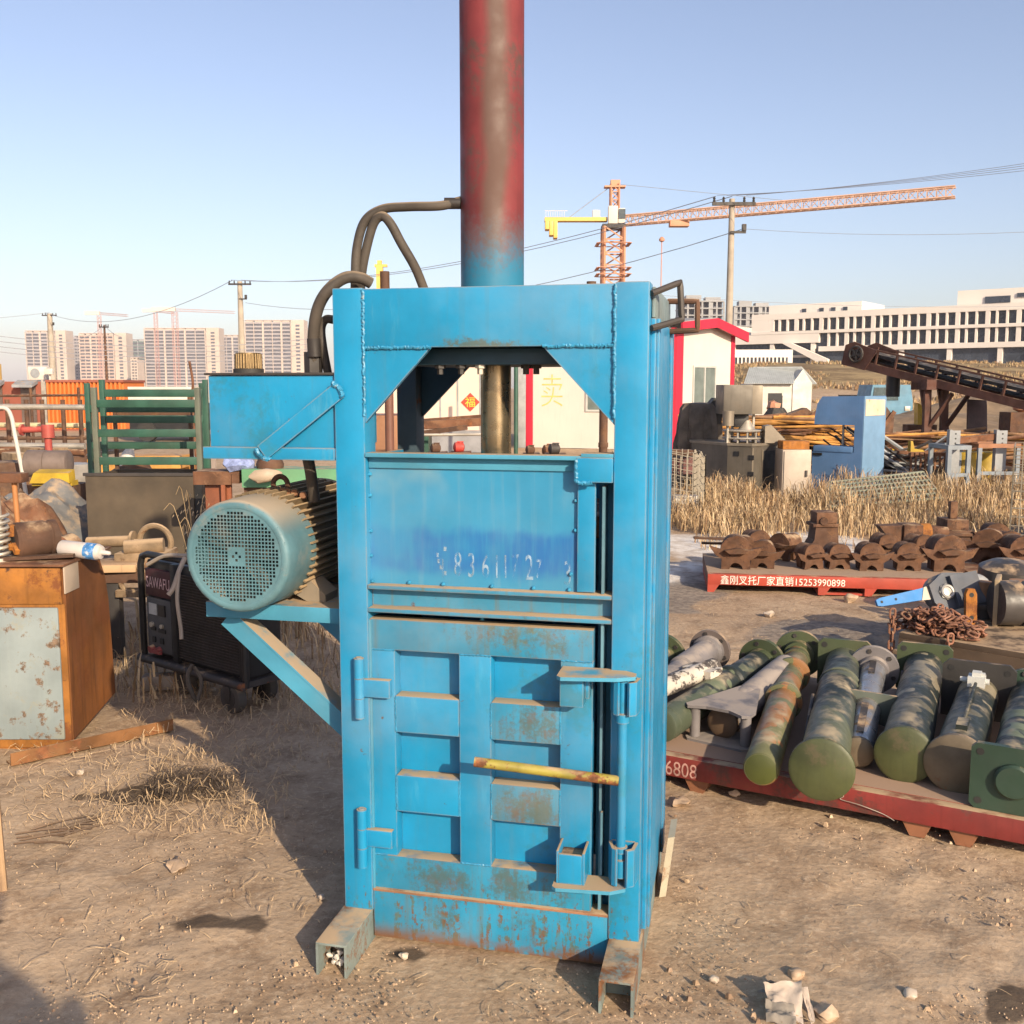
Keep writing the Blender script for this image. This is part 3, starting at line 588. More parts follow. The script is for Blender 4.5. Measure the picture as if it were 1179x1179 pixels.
# door
b = MB(); b.box(.086, .722, .062, .070, .152, .948); dr_ = part(b, 'door', blue, smooth=0)
b = MB(); fy0, fy1, bv = .012, .0618, .0022
b.box(.083, .725, fy0, fy1, .864, .952, bv); b.build('door_rail', blue_dirty, dr_)
b = MB(); b.box(.083, .725, fy0, fy1, .150, .254, bv); b.build('door_rail', blue_dirty, dr_)
for z0, z1 in ((.626, .733), (.391, .499)):
    for x0, x1 in ((.162, .3485), (.4415, .636)):
        b = MB(); b.box(x0, x1, fy0-.001, fy1, z0, z1, bv); b.build('door_rail', blue_dirty if x0 > .4 else blue, dr_)
for x0, x1 in ((.083, .1605), (.349, .441), (.6365, .725)):
    b = MB(); b.box(x0, x1, fy0, fy1, .2545, .8635, bv); b.build('door_stile', blue, dr_)
b = MB()
def wl(x0, z0, x1, z1):
    n = max(4, int(math.hypot(x1-x0, z1-z0)/.004)); P = [V((x0+(x1-x0)*k/n, fy0, z0+(z1-z0)*k/n))+V((random.uniform(-.001, .001), 0, random.uniform(-.001, .001))) for k in range(n+1)]
    b = MB(); b.tube(P, lambda t: .0028*(.6+.6*abs(math.sin(t*n*1.1))), 5); b.build('weld_seam', weld_m, dr_)
for x0, x1 in ((.084, .16), (.35, .44), (.637, .724)): wl(x0, .864, x1, .864)
for x in (.1615, .3487, .4413, .636):
    for z0, z1 in ((.628, .73), (.393, .497)):
        if random.random() < .75: wl(x, z0, x, z1)
wl(.35, .2543, .44, .2543); wl(.084, .2543, .13, .2543)
for zc in (.7555, .3105):
    b = MB()
    for k in (-1, 0, 1): b.cyl((.063, -.014, zc+k*.0583-.0285), (.063, -.014, zc+k*.0583+.0285), .0145, n=18)
    b.cyl((.063, -.014, zc-.09), (.063, -.014, zc+.09), .009, n=12); hg = b.build('hinge', blue, dr_)
    b = MB(); b.box(.075, .153, -.012, .0105, zc-.026, zc+.026, .003); b.build('hinge_strap', blue, dr_)
b = MB(); b.box(.066, .076, -.006, .011, .735, .78); b.box(.088, .0935, .004, .011, .15, .95); b.build('door_edge', dust_top, dr_, smooth=0)
# latch
b = MB(); b.prism([(.643, -.085), (.655, -.098), (.80, -.075), (.846, -.052), (.846, -.02), (.80, .011), (.643, .011)], (0, 0, .840), (1, 0, 0), (0, 1, 0), (0, 0, .010)); part(b, 'latch_plate', dust_top, smooth=0)
b = MB(); b.box(.645, .709, -.052, .0115, .756, .8395, .003); b.box(.710, .722, -.03, .005, .775, .83, .002); part(b, 'latch_block')
b = MB(); b.prism([(.634, -.088), (.645, -.098), (.79, -.085), (.828, -.06), (.828, -.004), (.634, -.004)], (0, 0, .258), (1, 0, 0), (0, 1, 0), (0, 0, .010)); part(b, 'latch_plate', dust_top, smooth=0)
b = MB(); b.box(.642, .648, -.07, .011, .2685, .36, .001); b.box(.6485, .712, -.07, -.062, .2685, .352, .001); b.box(.7125, .7195, -.07, .011, .2685, .358, .001); part(b, 'latch_pocket', [blue][0])
b = MB(); b.box(.6487, .712, -.0615, .011, .2688, .335); part(b, 'pocket_rust', rust_brown, smooth=0)
def cclamp(z0, z1):
    b = MB(); b.prism([(.776, -.012), (.790, -.055), (.802, -.062), (.806, -.056), (.796, -.048), (.784, -.008)], (0, 0, z0), (1, 0, 0), (0, 1, 0), (0, 0, z1-z0))
    b.prism([(.826, -.058), (.832, -.064), (.850, -.052), (.856, -.006), (.847, -.006), (.842, -.046)], (0, 0, z0), (1, 0, 0), (0, 1, 0), (0, 0, z1-z0))
    b.box(.7835, .847, -.0055, -.0005, z0, z1); part(b, 'latch_clamp', blue, smooth=20)
cclamp(.745, .835); cclamp(.272, .376)
b = MB(); b.cyl((.812, -.036, .30), (.812, -.036, .832), .0125, n=16); b.cyl((.812, -.036, .29), (.812, -.036, .34), .017, n=14); b.cyl((.812, -.036, .72), (.812, -.036, .745), .018, n=14); b.cyl((.812, -.036, .36), (.812, -.036, .375), .018, n=14); lr = part(b, 'lock_rod')
t0 = Lp(546, 877, -.10); t1 = Lp(712, 899, -.042); b = MB(); b.cyl(t1, t0, .0135, n=16); b.build('handle', yellow_h, lr)
b = MB(); b.box(.752, .757, -.004, .008, .27, .45); part(b, 'flat_strip', bpy.data.materials['pale_guide'], smooth=0)
b = MB(); b.box(.088, .775, .005, .03, .004, .146, .002); sl = part(b, 'sill_plate', blue_dirty)
b = MB(); b.box(.0885, .7745, .0, .06, .1465, .1535, .001); b.build('sill_ledge', M('rusty_ledge', (.26, .13, .07), var=.3, vs=7, dust=.6, rough=.85), sl)
for x0 in (-.006, .778):
    b = MB(); t = .007; x1 = x0+.090
    b.box(x0, x1, -.197, D+.1, .0785, .0855, .001); b.box(x0, x0+t, -.197, D+.1, -.01, .0784); b.box(x1-t, x1, -.197, D+.1, -.01, .0784); b.box(x0+t+.0005, x1-t-.0005, -.10, -.09, -.01, .078); part(b, 'foot', foot_m)
b = MB(); b.obox((.905, .50, .10), (.010, .006, 0), (0, .07, .0), (.012, 0, .10)); part(b, 'corner_plate', M('chipped_cream', (.42, .37, .27), var=.2, rust=.25), smooth=0)
# lifting loops
for y, y2, c4 in ((.01, .09, ((750, 338), (783, 325), (785, 368), (750, 378))), (D-.08, D-.1, ((769, 347), (803, 347), (803, 380), (769, 382)))):
    P = [Lp(*c4[0], y), Lp(*c4[1], y2), Lp(*c4[2], y2), Lp(*c4[3], y)]
    Q = [P[0], P[0].lerp(P[1], .85), P[1], P[1].lerp(P[2], .12), P[1].lerp(P[2], .88), P[2], P[2].lerp(P[3], .15), P[3]]
    b = MB(); b.tube(Q, .0085, 8); part(b, 'lifting_loop', rust_brown if y > .1 else dark_steel)
# tank
b = MB(); b.box(-.388, -.004, .012, .34, 1.43, 1.634, .004); tk = part(b, 'oil_tank')
b = MB(); b.box(-.403, -.0015, -.004, .006, 1.398, 1.432, .0015); b.box(-.403, -.0015, .0062, .045, 1.3985, 1.404); b.build('support_angle', blue, tk)
b = MB(); b.bar((-.215, -.009, 1.418), (.018, -.009, 1.592), .008, .047, (0, .0, 1)); 
st_ = b.build('strap', blue, tk, smooth=0); bead([(-.235, -.012, 1.43), (-.215, -.013, 1.405), (-.19, -.012, 1.398)], tk, .006, 10); bead([(.0, -.012, 1.61), (.02, -.013, 1.60), (.03, -.012, 1.575)], tk, .007, 10)
b = MB(); b.box(-.396, .0, .004, .35, 1.6345, 1.641, .001); b.build('tank_lid', dark_steel, tk)
q = Lp(286, 418, .12); b = MB(); n = 28; prof = []
b.cyl((q.x, .12, 1.641), (q.x, .12, 1.654), .044, n=24); b.build('cap_seat', black_rubber, tk)
b = MB(); b.cyl((q.x, .12, 1.654), (q.x, .12, 1.700), .037, .036, n=24)
for k in range(26): a = 2*math.pi*k/26; b.cyl((q.x+.037*math.cos(a), .12+.037*math.sin(a), 1.655), (q.x+.036*math.cos(a), .12+.036*math.sin(a), 1.697), .0032, n=6)
b.build('filler_cap', brass, tk)
# hoses
def hose(pts, r, name='hose', sm=8):
    b = MB(); b.tube(pts, r, 12, sm); return part(b, name, hose_m)
hose([(cx-.03, cy-.03, 2.135), Lp(528, 232, .22), Lp(506, 237, .2), Lp(470, 238, .19), Lp(440, 241, .18), Lp(420, 255, .17), Lp(411, 285, .16), Lp(409, 320, .16), Lp(409, 345, .2), Lp(410, 400, .3)], .0135)
hose([Lp(489, 335, .22), Lp(478, 308, .2), Lp(462, 280, .18), Lp(450, 258, .17), Lp(440, 249, .17), Lp(430, 258, .17), Lp(421, 290, .17), Lp(416, 320, .18), Lp(415, 350, .22)], .0135)
hose([Lp(427, 326, .12), Lp(415, 320, .10), Lp(397, 320, .07), Lp(378, 334, .05), Lp(366, 355, .05), Lp(361, 385, .06), Lp(361, 428, .08)], .0165)
hose([Lp(384, 368, .08), Lp(375, 368, .08), Lp(370, 378, .08), Lp(372, 400, .08), Lp(378, 432, .1)], .012)
hose([Lp(353, 522, .15), Lp(357, 540, .15), Lp(362, 575, .2)], .017)
b = MB(); q = Lp(361, 428, .08); b.cyl((q.x, .08, 1.642), (q.x, .08, 1.70), .026, n=6); q = Lp(361, 398, .06); b.cyl((q.x, .065, q.z-.03), (q.x, .062, q.z+.02), .0195, n=14); part(b, 'hose_fitting', dark_steel)
# motor, axis along y
mx, mz = Lp(272, 641, -.04).x, Lp(272, 641, -.04).z; RM = .162
mzb = .963-mz; mo = bpy.data.objects.new('motor', None); COL.objects.link(mo); mo.parent = pr; mo.location = (mx, -.04, mz)
b = MB(); b.lathe((0, 0, 0), (0, 1, 0), [(.139, -.0005), (.146, -.002), (RM-.008, 0), (RM-.002, .006), (RM, .014), (RM+.004, .175), (RM+.002, .183), (RM-.004, .181), (RM-.006, .02)], 64, cap=False); b.build('fan_cover', teal, mo)
b = MB(); pit = .0104; hw = .0035
for i in range(-15, 16):
    for j in range(-15, 16):
        x, z = i*pit, j*pit; rr = math.hypot(x, z)
        if rr > .152: continue
        h = pit/2
        c0 = [(x-h, .001, z-h), (x+h, .001, z-h), (x+h, .001, z+h), (x-h, .001, z+h)]
        solid = rr > .127 or (max(abs(i), abs(j)) <= 2 and (abs(i)+abs(j)) not in (1,)) 
        if solid: b.add(c0, [(0, 1, 2, 3)])
        else:
            c1 = [(x-hw, .001, z-hw), (x+hw, .001, z-hw), (x+hw, .001, z+hw), (x-hw, .001, z+hw)]
            b.add(c0+c1, [(0, 1, 5, 4), (1, 2, 6, 5), (2, 3, 7, 6), (3, 0, 4, 7)])
b.build('fan_grille', teal, mo, smooth=0, fix=False)
b = MB()
for k in range(7):
    a = 2*math.pi*k/7; b.obox((.075*math.cos(a), .05, .075*math.sin(a)), (.06*math.cos(a), 0, .06*math.sin(a)), (-.012*math.sin(a), .02, .012*math.cos(a)), (-.0015*math.sin(a), -.001, .0015*math.cos(a)))
b.cyl((0, .03, 0), (0, .08, 0), .03); b.cyl((0, .105, 0), (0, .115, 0), .15, n=40); b.build('fan', M('fan_dusty_dark', (.05, .045, .038), var=.3, dust=.3, rough=.8), mo)
b = MB(); Rb = .148; b.cyl((0, .12, 0), (0, .62, 0), Rb, n=48)
for k in range(44):
    a = 2*math.pi*k/44; c, s_ = math.cos(a), math.sin(a)
    if s_ < -.80: continue
    b.obox((c*(Rb+.012), .36, s_*(Rb+.012)), (c*.014, 0, s_*.014), (0, .22, 0), (-s_*.0026, 0, c*.0026))
b.lathe((0, .575, 0), (0, 1, 0), [(.17, 0), (.172, .03), (.12, .06), (.05, .065)], 40); b.build('motor_body', motor_m, mo)
b = MB(); ez = Lp(323, 562, .24).z-mz+.006; ex = Lp(323, 562, .24).x-mx
b.torus((ex, .28, ez+.006), (0, 1, .0), .024, .0085, 20, 8); b.cyl((ex, .28, ez-.05), (ex, .28, ez-.018), .014, n=10); b.build('lifting_eye', rust_brown, mo)
b = MB()
for px, py in ((331, 567), (339, 568), (349, 571), (325, 566)):
    q = Lp(px, py, .20); b.lathe((q.x-mx, .24, q.z-mz+.002), (.3, -1, .2), [(.010, -.03), (.012, 0), (.010, .006)], 10)
b.build('terminal_bolt', rusty, mo)
b = MB(); b.box(-.13, .13, .48, .54, mzb, mzb+.04); b.build('motor_foot', motor_m, mo, smooth=0)
b = MB(); b.box(-.13, .0595, .2, .26, mzb, mzb+.04); b.prism([(.06, mzb+.037), (.13, mzb), (.19, mzb), (.19, mzb+.022), (.15, mzb+.057), (.12, mzb+.10)], (0, .18, 0), (1, 0, 0), (0, 0, 1), (0, .09, 0)); b.build('motor_foot', M('dusty_foot', (.2, .17, .13), dust=1., rust=.3, rough=.85), mo)
b = MB(); b.box(-.453, -.0015, .066, .072, .918, .963, .001); b.box(-.453, -.0015, .0722, .62, .9555, .9625); b.box(-.453, -.0015, .614, .62, .918, .955); part(b, 'motor_shelf', dust_top)
bead([(-.004, .063, .922), (-.003, .063, .965)], pr, .006, 12)
for y in (.085, .54):
    b = MB(); p0, p1 = V((-.398, y, .912)), V((-.010, y, .585)); 
    b.bar(p0+V((0, .002, -.0)), p1+V((0, .002, 0)), .005, .052, (0, 0, 1)); u = (p1-p0).normalized(); nrm = V((-u.z, 0, u.x)); nrm = nrm if nrm.z > 0 else -nrm
    b.obox((p0+p1)/2+nrm*.029+V((0, .03, 0)), u*((p1-p0).length/2-.012), V((0, .033, 0)), nrm*.003); part(b, 'brace', dust_top if y < .3 else blue, smooth=0)
# ------------------------------------------------------------------ left yard, near: cabinet and what stands on it
palepaint = M('peeling_pale_blue', (.215, .258, .265), var=.14, vs=4, col2=(.24, .25, .215), c2=.45, c2s=6, rust=.40, rs=16, rustcol=(.13, .085, .055), dust=.2, rough=.55, bump=.1, streak=.2, strcol=(.28, .33, .3))
orange_cab = M('orange_rust_cabinet', (.28, .11, .018), var=.4, vs=4, col2=(.16, .05, .012), c2=.5, c2s=6, rust=.36, rs=12, rustcol=(.07, .03, .015), streak=.5, rough=.8, bump=.15, bs=40)
orange_side = M('orange_brown_side', (.165, .058, .013), var=.35, vs=2.5, col2=(.14, .045, .012), c2=.5, c2s=3, rust=.12, rs=18, streak=.7, rough=.75, bump=.15)
cab = thing('rusty_cabinet', 'rusty orange steel cabinet with a peeling pale blue front panel at the left edge', 'cabinet', (-1.965, 4.37, 0))
b = MB(); b.prism([(0, .03), (.49, .10), (.46, .576), (.43, .70), (.36, .822), (.0, .822)], (-1.05, 0, 0), (0, 1, 0), (0, 0, 1), (1.05, 0, 0)); b.build('body', orange_side, cab, smooth=0)
b = MB(); b.box(-1.04, -.012, -.018, -.001, .655, .815, .004); b.build('front_strip', orange_cab, cab)
b = MB(); b.box(-1.04, -.004, -.010, -.0005, .0, .654, .002); b.build('front_frame', orange_cab, cab)
b = MB(); b.box(-1.0, -.03, -.022, -.0105, .04, .64, .008); b.build('door', palepaint, cab)
b = MB(); b.box(-.0005, .006, -.015, .13, .70, .825, .002); b.build('corner_plate', M('pale_plate', (.42, .33, .25), var=.15, rust=.2, rough=.7), cab)
b = MB(); b.box(-1.06, .01, -.03, .37, .8225, .834, .002); b.build('lid', rusty, cab)
b = MB(); b.box(-.95, -.12, .0, .4, -.02, .03); b.build('plinth', rust_orange, cab, smooth=0)
# chuck with jaws
c0 = at(27, 627, 4.52); zt = .834; r = thing('lathe_chuck', 'rusty round three jaw chuck lying on the cabinet top', 'machine part', (c0.x, 4.50, zt))
ax = V((.72, .69, 0)).normalized(); rad = .083; b = MB(); b.lathe(V((-.02, -.03, rad)), ax, [(rad-.01, 0), (rad, .012), (rad, .13), (rad-.006, .14), (rad-.006, .15), (rad, .155), (rad, .18)], 32); b.build('body', rust_brown, r)
u_, w_ = perp(ax)
for k in range(3):
    a = 2.1*k+.6; dd = u_*math.cos(a)+w_*math.sin(a); sd_ = ax.cross(dd); b = MB(); b.obox(V((-.02, -.03, rad))+dd*.05-ax*.004, dd*.026, sd_*.013, ax*.012); b.obox(V((-.02, -.03, rad))+dd*.036-ax*.022, dd*.011, sd_*.010, ax*.008); b.build('jaw', rust_orange, r, smooth=0)
b = MB(); q = V((-.02, -.03, rad)); b.lathe(q, ax, [(.03, -.002), (.03, -.0025), (.022, -.003)], 20); b.build('bore', black_rubber, r)
# rusty stool-like stand, tube legs
s0 = at(10, 600, 4.7); r = thing('rusty_stand', 'rusty stand with one pale and one copper leg behind the chuck', 'stand', (s0.x-.1, 4.72, zt))
b = MB(); b.box(-.12, .185, -.05, .03, .325, .37, .006); b.box(.05, .08, -.055, -.03, .33, .42); b.build('top_bar', rusty, r)
for x, mt, nm in ((.055, pale_steel, 0), (.14, M('copper_rust', (.36, .15, .05), var=.3, rust=.3, rough=.6), 1)):
    b = MB(); b.cyl((x, -.01, -.0), (x-.008, -.01, .326), .0125, n=12); b.build('leg', mt, r)
# paint tube
t0, t1 = at(72, 612, 4.55), at(118, 622, 4.55); r = thing('sealant_tube', 'white sealant tube with a blue label lying behind the chuck', 'tube', (t0.x, 4.53, zt))
a = (V((t1.x-t0.x, -.04, -.012))); Lt = .215; b = MB(); b.lathe((0, 0, .043), a, [(.034, 0), (.037, .004), (.037, Lt-.03), (.030, Lt-.012), (.012, Lt-.008), (.009, Lt+.03), (.006, Lt+.034)], 24); b.build('tube_body', M('white_plastic', (.54, .49, .45), var=.08, rough=.45, dust=.15, bump=.02), r)
b = MB(); b.lathe(V((0, 0, .043)), a, [(.0376, Lt-.085), (.0376, Lt-.03)], 24, cap=False); b.build('label', M('blue_label', (.06, .22, .5), var=.3, vs=40, col2=(.6, .62, .65), c2=.5, c2s=45, bump=0), r)
# pale spring at the frame edge
s0 = at(3, 640, 4.45); r = thing('coil_spring', 'pale coil spring standing at the left edge on the cabinet', 'spring', (s0.x-.01, 4.44, zt))
b = MB(); b.tube([(.045*math.cos(t*.5), .045*math.sin(t*.5), .01+t*.0022) for t in range(0, 90)], .008, 6); b.build('coil', pale_steel, r); b = MB(); b.cyl((0, 0, 0), (0, 0, .015), .05, n=20); b.build('base', pale_steel, r)
# flat steel plates lying on the lid
b = MB(); b.box(-.16, .16, -.05, .05, 0, .012); b.box(-.02, .2, .0, .09, .0125, .022); tag(b.build('flat_plate', rusty, loc=(-2.08, 4.60, zt+.0005), rotz=.1, smooth=0), 'rusty flat steel plate lying on the cabinet lid under the tube', 'steel plate')
b = MB(); b.bar((-.20, 0, 0), (.16, .05, .012), .05, .014); tag(b.build('flat_bar', rust_brown, loc=(-2.12, 4.42, zt+.009), smooth=0), 'dark rusty flat bar lying along the cabinet front edge', 'steel bar')
# angle iron on the ground
p0, p1 = gd(10, 880), gd(196, 838); r = thing('angle_iron', 'long rusty angle iron lying on the ground beside the cabinet', 'angle iron', (0, 0, 0)); b = MB(); b.bar(p0+V((0, 0, .005)), p1+V((0, 0, .005)), .07, .008); dd = (p1-p0).normalized(); nn = dd.cross(V((0, 0, 1)))
b.bar(p0+nn*.034+V((0, 0, .03)), p1+nn*.034+V((0, 0, .025)), .006, .055); b.build('bar', M('angle_rust', (.17, .075, .025), var=.4, vs=4, rust=.4, dust=.5), r, smooth=0)
# board at the left edge
q = gd(4, 1024); r = thing('wooden_board', 'narrow weathered board standing upright at the left edge', 'board', (q.x-.02, q.y, 0), .35)
b = MB(); b.prism([(-.045, -.02), (.03, -.02), (.015, .70), (-.06, .705)], (0, -.012, 0), (1, 0, 0), (0, 0, 1), (0, .024, 0)); b.build('plank', wood, r, smooth=0)

# ------------------------------------------------------------------ engine welder on wheels
e0, e1 = V((-1.995, 5.35, 0)), V((-1.30, 4.80, 0)); dd = (e1-e0); LW = dd.length; ew = thing('engine_welder', 'black wheeled engine welder with a control panel and mesh side behind the motor', 'welder', e0, math.atan2(dd.y, dd.x))
b = MB(); b.box(.02, LW-.02, .02, .24, .17, .69, .02); b.build('body', black_paint, ew)
b = MB(); b.box(.045, .28, -.004, .0195, .50, .645, .004); b.build('name_panel', M('maroon_panel', (.055, .012, .016), var=.2, rough=.5), ew)
text('lettering', 'SAWAFU', .085, M('faded_pink_letters', (.62, .42, .42), var=.25, vs=30, bump=0), (.055, -.0045, .545), (1, 0, 0), (0, 0, 1), ew, width=.215)
b = MB(); b.box(.05, .27, -.004, .0195, .20, .49, .003); cp_ = b.build('control_panel', M('dim_grey_panel', (.06, .062, .066), var=.25, dust=.3, rust=.1), ew)
b = MB(); b.box(.075, .145, -.009, -.0045, .40, .46); b.build('meter', M('meter_face', (.42, .44, .44), var=.15, rough=.3), cp_, smooth=0)
b = MB(); 
for q in ((.165, .225, .40, .46), (.09, .13, .315, .335), (.16, .22, .31, .33), (.10, .125, .25, .28), (.17, .20, .25, .28)): b = MB(); b.box(q[0], q[1], -.012, -.0045, q[2], q[3]); b.build('switch', black_paint, cp_, smooth=0)
b = MB(); b.cyl((.10, -.004, .345), (.10, -.018, .345), .014); b.cyl((.19, -.004, .345), (.19, -.016, .345), .012); b.build('knob', pale_steel, cp_)
b = MB(); b.cyl((.10, -.005, .185+.03), (.10, -.03, .21), .02); b.cyl((.16, -.005, .215), (.16, -.03, .21), .018); b.box(.09, .19, -.028, -.012, .195, .21); b.build('terminal_cover', M('faded_red_plastic', (.22, .05, .05), var=.2, dust=.4), cp_)
b = MB(); nx_, nz_ = 46, 30
for i in range(nx_+1): x = .33+i*(LW-.37)/nx_; b.bar((x, .004, .20), (x, .004, .64), .004, .004)
for j in range(nz_+1): z = .20+j*.44/nz_; b.bar((.33, .0005, z), (LW-.04, .0005, z), .004, .004)
b.build('mesh_guard', dark_steel, ew, smooth=0)
b = MB(); b.box(.285, .325, -.01, .019, .16, .69, .004); b.box(LW-.038, LW-.005, -.008, .019, .16, .68, .004); b.build('side_post', black_paint, ew)
b = MB(); b.tube([(.0, .0, .14), (.0, .0, .66), (.02, .0, .705), (.07, 0, .72), (LW-.06, 0, .72), (LW-.01, 0, .70), (LW, 0, .66), (LW, 0, .14)], .018, 10); b.build('frame_tube', black_paint, ew)
b = MB(); b.tube([(-.01, -.02, .15), (LW+.01, -.02, .15)], .022, 10); b.box(0, LW, .0, .25, .135, .165); b.build('chassis', dark_steel, ew)
for x, y in ((.30, .05), (LW-.09, -.01), (.2, .22), (LW-.14, .22)):
    b = MB(); b.lathe((x, y-.028, .078), (0, 1, 0), [(.05, 0), (.074, .004), (.079, .012), (.079, .044), (.074, .052), (.05, .056)], 28); wl_ = b.build('wheel', M('dusty_tyre', (.06, .052, .045), dust=.6, rough=.85) if x == .30 else bpy.data.materials['dusty_tyre'], ew)
    b = MB(); b.lathe((x, y-.0305, .078), (0, 1, 0), [(.012, -.004), (.046, 0), (.046, .062), (.012, .066)], 20); b.build('hub', dark_steel, wl_)
    b = MB(); b.box(x-.02, x+.02, y-.04, y-.036, .07, .14); b.box(x-.02, x+.02, y+.036, y+.04, .07, .14); b.build('wheel_fork', dark_steel, wl_, smooth=0)
cable_m = M('pale_dirty_strap', (.36, .30, .24), var=.2, dust=.2, rough=.85)
r = thing('tie_strap', 'pale dirty strap hanging down over the welder control panel', 'strap')
b = MB(); b.tube([at(170, 650, 5.24), at(190, 640, 5.16), at(215, 640, 5.02), at(235, 637, 4.95)], .011, 7, 6); b.tube([at(213, 642, 5.0), at(206, 658, 4.96), at(200, 676, 4.93), at(194, 685, 4.92)], .012, 7, 6); b.tube([at(206, 656, 4.95), at(204, 690, 4.92), at(208, 722, 4.9), at(209, 736, 4.88)], .010, 7, 6); b.build('strap', cable_m, r)
r = thing('cable', 'dark cable drooping from the welder chassis', 'cable'); b = MB(); b.tube([at(222, 765, 4.9), at(216, 780, 4.88), at(222, 800, 4.86), at(228, 808, 4.86)], .012, 7, 6); b.tube([at(224, 768, 4.88), at(232, 785, 4.86), at(228, 806, 4.84)], .010, 7, 6); b.build('loop', bpy.data.materials['dusty_hose'], r)
q = gd(172, 798); b = MB(); b.box(-.09, .09, -.05, .05, 0, .08, .012); b.jitter(.012, 9); tag(b.build('stone_block', M('grey_stone', (.22, .18, .15), var=.25, bump=.3), loc=(q.x+.03, q.y+.1, -.005), rotz=.2), 'grey stone block lying in front of the welder', 'stone block')

# ------------------------------------------------------------------ bench behind the cabinet with castings
q = gd(136, 757); r = thing('steel_bench', 'dark steel bench loaded with dusty castings behind the cabinet', 'bench', (q.x, q.y, 0))
b = MB(); b.box(-1.3, .34, -.05, .55, .46, .53, .005); b.build('top', rust_brown, r)
for x, y in ((-.0, .0), (.30, .48), (-1.2, 0), (-1.2, .48)): b = MB(); b.box(x-.035, x+.035, y-.035, y+.035, -.01, .4595, .004); b.build('leg', dark_steel, r)
bz = .53; bx, by = q.x, q.y; tan_m = M('dusty_cast_iron', (.21, .145, .085), var=.4, vs=7, col2=(.11, .06, .03), c2=.45, c2s=8, rust=.3, dust=.9, rough=.85, bump=.2)
r = thing('pump_housing', 'dusty cast pump housing with a half round flange on the bench', 'machine part', (bx, by+.1, bz))
b = MB(); b.box(-.02, .28, -.05, .22, 0, .09, .015); b.build('body', tan_m, r); b = MB(); b.cyl((.04, -.02, .12), (.26, .02, .13), .045, n=16); b.build('barrel', tan_m, r)
b = MB(); b.torus((.16, .16, .13), (.1, 1, .1), .10, .018, 28, 8); b.build('flange_ring', tan_m, r)
r = thing('half_ring_casting', 'tan casting with an open ring leaning on the bench front', 'machine part', (bx+.03, by-.03, bz)); b = MB(); b.torus((.10, -.02, -.05), (0.2, 1, 0), .085, .015, 24, 8); b.box(.0, .22, -.04, .05, -.15, -.11); b.build('ring', tan_m, r)
r = thing('threaded_roller', 'tan roller with a flange pin lying across the bench castings', 'machine part', (bx-.1, by+.22, bz)); b = MB(); b.cyl((-.14, 0, .13), (.12, 0, .14), .034, n=16); b.cyl((.13, 0, .14), (.145, 0, .14), .062, n=20); b.cyl((.145, 0, .14), (.2, 0, .14), .012, n=8); b.build('roller', tan_m, r)
r = thing('gear_wheel', 'dull grey ring gear lying behind the sealant tube', 'gear', (bx-.32, by-.1, bz)); b = MB(); b.lathe((0, 0, .11), (.5, -.8, .25), [(.11, 0), (.11, .05), (.085, .051), (.07, .03), (.03, .03)], 28); b.build('rim', rusty, r); b = MB(); b.cyl((-.02, .06, .09), (.05, .2, .12), .09, n=20); b.build('hub', rust_brown, r)
b = MB(); b.box(-.2, .2, -.1, .1, 0, .045, .005); tag(b.build('wooden_block', wood, loc=(bx-.05, by-.0, bz), rotz=.1), 'short pale wood block under the castings on the bench', 'wood block')

# ------------------------------------------------------------------ left yard, middle distance
box_m = M('dark_olive_plate', (.075, .056, .036), var=.25, vs=2, dust=.3, rough=.6, bump=.05)
P = at(98, 548, 8.5); Q = at(222, 548, 8.5); r = thing('olive_bin', 'large plain dark olive steel bin behind the bench', 'steel bin', (P.x, 8.5, 0)); W_ = Q.x-P.x
b = MB(); b.box(0, W_, 0, .02, 0, P.z); b.box(0, W_, .7, .72, 0, P.z); b.box(0, .02, .0205, .6995, 0, P.z); b.box(W_-.02, W_, .0205, .6995, 0, P.z); b.build('wall', box_m, r, smooth=0)
b = MB(); b.box(-.015, W_+.015, -.012, .02, P.z, P.z+.025); b.build('rim', dark_steel, r, smooth=0)
b = MB(); b.box(W_+.001, W_+.07, .02, .6, 0, P.z-.05); b.build('end_plate', black_paint, r, smooth=0)
def rack(px0, px1, ytop, Y, rails, label, mat=green_paint, tw=.045, post=None):
    P, Q = at(px0, ytop, Y), at(px1, ytop, Y); r = thing('rack_frame', label, 'steel frame', (P.x, Y, 0), 0, 'green steel frames stacked behind the bin'); w = Q.x-P.x
    for x in (0, w): b = MB(); b.box(x-tw/2, x+tw/2, -tw/2, tw/2, 0, P.z, .004); b.build('post', post or mat, r)
    for y in rails: z = at(px0, y, Y).z; b = MB(); b.box(tw/2, w-tw/2, -tw*.4, tw*.4, z-.04, z+.03, .006); b.build('rail', mat, r)
    return r
rack(108, 227, 446, 9.0, (464, 498, 530), 'nearest green frame with three broad rails behind the bin', post=M('worn_olive_post', (.10, .11, .08), var=.2, dust=.4))
rack(117, 236, 437, 9.35, (452, 482), 'second green frame with taller posts behind the nearest one')
rack(100, 232, 441, 9.7, (470, 512), 'third green frame standing at the back of the stack')
rack(131, 218, 452, 10.1, (452, 476), 'dark brown frame with thin rails behind the green ones', rust_brown, .035)
for k, px in enumerate((147, 173, 199)):
    pass
q = at(141, 523, 11); b = MB(); b.lathe((0, 0, 0), (.3, .1, 1), [(.07, 0), (.075, .03), (.07, .2), (.05, .25), (.04, .28)], 18); tag(b.build('white_jug', white_paint, loc=(q.x, 11, q.z-.2)), 'white plastic jug seen between the green rails', 'jug')
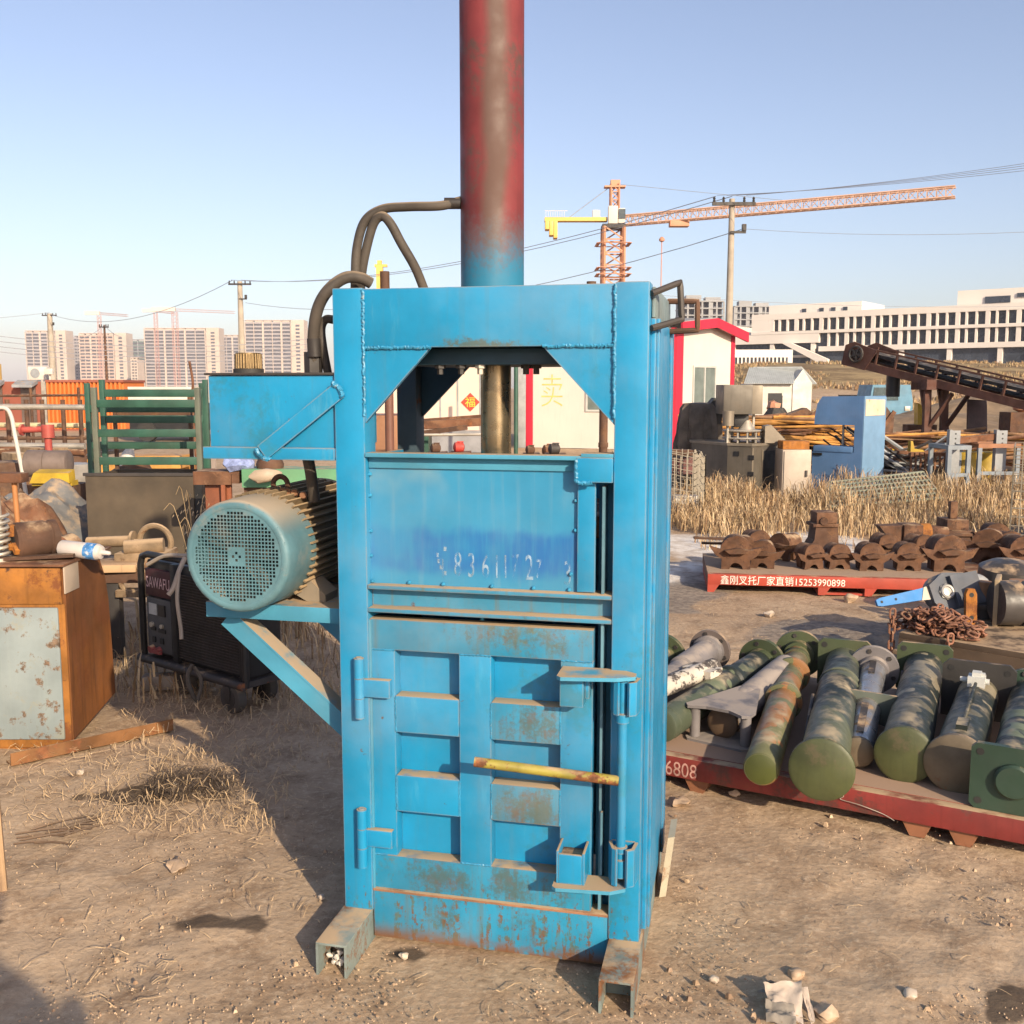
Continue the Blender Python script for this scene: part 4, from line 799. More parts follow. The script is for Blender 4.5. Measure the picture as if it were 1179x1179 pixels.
for (px, py, Y, s, lab) in ((155, 538, 10.6, .32, 'rust brown lump of scrap seen low between the green frames'), (128, 541, 10.8, .15, 'small pale scrap piece seen low behind the left green posts')):
    q = at(px, py+8, Y); b = MB(); b.lathe((0, 0, 0), (0, 0, 1), [(s*.7, 0), (s*.65, s*.3), (s*.35, s*.55), (s*.1, s*.6)], 9); b.jitter(.06, 6, 3); tag(b.build('scrap_lump', rust_brown if s > .2 else pale_steel, loc=(q.x, Y, q.z-.05)), lab, 'scrap')
P = at(205, 529, 13); b = MB(); b.box(-.62, .1, -.2, .2, 0, .16); b.box(-1.3, .1, .3, .5, -.1, .08); tag(b.build('timber_stack', M('orange_timber', (.5, .25, .06), var=.25, streak=.4), loc=(P.x, 13, P.z-.1), smooth=0), 'orange timber beams seen between the green rails', 'timber')
P = at(130, 556, 14); b = MB(); b.box(0, 1.3, 0, .5, 0, P.z+.35); tag(b.build('plaster_block', M('tan_block', (.42, .34, .28), var=.15), loc=(P.x, 14, 0), smooth=0), 'tan block wall low behind the green frames', 'block')
P = at(148, 468, 30); Q = at(238, 447, 30); r = thing('white_trailer', 'white boxy trailer with a dark lower half beyond the green frames', 'trailer', (P.x, 30, 0)); b = MB(); b.box(0, Q.x-P.x+.6, 0, 2, 1.15, 1.62); b.build('body', white_paint, r, smooth=0); b = MB(); b.box(0, Q.x-P.x+.6, .02, 1.9, .35, 1.149); b.build('skirt', black_paint, r, smooth=0); b = MB(); b.cyl((.5, -.02, .3), (.5, .2, .3), .3); b.build('wheel', black_rubber, r); b = MB(); b.cyl((2.0, -.02, .3), (2.0, .2, .3), .3); b.build('wheel', black_rubber, r)
# rusty I beam post and green beam
P = at(222, 543, 7.6); r = thing('rusty_i_beam', 'short upright rusty I beam with a wide top flange beside the bin', 'steel beam', (P.x, 7.6, 0)); w_ = at(275, 543, 7.6).x-P.x
b = MB(); b.box(0, w_, 0, .3, P.z-.02, P.z); b.box(.0, w_-.06, .0, .02, P.z-.10, P.z-.0205); b.box(w_-.055, w_, -.005, .3, P.z-.09, P.z-.0205); b.build('flange', rusty, r, smooth=0)
b = MB(); b.box(.07, w_-.08, .06, .08, 0, P.z-.101); b.box(w_-.14, w_-.11, .0, .2, 0, P.z-.101); b.build('web', M('red_rust_web', (.20, .065, .03), var=.3, rust=.3), r, smooth=0)
P = at(276, 541, 7.5); r = thing('green_beam', 'long pale green steel beam behind the motor', 'steel beam', (P.x, 7.55, 0)); zz = at(300, 562, 7.5).z; gb = M('pale_green_paint', (.10, .27, .14), var=.15, rust=.12, dust=.4)
b = MB(); b.box(0, 1.6, 0, .3, zz, P.z); b.build('beam', gb, r, smooth=0); b = MB(); b.box(0, .45, .05, .25, 0, zz-.002); b.box(1.2, 1.5, .05, .25, 0, zz-.002); b.build('support', rust_brown, r, smooth=0)
q = at(272, 536, 7.6); b = MB(); b.lathe((0, 0, -.01), (0, 0, 1), [(.10, 0), (.12, .03), (.1, .07), (.04, .10)], 12); b.jitter(.04, 12, 1); tag(b.build('blue_bag', M('crumpled_blue_film', (.25, .30, .5), var=.35, vs=20, rough=.3), loc=(q.x, 7.68, P.z)), 'crumpled blue plastic bag on the green beam', 'bag')
q = at(308, 535, 7.6); b = MB(); b.lathe((0, 0, 0), (0, 0, 1), [(.10, 0), (.105, .03), (.085, .08), (.03, .085)], 18); tag(b.build('dark_bowl', rust_brown, loc=(q.x, 7.68, P.z)), 'dark upturned bowl on the green beam', 'bowl')
q = at(292, 565, 6.9); b = MB(); b.lathe((0, 0, 0), (1, .2, .1), [(.02, 0), (.045, .05), (.05, .13), (.04, .2), (.015, .23)], 12); b.jitter(.02, 14, 1); o = tag(b.build('cloth_sack', M('pale_sack', (.36, .28, .20), var=.2, bump=.3), loc=(q.x-.16, 7.42, P.z-.05)), 'pale cloth sack lying on the end of the green beam', 'sack')
# dry weed
def weed(px, py, h, n, label, Y=None):
    q = gd(px, py) if Y is None else V((at(px, py, Y).x, Y, 0)); r = thing('dry_weed', label, 'weed', q, 0, 'dry weeds by the bin')
    b = MB()
    for k in range(n):
        a = random.uniform(0, 6.28); l = random.uniform(.05, .25)*h; hh = h*random.uniform(.5, 1)
        b.tube([(0, 0, 0), (l*.3*math.cos(a), l*.3*math.sin(a), hh*.5), (l*math.cos(a), l*math.sin(a), hh), (l*1.5*math.cos(a), l*1.5*math.sin(a), hh*.97)], lambda t: .004*(1-.6*t), 4, 3)
    b.build('stem', M('dry_stem', (.36, .25, .13), var=.25, bump=0) if 'dry_stem' not in bpy.data.materials else bpy.data.materials['dry_stem'], r)
    b = MB()
    for k in range(n*7):
        a = random.uniform(0, 6.28); rr = random.uniform(.02, .22)*h; z = random.uniform(.15, .9)*h; c = V((rr*math.cos(a), rr*math.sin(a), z)); s = random.uniform(.008, .02)
        b.add([c, c+V((s, 0, s)), c+V((s*.4, s, s*1.6))], [(0, 1, 2)])
    b.build('seed_head', bpy.data.materials['dry_stem'], r, smooth=0, fix=False)
weed(200, 0, .95, 12, 'tall dry weed with seed heads in front of the olive bin', Y=6.9); weed(212, 0, .75, 16, 'shorter bushy dry weed beside the fan cover', Y=6.6)
# drum, yellow beam, tarp, cloth pile
P = at(32, 536, 10.5); r = thing('grey_roll', 'big grey brown roll lying on its side above the yellow beam', 'roll', (P.x, 10.5, at(32, 549, 10.5).z)); b = MB(); b.lathe((0, 0, .14), (1, .05, 0), [(.13, 0), (.14, .01), (.14, .19), (.13, .195), (.135, .2), (.135, .42), (.12, .43)], 24); b.build('roll', M('grey_brown_sheet', (.16, .12, .10), var=.25, streak=.3), r)
P = at(34, 560, 10.0); r = thing('yellow_beam', 'yellow channel beam lying under the grey roll', 'steel beam', (P.x, 10.0, P.z)); b = MB(); b.box(0, .40, .05, .2, 0, .05); b.prism([(0, 0), (.40, .0), (.39, .10), (.04, .10)], (0, 0, .03), (1, 0, 0), (0, .1, 1), (0, .14, .03)); b.build('beam', yellow_paint, r, smooth=0); b = MB(); b.box(.0, .4, .1, .5, -P.z, -.001); b.build('support', rust_brown, r, smooth=0)
def heap(name, mat, cx, cy, rx, ry, h, label, cat, seed=0, n=26, amp=.25, z0=0):
    b = MB(); vs_ = []; fs_ = []
    for j in range(n+1):
        for i in range(n+1):
            x, y = -1+2*i/n, -1+2*j/n; d = math.hypot(x, y); z = h*max(0, 1-d*d)**.7*(1+amp*.8*mnoise.fractal(V((x*1.4+seed, y*1.4, seed)), 1.1, 2, 3)-amp*.35*abs(mnoise.noise(V((x*3.5, y*3.5+seed, 1)))))
            vs_.append((x*rx, y*ry, z-.03))
    for j in range(n):
        for i in range(n): fs_.append((j*(n+1)+i, j*(n+1)+i+1, (j+1)*(n+1)+i+1, (j+1)*(n+1)+i))
    b.add(vs_, fs_); return tag(b.build(name, mat, loc=(cx, cy, z0), fix=False), label, cat)
tarp_g = M('grey_tarp', (.13, .135, .14), var=.25, vs=3, dust=.4, rough=.7); q = at(60, 580, 9.3)
heap('grey_tarp', tarp_g, q.x-.1, 9.3, .7, .6, .72, 'grey tarpaulin heaped beside the olive bin', 'tarpaulin', 3, amp=.35)
net_m = M('brown_netting', (.095, .065, .042), var=.4, vs=8, bump=.5, rough=.95); q = at(45, 615, 7.5); heap('brown_netting', net_m, q.x, 7.7, .5, .45, .5, 'heap of brown netting behind the cabinet', 'netting', 8, amp=.5)
q = at(10, 600, 8.0); heap('scrap_heap', rusty, q.x-.4, 8.4, .8, .6, .8, 'low rusty scrap heap at the left edge behind the stand', 'scrap heap', 11, amp=.7)
# white bent tube, red standpipe
r = thing('bent_tube', 'white bent tube curving down at the left edge', 'tube'); b = MB(); b.tube([at(-12, 470, 11), at(6, 470, 11), at(13, 480, 11), at(17, 500, 11), at(25, 540, 11), at(30, 570, 11)], .022, 10, 6); b.build('tube', white_paint, r)
r = thing('red_standpipe', 'red standpipe with a side arm beyond the grey roll', 'pipe'); p0, p1, p2 = at(24, 495, 14), at(55, 494, 14), at(56, 530, 14); b = MB(); b.tube([p0, p1], .045, 10); b.tube([p1, (p2.x, p2.y, 0)], .05, 12); b.cyl(p1+V((0, 0, .06)), p1+V((0, 0, -.12)), .085); b.cyl(p0, p0+V((.03, 0, 0)), .08); b.build('pipe', M('red_hydrant', (.34, .05, .04), var=.2, rust=.2, dust=.4), r)
# pipe fence
def pfence(Y, px0, px1, rails, posts, label, mat, rr=.03, zt=None):
    r = thing('pipe_fence', label, 'fence', (0, 0, 0)); 
    for y in rails: b = MB(); b.tube([at(px0, y, Y), at(px1, y-1, Y)], rr, 8); b.build('rail', mat, r)
    for px in posts: p = at(px, rails[0]-10, Y); b = MB(); b.tube([(p.x, Y, 0), p], rr*1.2, 8); b.build('post', mat, r)
pfence(18, -30, 100, (470, 505), (8, 30, 48, 72, 92), 'rusty pipe fence in front of the orange container', rust_brown, .035)
pfence(20, -30, 98, (456, 490), (35, 90), 'thin dark pipe fence behind the rusty pipe fence', rust_brown, .025)
for k, (y, Y, mt, lab) in enumerate(((468, 17, pale_steel, 'pale upper pipe laid level at the left edge'), (513, 15, pale_steel, 'pale long pipe laid level below the red arm'), (520, 14.6, rusty, 'rusty long pipe laid just under the pale pipe'), (489, 19, M('yellowed_pipe', (.5, .42, .25), rust=.2), 'yellowed pipe laid level in front of the container'))):
    r = thing('long_pipe', lab, 'pipe', (0, 0, 0), 0, 'long pipes on the left rack'); b = MB(); b.tube([at(-30, y, Y), at(98, y+1, Y)], .05, 10); b.build('pipe', mt, r)
r = thing('pipe_rack', 'low steel rack carrying the long pipes at left', 'rack'); b = MB()
for px in (5, 60, 95):
    p = at(px, 516, 15.6); b.box(p.x-.04, p.x+.04, 13.8, 19.3, at(px, 524, 14.6).z-.12, at(px, 524, 14.6).z-.06); b.box(p.x-.04, p.x+.04, 14.2, 14.28, 0, at(px, 524, 14.6).z-.1205)
b.build('frame', dark_steel, r, smooth=0)
for k in range(14):
    px = random.uniform(-5, 100); Y = random.uniform(11.5, 17); q = at(px, 540, Y); s = random.uniform(.2, .5); b = MB()
    mt = random.choice([rusty, rust_brown, pale_steel, grey_paint, tan_m, wood])
    nm = {rusty: 'rusty', rust_brown: 'dark brown', pale_steel: 'pale', grey_paint: 'grey', tan_m: 'tan', wood: 'wooden'}[mt]
    hh = random.uniform(.35, .8)
    if k % 2: b.box(-s, s, -s*.5, s*.5, 0, hh, .02); sh = 'crate'
    else: b.lathe((0, 0, 0), (0, 0, 1), [(s*.6, 0), (s*.62, hh*.1), (s*.6, hh*.5), (s*.62, hh*.55), (s*.58, hh)], 16); sh = 'drum'
    tag(b.build('scrap_'+sh, mt, loc=(q.x, Y, 0), rotz=random.uniform(0, 3)), '%s %s, number %d from the left among the scrap beyond the grey roll' % (nm, sh, k+1) if False else '%s scrap %s in the clutter beyond the grey roll at left' % (nm, sh), sh, 'clutter %s %s' % (nm, sh))
# orange container
ocm = M('orange_container', (.60, .17, .035), var=.1, vs=.6, rust=.06, rs=3, streak=.2, rough=.6, bump=0); ocr = M('red_brown_container', (.26, .075, .045), var=.12, vs=.6, rust=.1, rs=3, rough=.7, bump=0)
Y = 38.; P = at(53, 438, Y); Q = at(141, 438, Y); r = thing('orange_container', 'orange corrugated shipping container with a red brown door end', 'container', (P.x, Y, 0)); Lc = Q.x-P.x; Hc = P.z
b = MB(); n = 18; poly = []
for k in range(n): 
    x = k*Lc/n; w = Lc/n; poly += [(x, 0), (x+w*.45, 0), (x+w*.55, .12), (x+w*.95, .12)]
poly += [(Lc, 2.2), (0, 2.2)]; b.prism(poly, (0, 0, .05), (1, 0, 0), (0, 1, 0), (0, 0, Hc-.12)); b.build('corrugated_wall', ocm, r, smooth=0)
b = MB(); b.box(-.02, Lc+.04, -.03, 2.25, Hc-.069, Hc+.02); b.box(-.02, Lc+.04, -.03, 2.2, -.02, .049); b.build('rail', ocr, r, smooth=0)
b = MB(); b.box(-3.0, -.021, .1, 2.2, 0, Hc-.04); b.build('end_wall', ocr, r, smooth=0)
b = MB(); b.box(-.20, -.03, .0, .0999, .0, Hc-.041); b.build('corner_post', pale_steel, r, smooth=0)
for x in (-.95, -2.2):
    b = MB(); b.prism([(0, -.02), (0, .12), (-.5, -.06), (-.5, -.16)], (x-.15, .09, Hc-.1), (0, 1, 0), (0, 0, 1), (.75, 0, 0)); b.build('awning', grey_paint, r, smooth=0)
    b = MB(); b.box(x-.05, x+.5, .05, .099, .75 if x < -2 else .2, Hc-.22); b.build('window', M('brown_glass', (.12, .09, .075), rough=.3) if x > -1 else bpy.data.materials['brown_glass'], r, smooth=0)
r = thing('air_conditioner', 'white box air conditioner standing on the container roof', 'air conditioner', (P.x-.5, Y+.4, Hc+.02)); b = MB(); b.box(-.35, .35, 0, .35, 0, .5, .03); b.build('case', white_paint, r); b = MB(); b.cyl((-.08, -.01, .25), (-.08, .0, .25), .18, n=20); b.build('fan_grille', grey_paint, r)
r = thing('floodlight', 'small white floodlight on the container roof edge', 'lamp', (P.x+.15, Y, Hc+.02)); b = MB(); b.box(-.03, .03, 0, .05, 0, .25); b.box(-.15, .15, -.12, .06, .2, .42, .02); b.build('head', white_paint, r)
P = at(0, 402, 70); r = thing('yellow_silo', 'yellow silo with a red top at the far left edge', 'silo', (P.x-1.75, 70, 0)); b = MB(); b.lathe((0, 0, 0), (0, 0, 1), [(1.6, 0), (1.6, P.z-1)], 20); b.build('tank', c_ye, r); b = MB(); b.lathe((0, 0, P.z-.999), (0, 0, 1), [(1.3, 0), (1.5, .4), (.9, 1.6), (.2, 1.9)], 20); b.build('cap', M('red_cap', (.6, .05, .05), bump=0), r)
P = at(216, 470, 12); r = thing('bent_rod', 'thin bent steel rod sticking up behind the green frames', 'rod'); b = MB(); b.tube([(P.x+.1, 12, 0), at(222, 470, 12), at(222, 440, 12), at(218, 416, 12)], .015, 6, 4); b.build('rod', rusty, r)
# ------------------------------------------------------------------ seen through the press: cabin, poles, beams
P = at(470, 425, 25); Q = at(562, 425, 25); r = thing('beige_cabin', 'beige panel cabin with a red paper diamond on its wall seen through the press', 'cabin', (P.x, 25, 0)); Wc = Q.x-P.x
bw = M('beige_panel', (.62, .49, .40), var=.05, vs=.5, dust=.1, rough=.7, bump=0)
b = MB(); b.box(-1.2, Wc, 0, 3, .55, 2.5); b.build('wall', bw, r, smooth=0); b = MB(); b.box(-1.2, Wc, .01, 2.9, 0, .549); b.build('plinth', M('grey_block', (.22, .22, .23), var=.2, vs=2), r, smooth=0)
b = MB(); b.box(-1.5, Wc+.1, -.3, 3.2, 2.5, 2.62); b.build('roof', grey_paint, r, smooth=0)
b = MB()
for px in (507, 527, 553): x = at(px, 460, 25).x-P.x; b.box(x-.02, x+.02, -.015, 0, .56, 2.49)
b.build('panel_joint', grey_paint, r, smooth=0)
c = at(541.5, 463, 24.98); s = .23; b = MB(); b.prism([(0, -s), (s, 0), (0, s), (-s, 0)], (c.x-P.x, -.022, c.z), (1, 0, 0), (0, 0, 1), (0, .007, 0)); dp = b.build('paper_diamond', M('red_paper', (.65, .04, .02), var=.1, bump=0), r, smooth=0)
text('lettering', '福', .27, yellow_ink, (c.x-P.x-.13, -.0225, c.z-.10), (1, 0, 0), (0, 0, 1), dp, w=.002)
P = at(594, 425, 22); r = thing('green_post', 'thin dark green post beside the piston rod', 'post', (P.x, 22, 0)); b = MB(); b.cyl((0, 0, 0), (0, 0, 2.6), .045, n=12); b.build('post', green_paint, r)
P = at(601, 425, 27); r = thing('grey_post', 'grey square post between the green post and the kiosk', 'post', (P.x, 27, 0)); b = MB(); b.box(-.10, .10, 0, .1, 0, 2.9, .01); b.build('post', grey_paint, r)
P = at(448, 460, 8); r = thing('rusty_post', 'upright rusty pipe seen through the left of the press frame', 'post', (P.x, 8, 0)); b = MB(); b.cyl((0, 0, 0), (0, 0, P.z+.12), .035, n=12); b.build('post', M('red_brown_post', (.14, .06, .04), var=.25), r)
P = at(695, 470, 8.5); r = thing('rusty_post', 'upright rusty pipe in front of the kiosk window', 'post', (P.x, 8.5, 0)); b = MB(); b.cyl((0, 0, 0), (0, 0, 1.75), .036, n=12); b.cyl((0, 0, 1.1), (0, 0, 1.14), .042, n=12); b.build('post', rust_brown, r)
P = at(425, 478, 11); Q = at(476, 478, 11); r = thing('rusty_tank', 'orange brown rusty tank seen through the left of the press frame', 'tank', (P.x, 11, 0)); b = MB(); b.box(-.3, Q.x-P.x, 0, .8, .05, P.z, .03); b.build('tank', M('tank_rust', (.24, .11, .05), var=.25, vs=2, rust=.3), r); b = MB(); b.box(-.32, Q.x-P.x+.02, -.02, .82, .85, .93, .01); b.build('band', rusty, r)
r = thing('steel_beam', 'long rusty beam lying level behind the piston rod', 'steel beam', (0, 0, 0)); p0, p1 = at(470, 490, 13), at(566, 485, 13); b = MB(); b.bar(p0, p1, .2, .10); b.bar(p0+V((0, .15, .0)), p1+V((0, .15, .02)), .06, .14); b.build('beam', rusty, r, smooth=0)
r = thing('steel_beam', 'short dark beam lying under the long rusty beam', 'steel beam'); b = MB(); b.bar(at(482, 499, 12.8), at(538, 492, 12.8), .12, .06); b.build('beam', rust_brown, r, smooth=0)
r = thing('thin_pipe', 'thin pale pipe lying under the rusty beams', 'pipe'); b = MB(); b.tube([at(470, 501, 12.5), at(566, 500, 12.5)], .018, 8); b.build('pipe', pale_steel, r)
r = thing('beam_trestle', 'dark green trestle under the rusty beams', 'trestle'); b = MB()
for px in (490, 560): p = at(px, 494, 13); b.box(p.x-.06, p.x+.06, 12.7, 13.25, 0, p.z-.06)
b.build('leg', green_paint, r, smooth=0)
for px, py, Y, s, mt, lab in ((503, 516, 9, .055, rust_brown, 'small rusty valve peeking over the press lip at left'), (530, 515, 9, .06, red_paint, 'red valve body peeking over the press lip'), (634, 519, 9, .07, rusty, 'small rusty fitting over the press lip right of the rod'), (640, 517, 8.6, .06, dark_steel, 'dark motor shell peeking over the press lip'), (612, 518, 9, .05, rust_brown, 'tiny brown fitting beside the piston rod')):
    q = at(px, py, Y); r = thing('valve_fitting', lab, 'fitting', (q.x, Y, 0)); b = MB(); b.lathe((-s, 0, q.z), (1, .3, 0), [(s*.4, 0), (s*.75, s*.2), (s*.75, s*1.4), (s*.4, s*1.6)], 12); b.cyl((0, 0, q.z), (0, 0, q.z+s*.75), s*.18, n=8); b.box(-s*.5, s*.5, -s*.1, s*.1, q.z+s*.75, q.z+s*.9); b.build('body', mt, r); b = MB(); b.box(-s*1.5, s*1.5, -.1, .2, 0, q.z-s*.7); b.build('stand', rusty, r, smooth=0)
# kiosk
kw = M('cream_panel', (.58, .53, .475), var=.05, vs=.6, dust=.1, rough=.65, bump=0, streak=.1); kr = M('kiosk_red', (.50, .018, .045), var=.08, vs=1, rough=.5, bump=0)
KC = at(776, 518, 26.0); KC.z = 0; KL = at(607, 500, 27.2); KL.z = 0; KR = at(842, 500, 28.0); KR.z = 0
r = thing('kiosk', 'cream kiosk with red corner trim, red gable roof edge and sliding windows', 'kiosk', KC, 0)
def wallf(A, B): 
    d = (B-A).normalized(); n = V((d.y, -d.x, 0)); return d, n, (B-A).length
dL, nL, LL = wallf(KL-KC, V((0, 0, 0))); dR, nR, LR = wallf(V((0, 0, 0)), KR-KC)
hE = at(776, 377, 26).z; hR = at(812, 371, 27).z-.12
b = MB(); b.prism([(0, .0), (LL, .0), (LL, hE), (0, hE)], KL-KC, dL, (0, 0, 1), -nL*.1); b.prism([(0, 0), (LR, 0), (LR, hE-.05), (LR*.55, hR), (0.0, hE-.05)], V((0, 0, 0))+nR*.0, dR, (0, 0, 1), -nR*.1); b.build('wall', kw, r, smooth=0)
b = MB(); b.prism([(-.02, 0), (.30, 0), (.30, hE-.1), (-.02, hE-.1)], nR*.03, dR, (0, 0, 1), -nR*.028); b.build('red_trim', kr, r, smooth=0); b = MB(); b.prism([(LR-.14, 0), (LR+.03, 0), (LR+.03, hE-.1), (LR-.14, hE-.1)], nR*.03, dR, (0, 0, 1), -nR*.028); b.build('red_trim', kr, r, smooth=0); b = MB()
b.prism([(-.03, 0), (.16, 0), (.16, hE), (-.03, hE)], KL-KC+nL*.03, dL, (0, 0, 1), -nL*.028); b.build('red_trim', kr, r, smooth=0); b = MB(); b.prism([(LL-.12, 0), (LL+.02, 0), (LL+.02, hE), (LL-.12, hE)], KL-KC+nL*.03, dL, (0, 0, 1), -nL*.028); b.build('red_trim', kr, r, smooth=0)
b = MB(); o_ = nR*.28; b.prism([(-.12, hE-.12), (LR*.55, hR-.02), (LR+.32, hE-.28), (LR+.32, hE-.02), (LR*.55, hR+.22), (-.12, hE+.12)], o_, dR, (0, 0, 1), -nR*.06); b.build('roof_fascia', kr, r, smooth=0)
b = MB(); ld = -dL; 
for s0, z0, s1, z1 in ((-.12, hE+.10, LR*.55, hR+.2), (LR*.55, hR+.2, LR+.32, hE-.04)):
    P0, P1 = dR*s0+V((0, 0, z0))+nR*.21, dR*s1+V((0, 0, z1))+nR*.21; b.prism([(0, 0), (1, 0), (1, 1), (0, 1)], P0, P1-P0, ld*(LL+.3)-nR*.01, V((0, 0, .04)))
b.build('roof', grey_paint, r, smooth=0)
def kwin(o, d, n, x0, x1, z0, z1, nm='window'):
    b = MB(); b.prism([(x0, z0), (x1, z0), (x1, z1), (x0, z1)], o+n*.008, d, (0, 0, 1), -n*.004); w = b.build(nm, M('kiosk_glass', (.14, .17, .16), var=.15, rough=.15, bump=0) if 'kiosk_glass' not in bpy.data.materials else bpy.data.materials['kiosk_glass'], r, smooth=0)
    b = MB(); t = .05
    for a0, a1, c0, c1 in ((x0-t, x1+t, z1, z1+t), (x0-t, x1+t, z0-t, z0), (x0-t, x0, z0, z1), (x1, x1+t, z0, z1), ((x0+x1)/2-t/2, (x0+x1)/2+t/2, z0, z1)):
        b.prism([(a0, c0), (a1, c0), (a1, c1), (a0, c1)], o+n*.035, d, (0, 0, 1), -n*.034)
    b.build('frame', M('pale_window_frame', (.45, .45, .42), var=.1, bump=0) if 'pale_window_frame' not in bpy.data.materials else bpy.data.materials['pale_window_frame'], w, smooth=0)
kwin(V((0, 0, 0)), dR, nR, LR*.30, LR*.66, 1.0, 2.12)
kwin(KL-KC, dL, nL, LL*.42, LL*.66, 1.02, 2.02)
text('lettering', '卖', .95, M('pale_yellow_brush', (.66, .48, .14), var=.15, bump=0), KL-KC+dL*(LL*.10)+V((0, 0, 1.16)), dL, (0, 0, 1), r, w=.004, sx=.72, off=-.012)

# ------------------------------------------------------------------ right yard, far: shed, truck, conveyor, machines
P = at(858, 441, 45); Q = at(913, 442, 45); r = thing('small_shed', 'small white shed with a grey corrugated gable roof', 'shed', (P.x+.35, 45, hill(P.x, 45))); Wd = at(940, 442, 45).x-Q.x; Ln = Q.x-P.x-.35; zE, zR = P.z, at(928, 423, 45).z
b = MB(); b.box(0, Ln-.01, .05, 2.4, 0, zE-.02); b.prism([(0, 0), (Wd-.15, 0), (Wd-.15, zE), ((Wd-.15)*.5, zR-.08), (0, zE)], (Ln, 0, 0), (1, 0.18, 0), (0, 0, 1), (-.2, 2.4, 0)); b.build('wall', white_paint, r, smooth=0)
b = MB(); n = 26; y0, y1 = -.2, 1.25; 
for k in range(n):
    x0 = -.45+k*(Ln+.45)/n; w = (Ln+.45)/n; sl_ = .55; b.prism([(0, 0), (w*.62, 0), (w*.62, .03), (0, .03)], (x0, y0, zE-.03), (1, 0, 0), (0, 0, 1), (sl_, y1-y0, zR-zE+.03))
b.prism([(0, 0), (Ln+.45, 0), (Ln+.45, .01), (0, .01)], (-.45, y0, zE-.035), (1, 0, 0), (0, 0, 1), (.55, y1-y0, zR-zE+.03)); b.prism([(0, 0), (Wd*.5+.2, -(zR-zE)-.05), (Wd*.5+.2, -(zR-zE)), (0, .05)], (Ln+.56, .7, zR), (1, .1, 0), (0, 0, 1), (-2.0, .6, 0)); b.build('roof', M('grey_corrugated', (.34, .36, .36), var=.1, bump=0), r, smooth=0)
b = MB(); b.box(.7, 1.3, .02, .049, 0, 1.35); b.build('doorway', black_paint, r, smooth=0); b = MB(); b.box(1.32, 1.62, -.02, .049, 0, 1.25); b.build('door', white_paint, r, smooth=0)
P = at(890, 470, 40); r = thing('orange_sack', 'orange sack on a dark bundle in front of the white shed', 'sack', (P.x, 40, 0)); b = MB(); b.lathe((0, 0, .7), (.1, 0, 1), [(.12, 0), (.24, .1), (.20, .3), (.06, .42)], 12); b.jitter(.12, 6); b.build('sack', c_or, r); b = MB(); b.lathe((.1, -.1, 0), (0, 0, 1), [(.5, 0), (.55, .4), (.3, .8)], 12); b.jitter(.12, 4); b.build('bundle', black_rubber, r)
for px, py, Y, w, h, d, mt, lab in ((925, 480, 30, .9, 1.0, .5, rust_brown, 'rusty box hopper standing before the white shed'), (912, 484, 28, .5, .75, .4, M('dark_red_rust', (.13, .05, .04), var=.3, rust=.3), 'dark red scrap bin leaning near the white shed'), (1018, 488, 26, .55, 1.1, .4, rust_brown, 'rusty bucket plate behind the blue machine')):
    q = at(px, py, Y); r = thing('scrap_bin', lab, 'scrap bin', (q.x, Y, 0)); b = MB(); b.prism([(-w/2, 0), (w*.4, 0), (w*.5, h*.75), (w*.1, h), (-w*.55, h*.8)], (0, 0, 0), (1, .2, 0), (0, .0, 1), (0, d, 0)); b.build('shell', mt, r, smooth=0); b = MB(); b.bar((-w*.4, -.02, h*.3), (w*.45, -.02, h*.9), .06, .1); b.build('rib', rusty, r, smooth=0)
# truck
P = at(1002, 443, 38); r = thing('blue_truck', 'old light blue truck cab half hidden behind the scrap', 'truck', (P.x, 38, 0), 0); tb = M('truck_blue', (.09, .22, .32), var=.15, rust=.2, dust=.3, rough=.5, bump=0); zt_ = P.z; wt = at(1052, 443, 38).x-P.x
b = MB(); b.prism([(0, .45), (wt, .45), (wt, 1.1), (wt-.12, zt_), (.1, zt_), (0, 1.1)], (0, 0, 0), (1, 0, 0), (0, 0, 1), (0, 1.5, 0)); b.build('cab', tb, r, smooth=0)
b = MB(); b.prism([(.10, 1.12), (wt-.55, 1.12), (wt-.6, zt_-.1), (.15, zt_-.1)], (0, -.02, 0), (1, 0, 0), (0, 0, 1), (0, .018, 0)); b.build('windscreen', M('truck_glass', (.05, .08, .09), rough=.2, bump=0), r, smooth=0)
b = MB(); b.box(-.02, wt+.02, -.12, -.001, .45, .6, .01); b.build('bumper', dark_steel, r); b = MB(); b.box(wt-.30, wt-.1, -.03, -.001, .72, .9, .01); b.box(.1, .3, -.03, -.001, .72, .9, .01); b.build('headlight', pale_steel, r)
b = MB(); b.box(.1, wt-.1, 1.52, 4, .7, 1.3); b.build('bed', dark_steel, r, smooth=0)
for x in (.2, wt-.2): b = MB(); b.cyl((x-.1, .5, .38), (x+.1, .5, .38), .38, n=20); b.build('wheel', black_rubber, r)
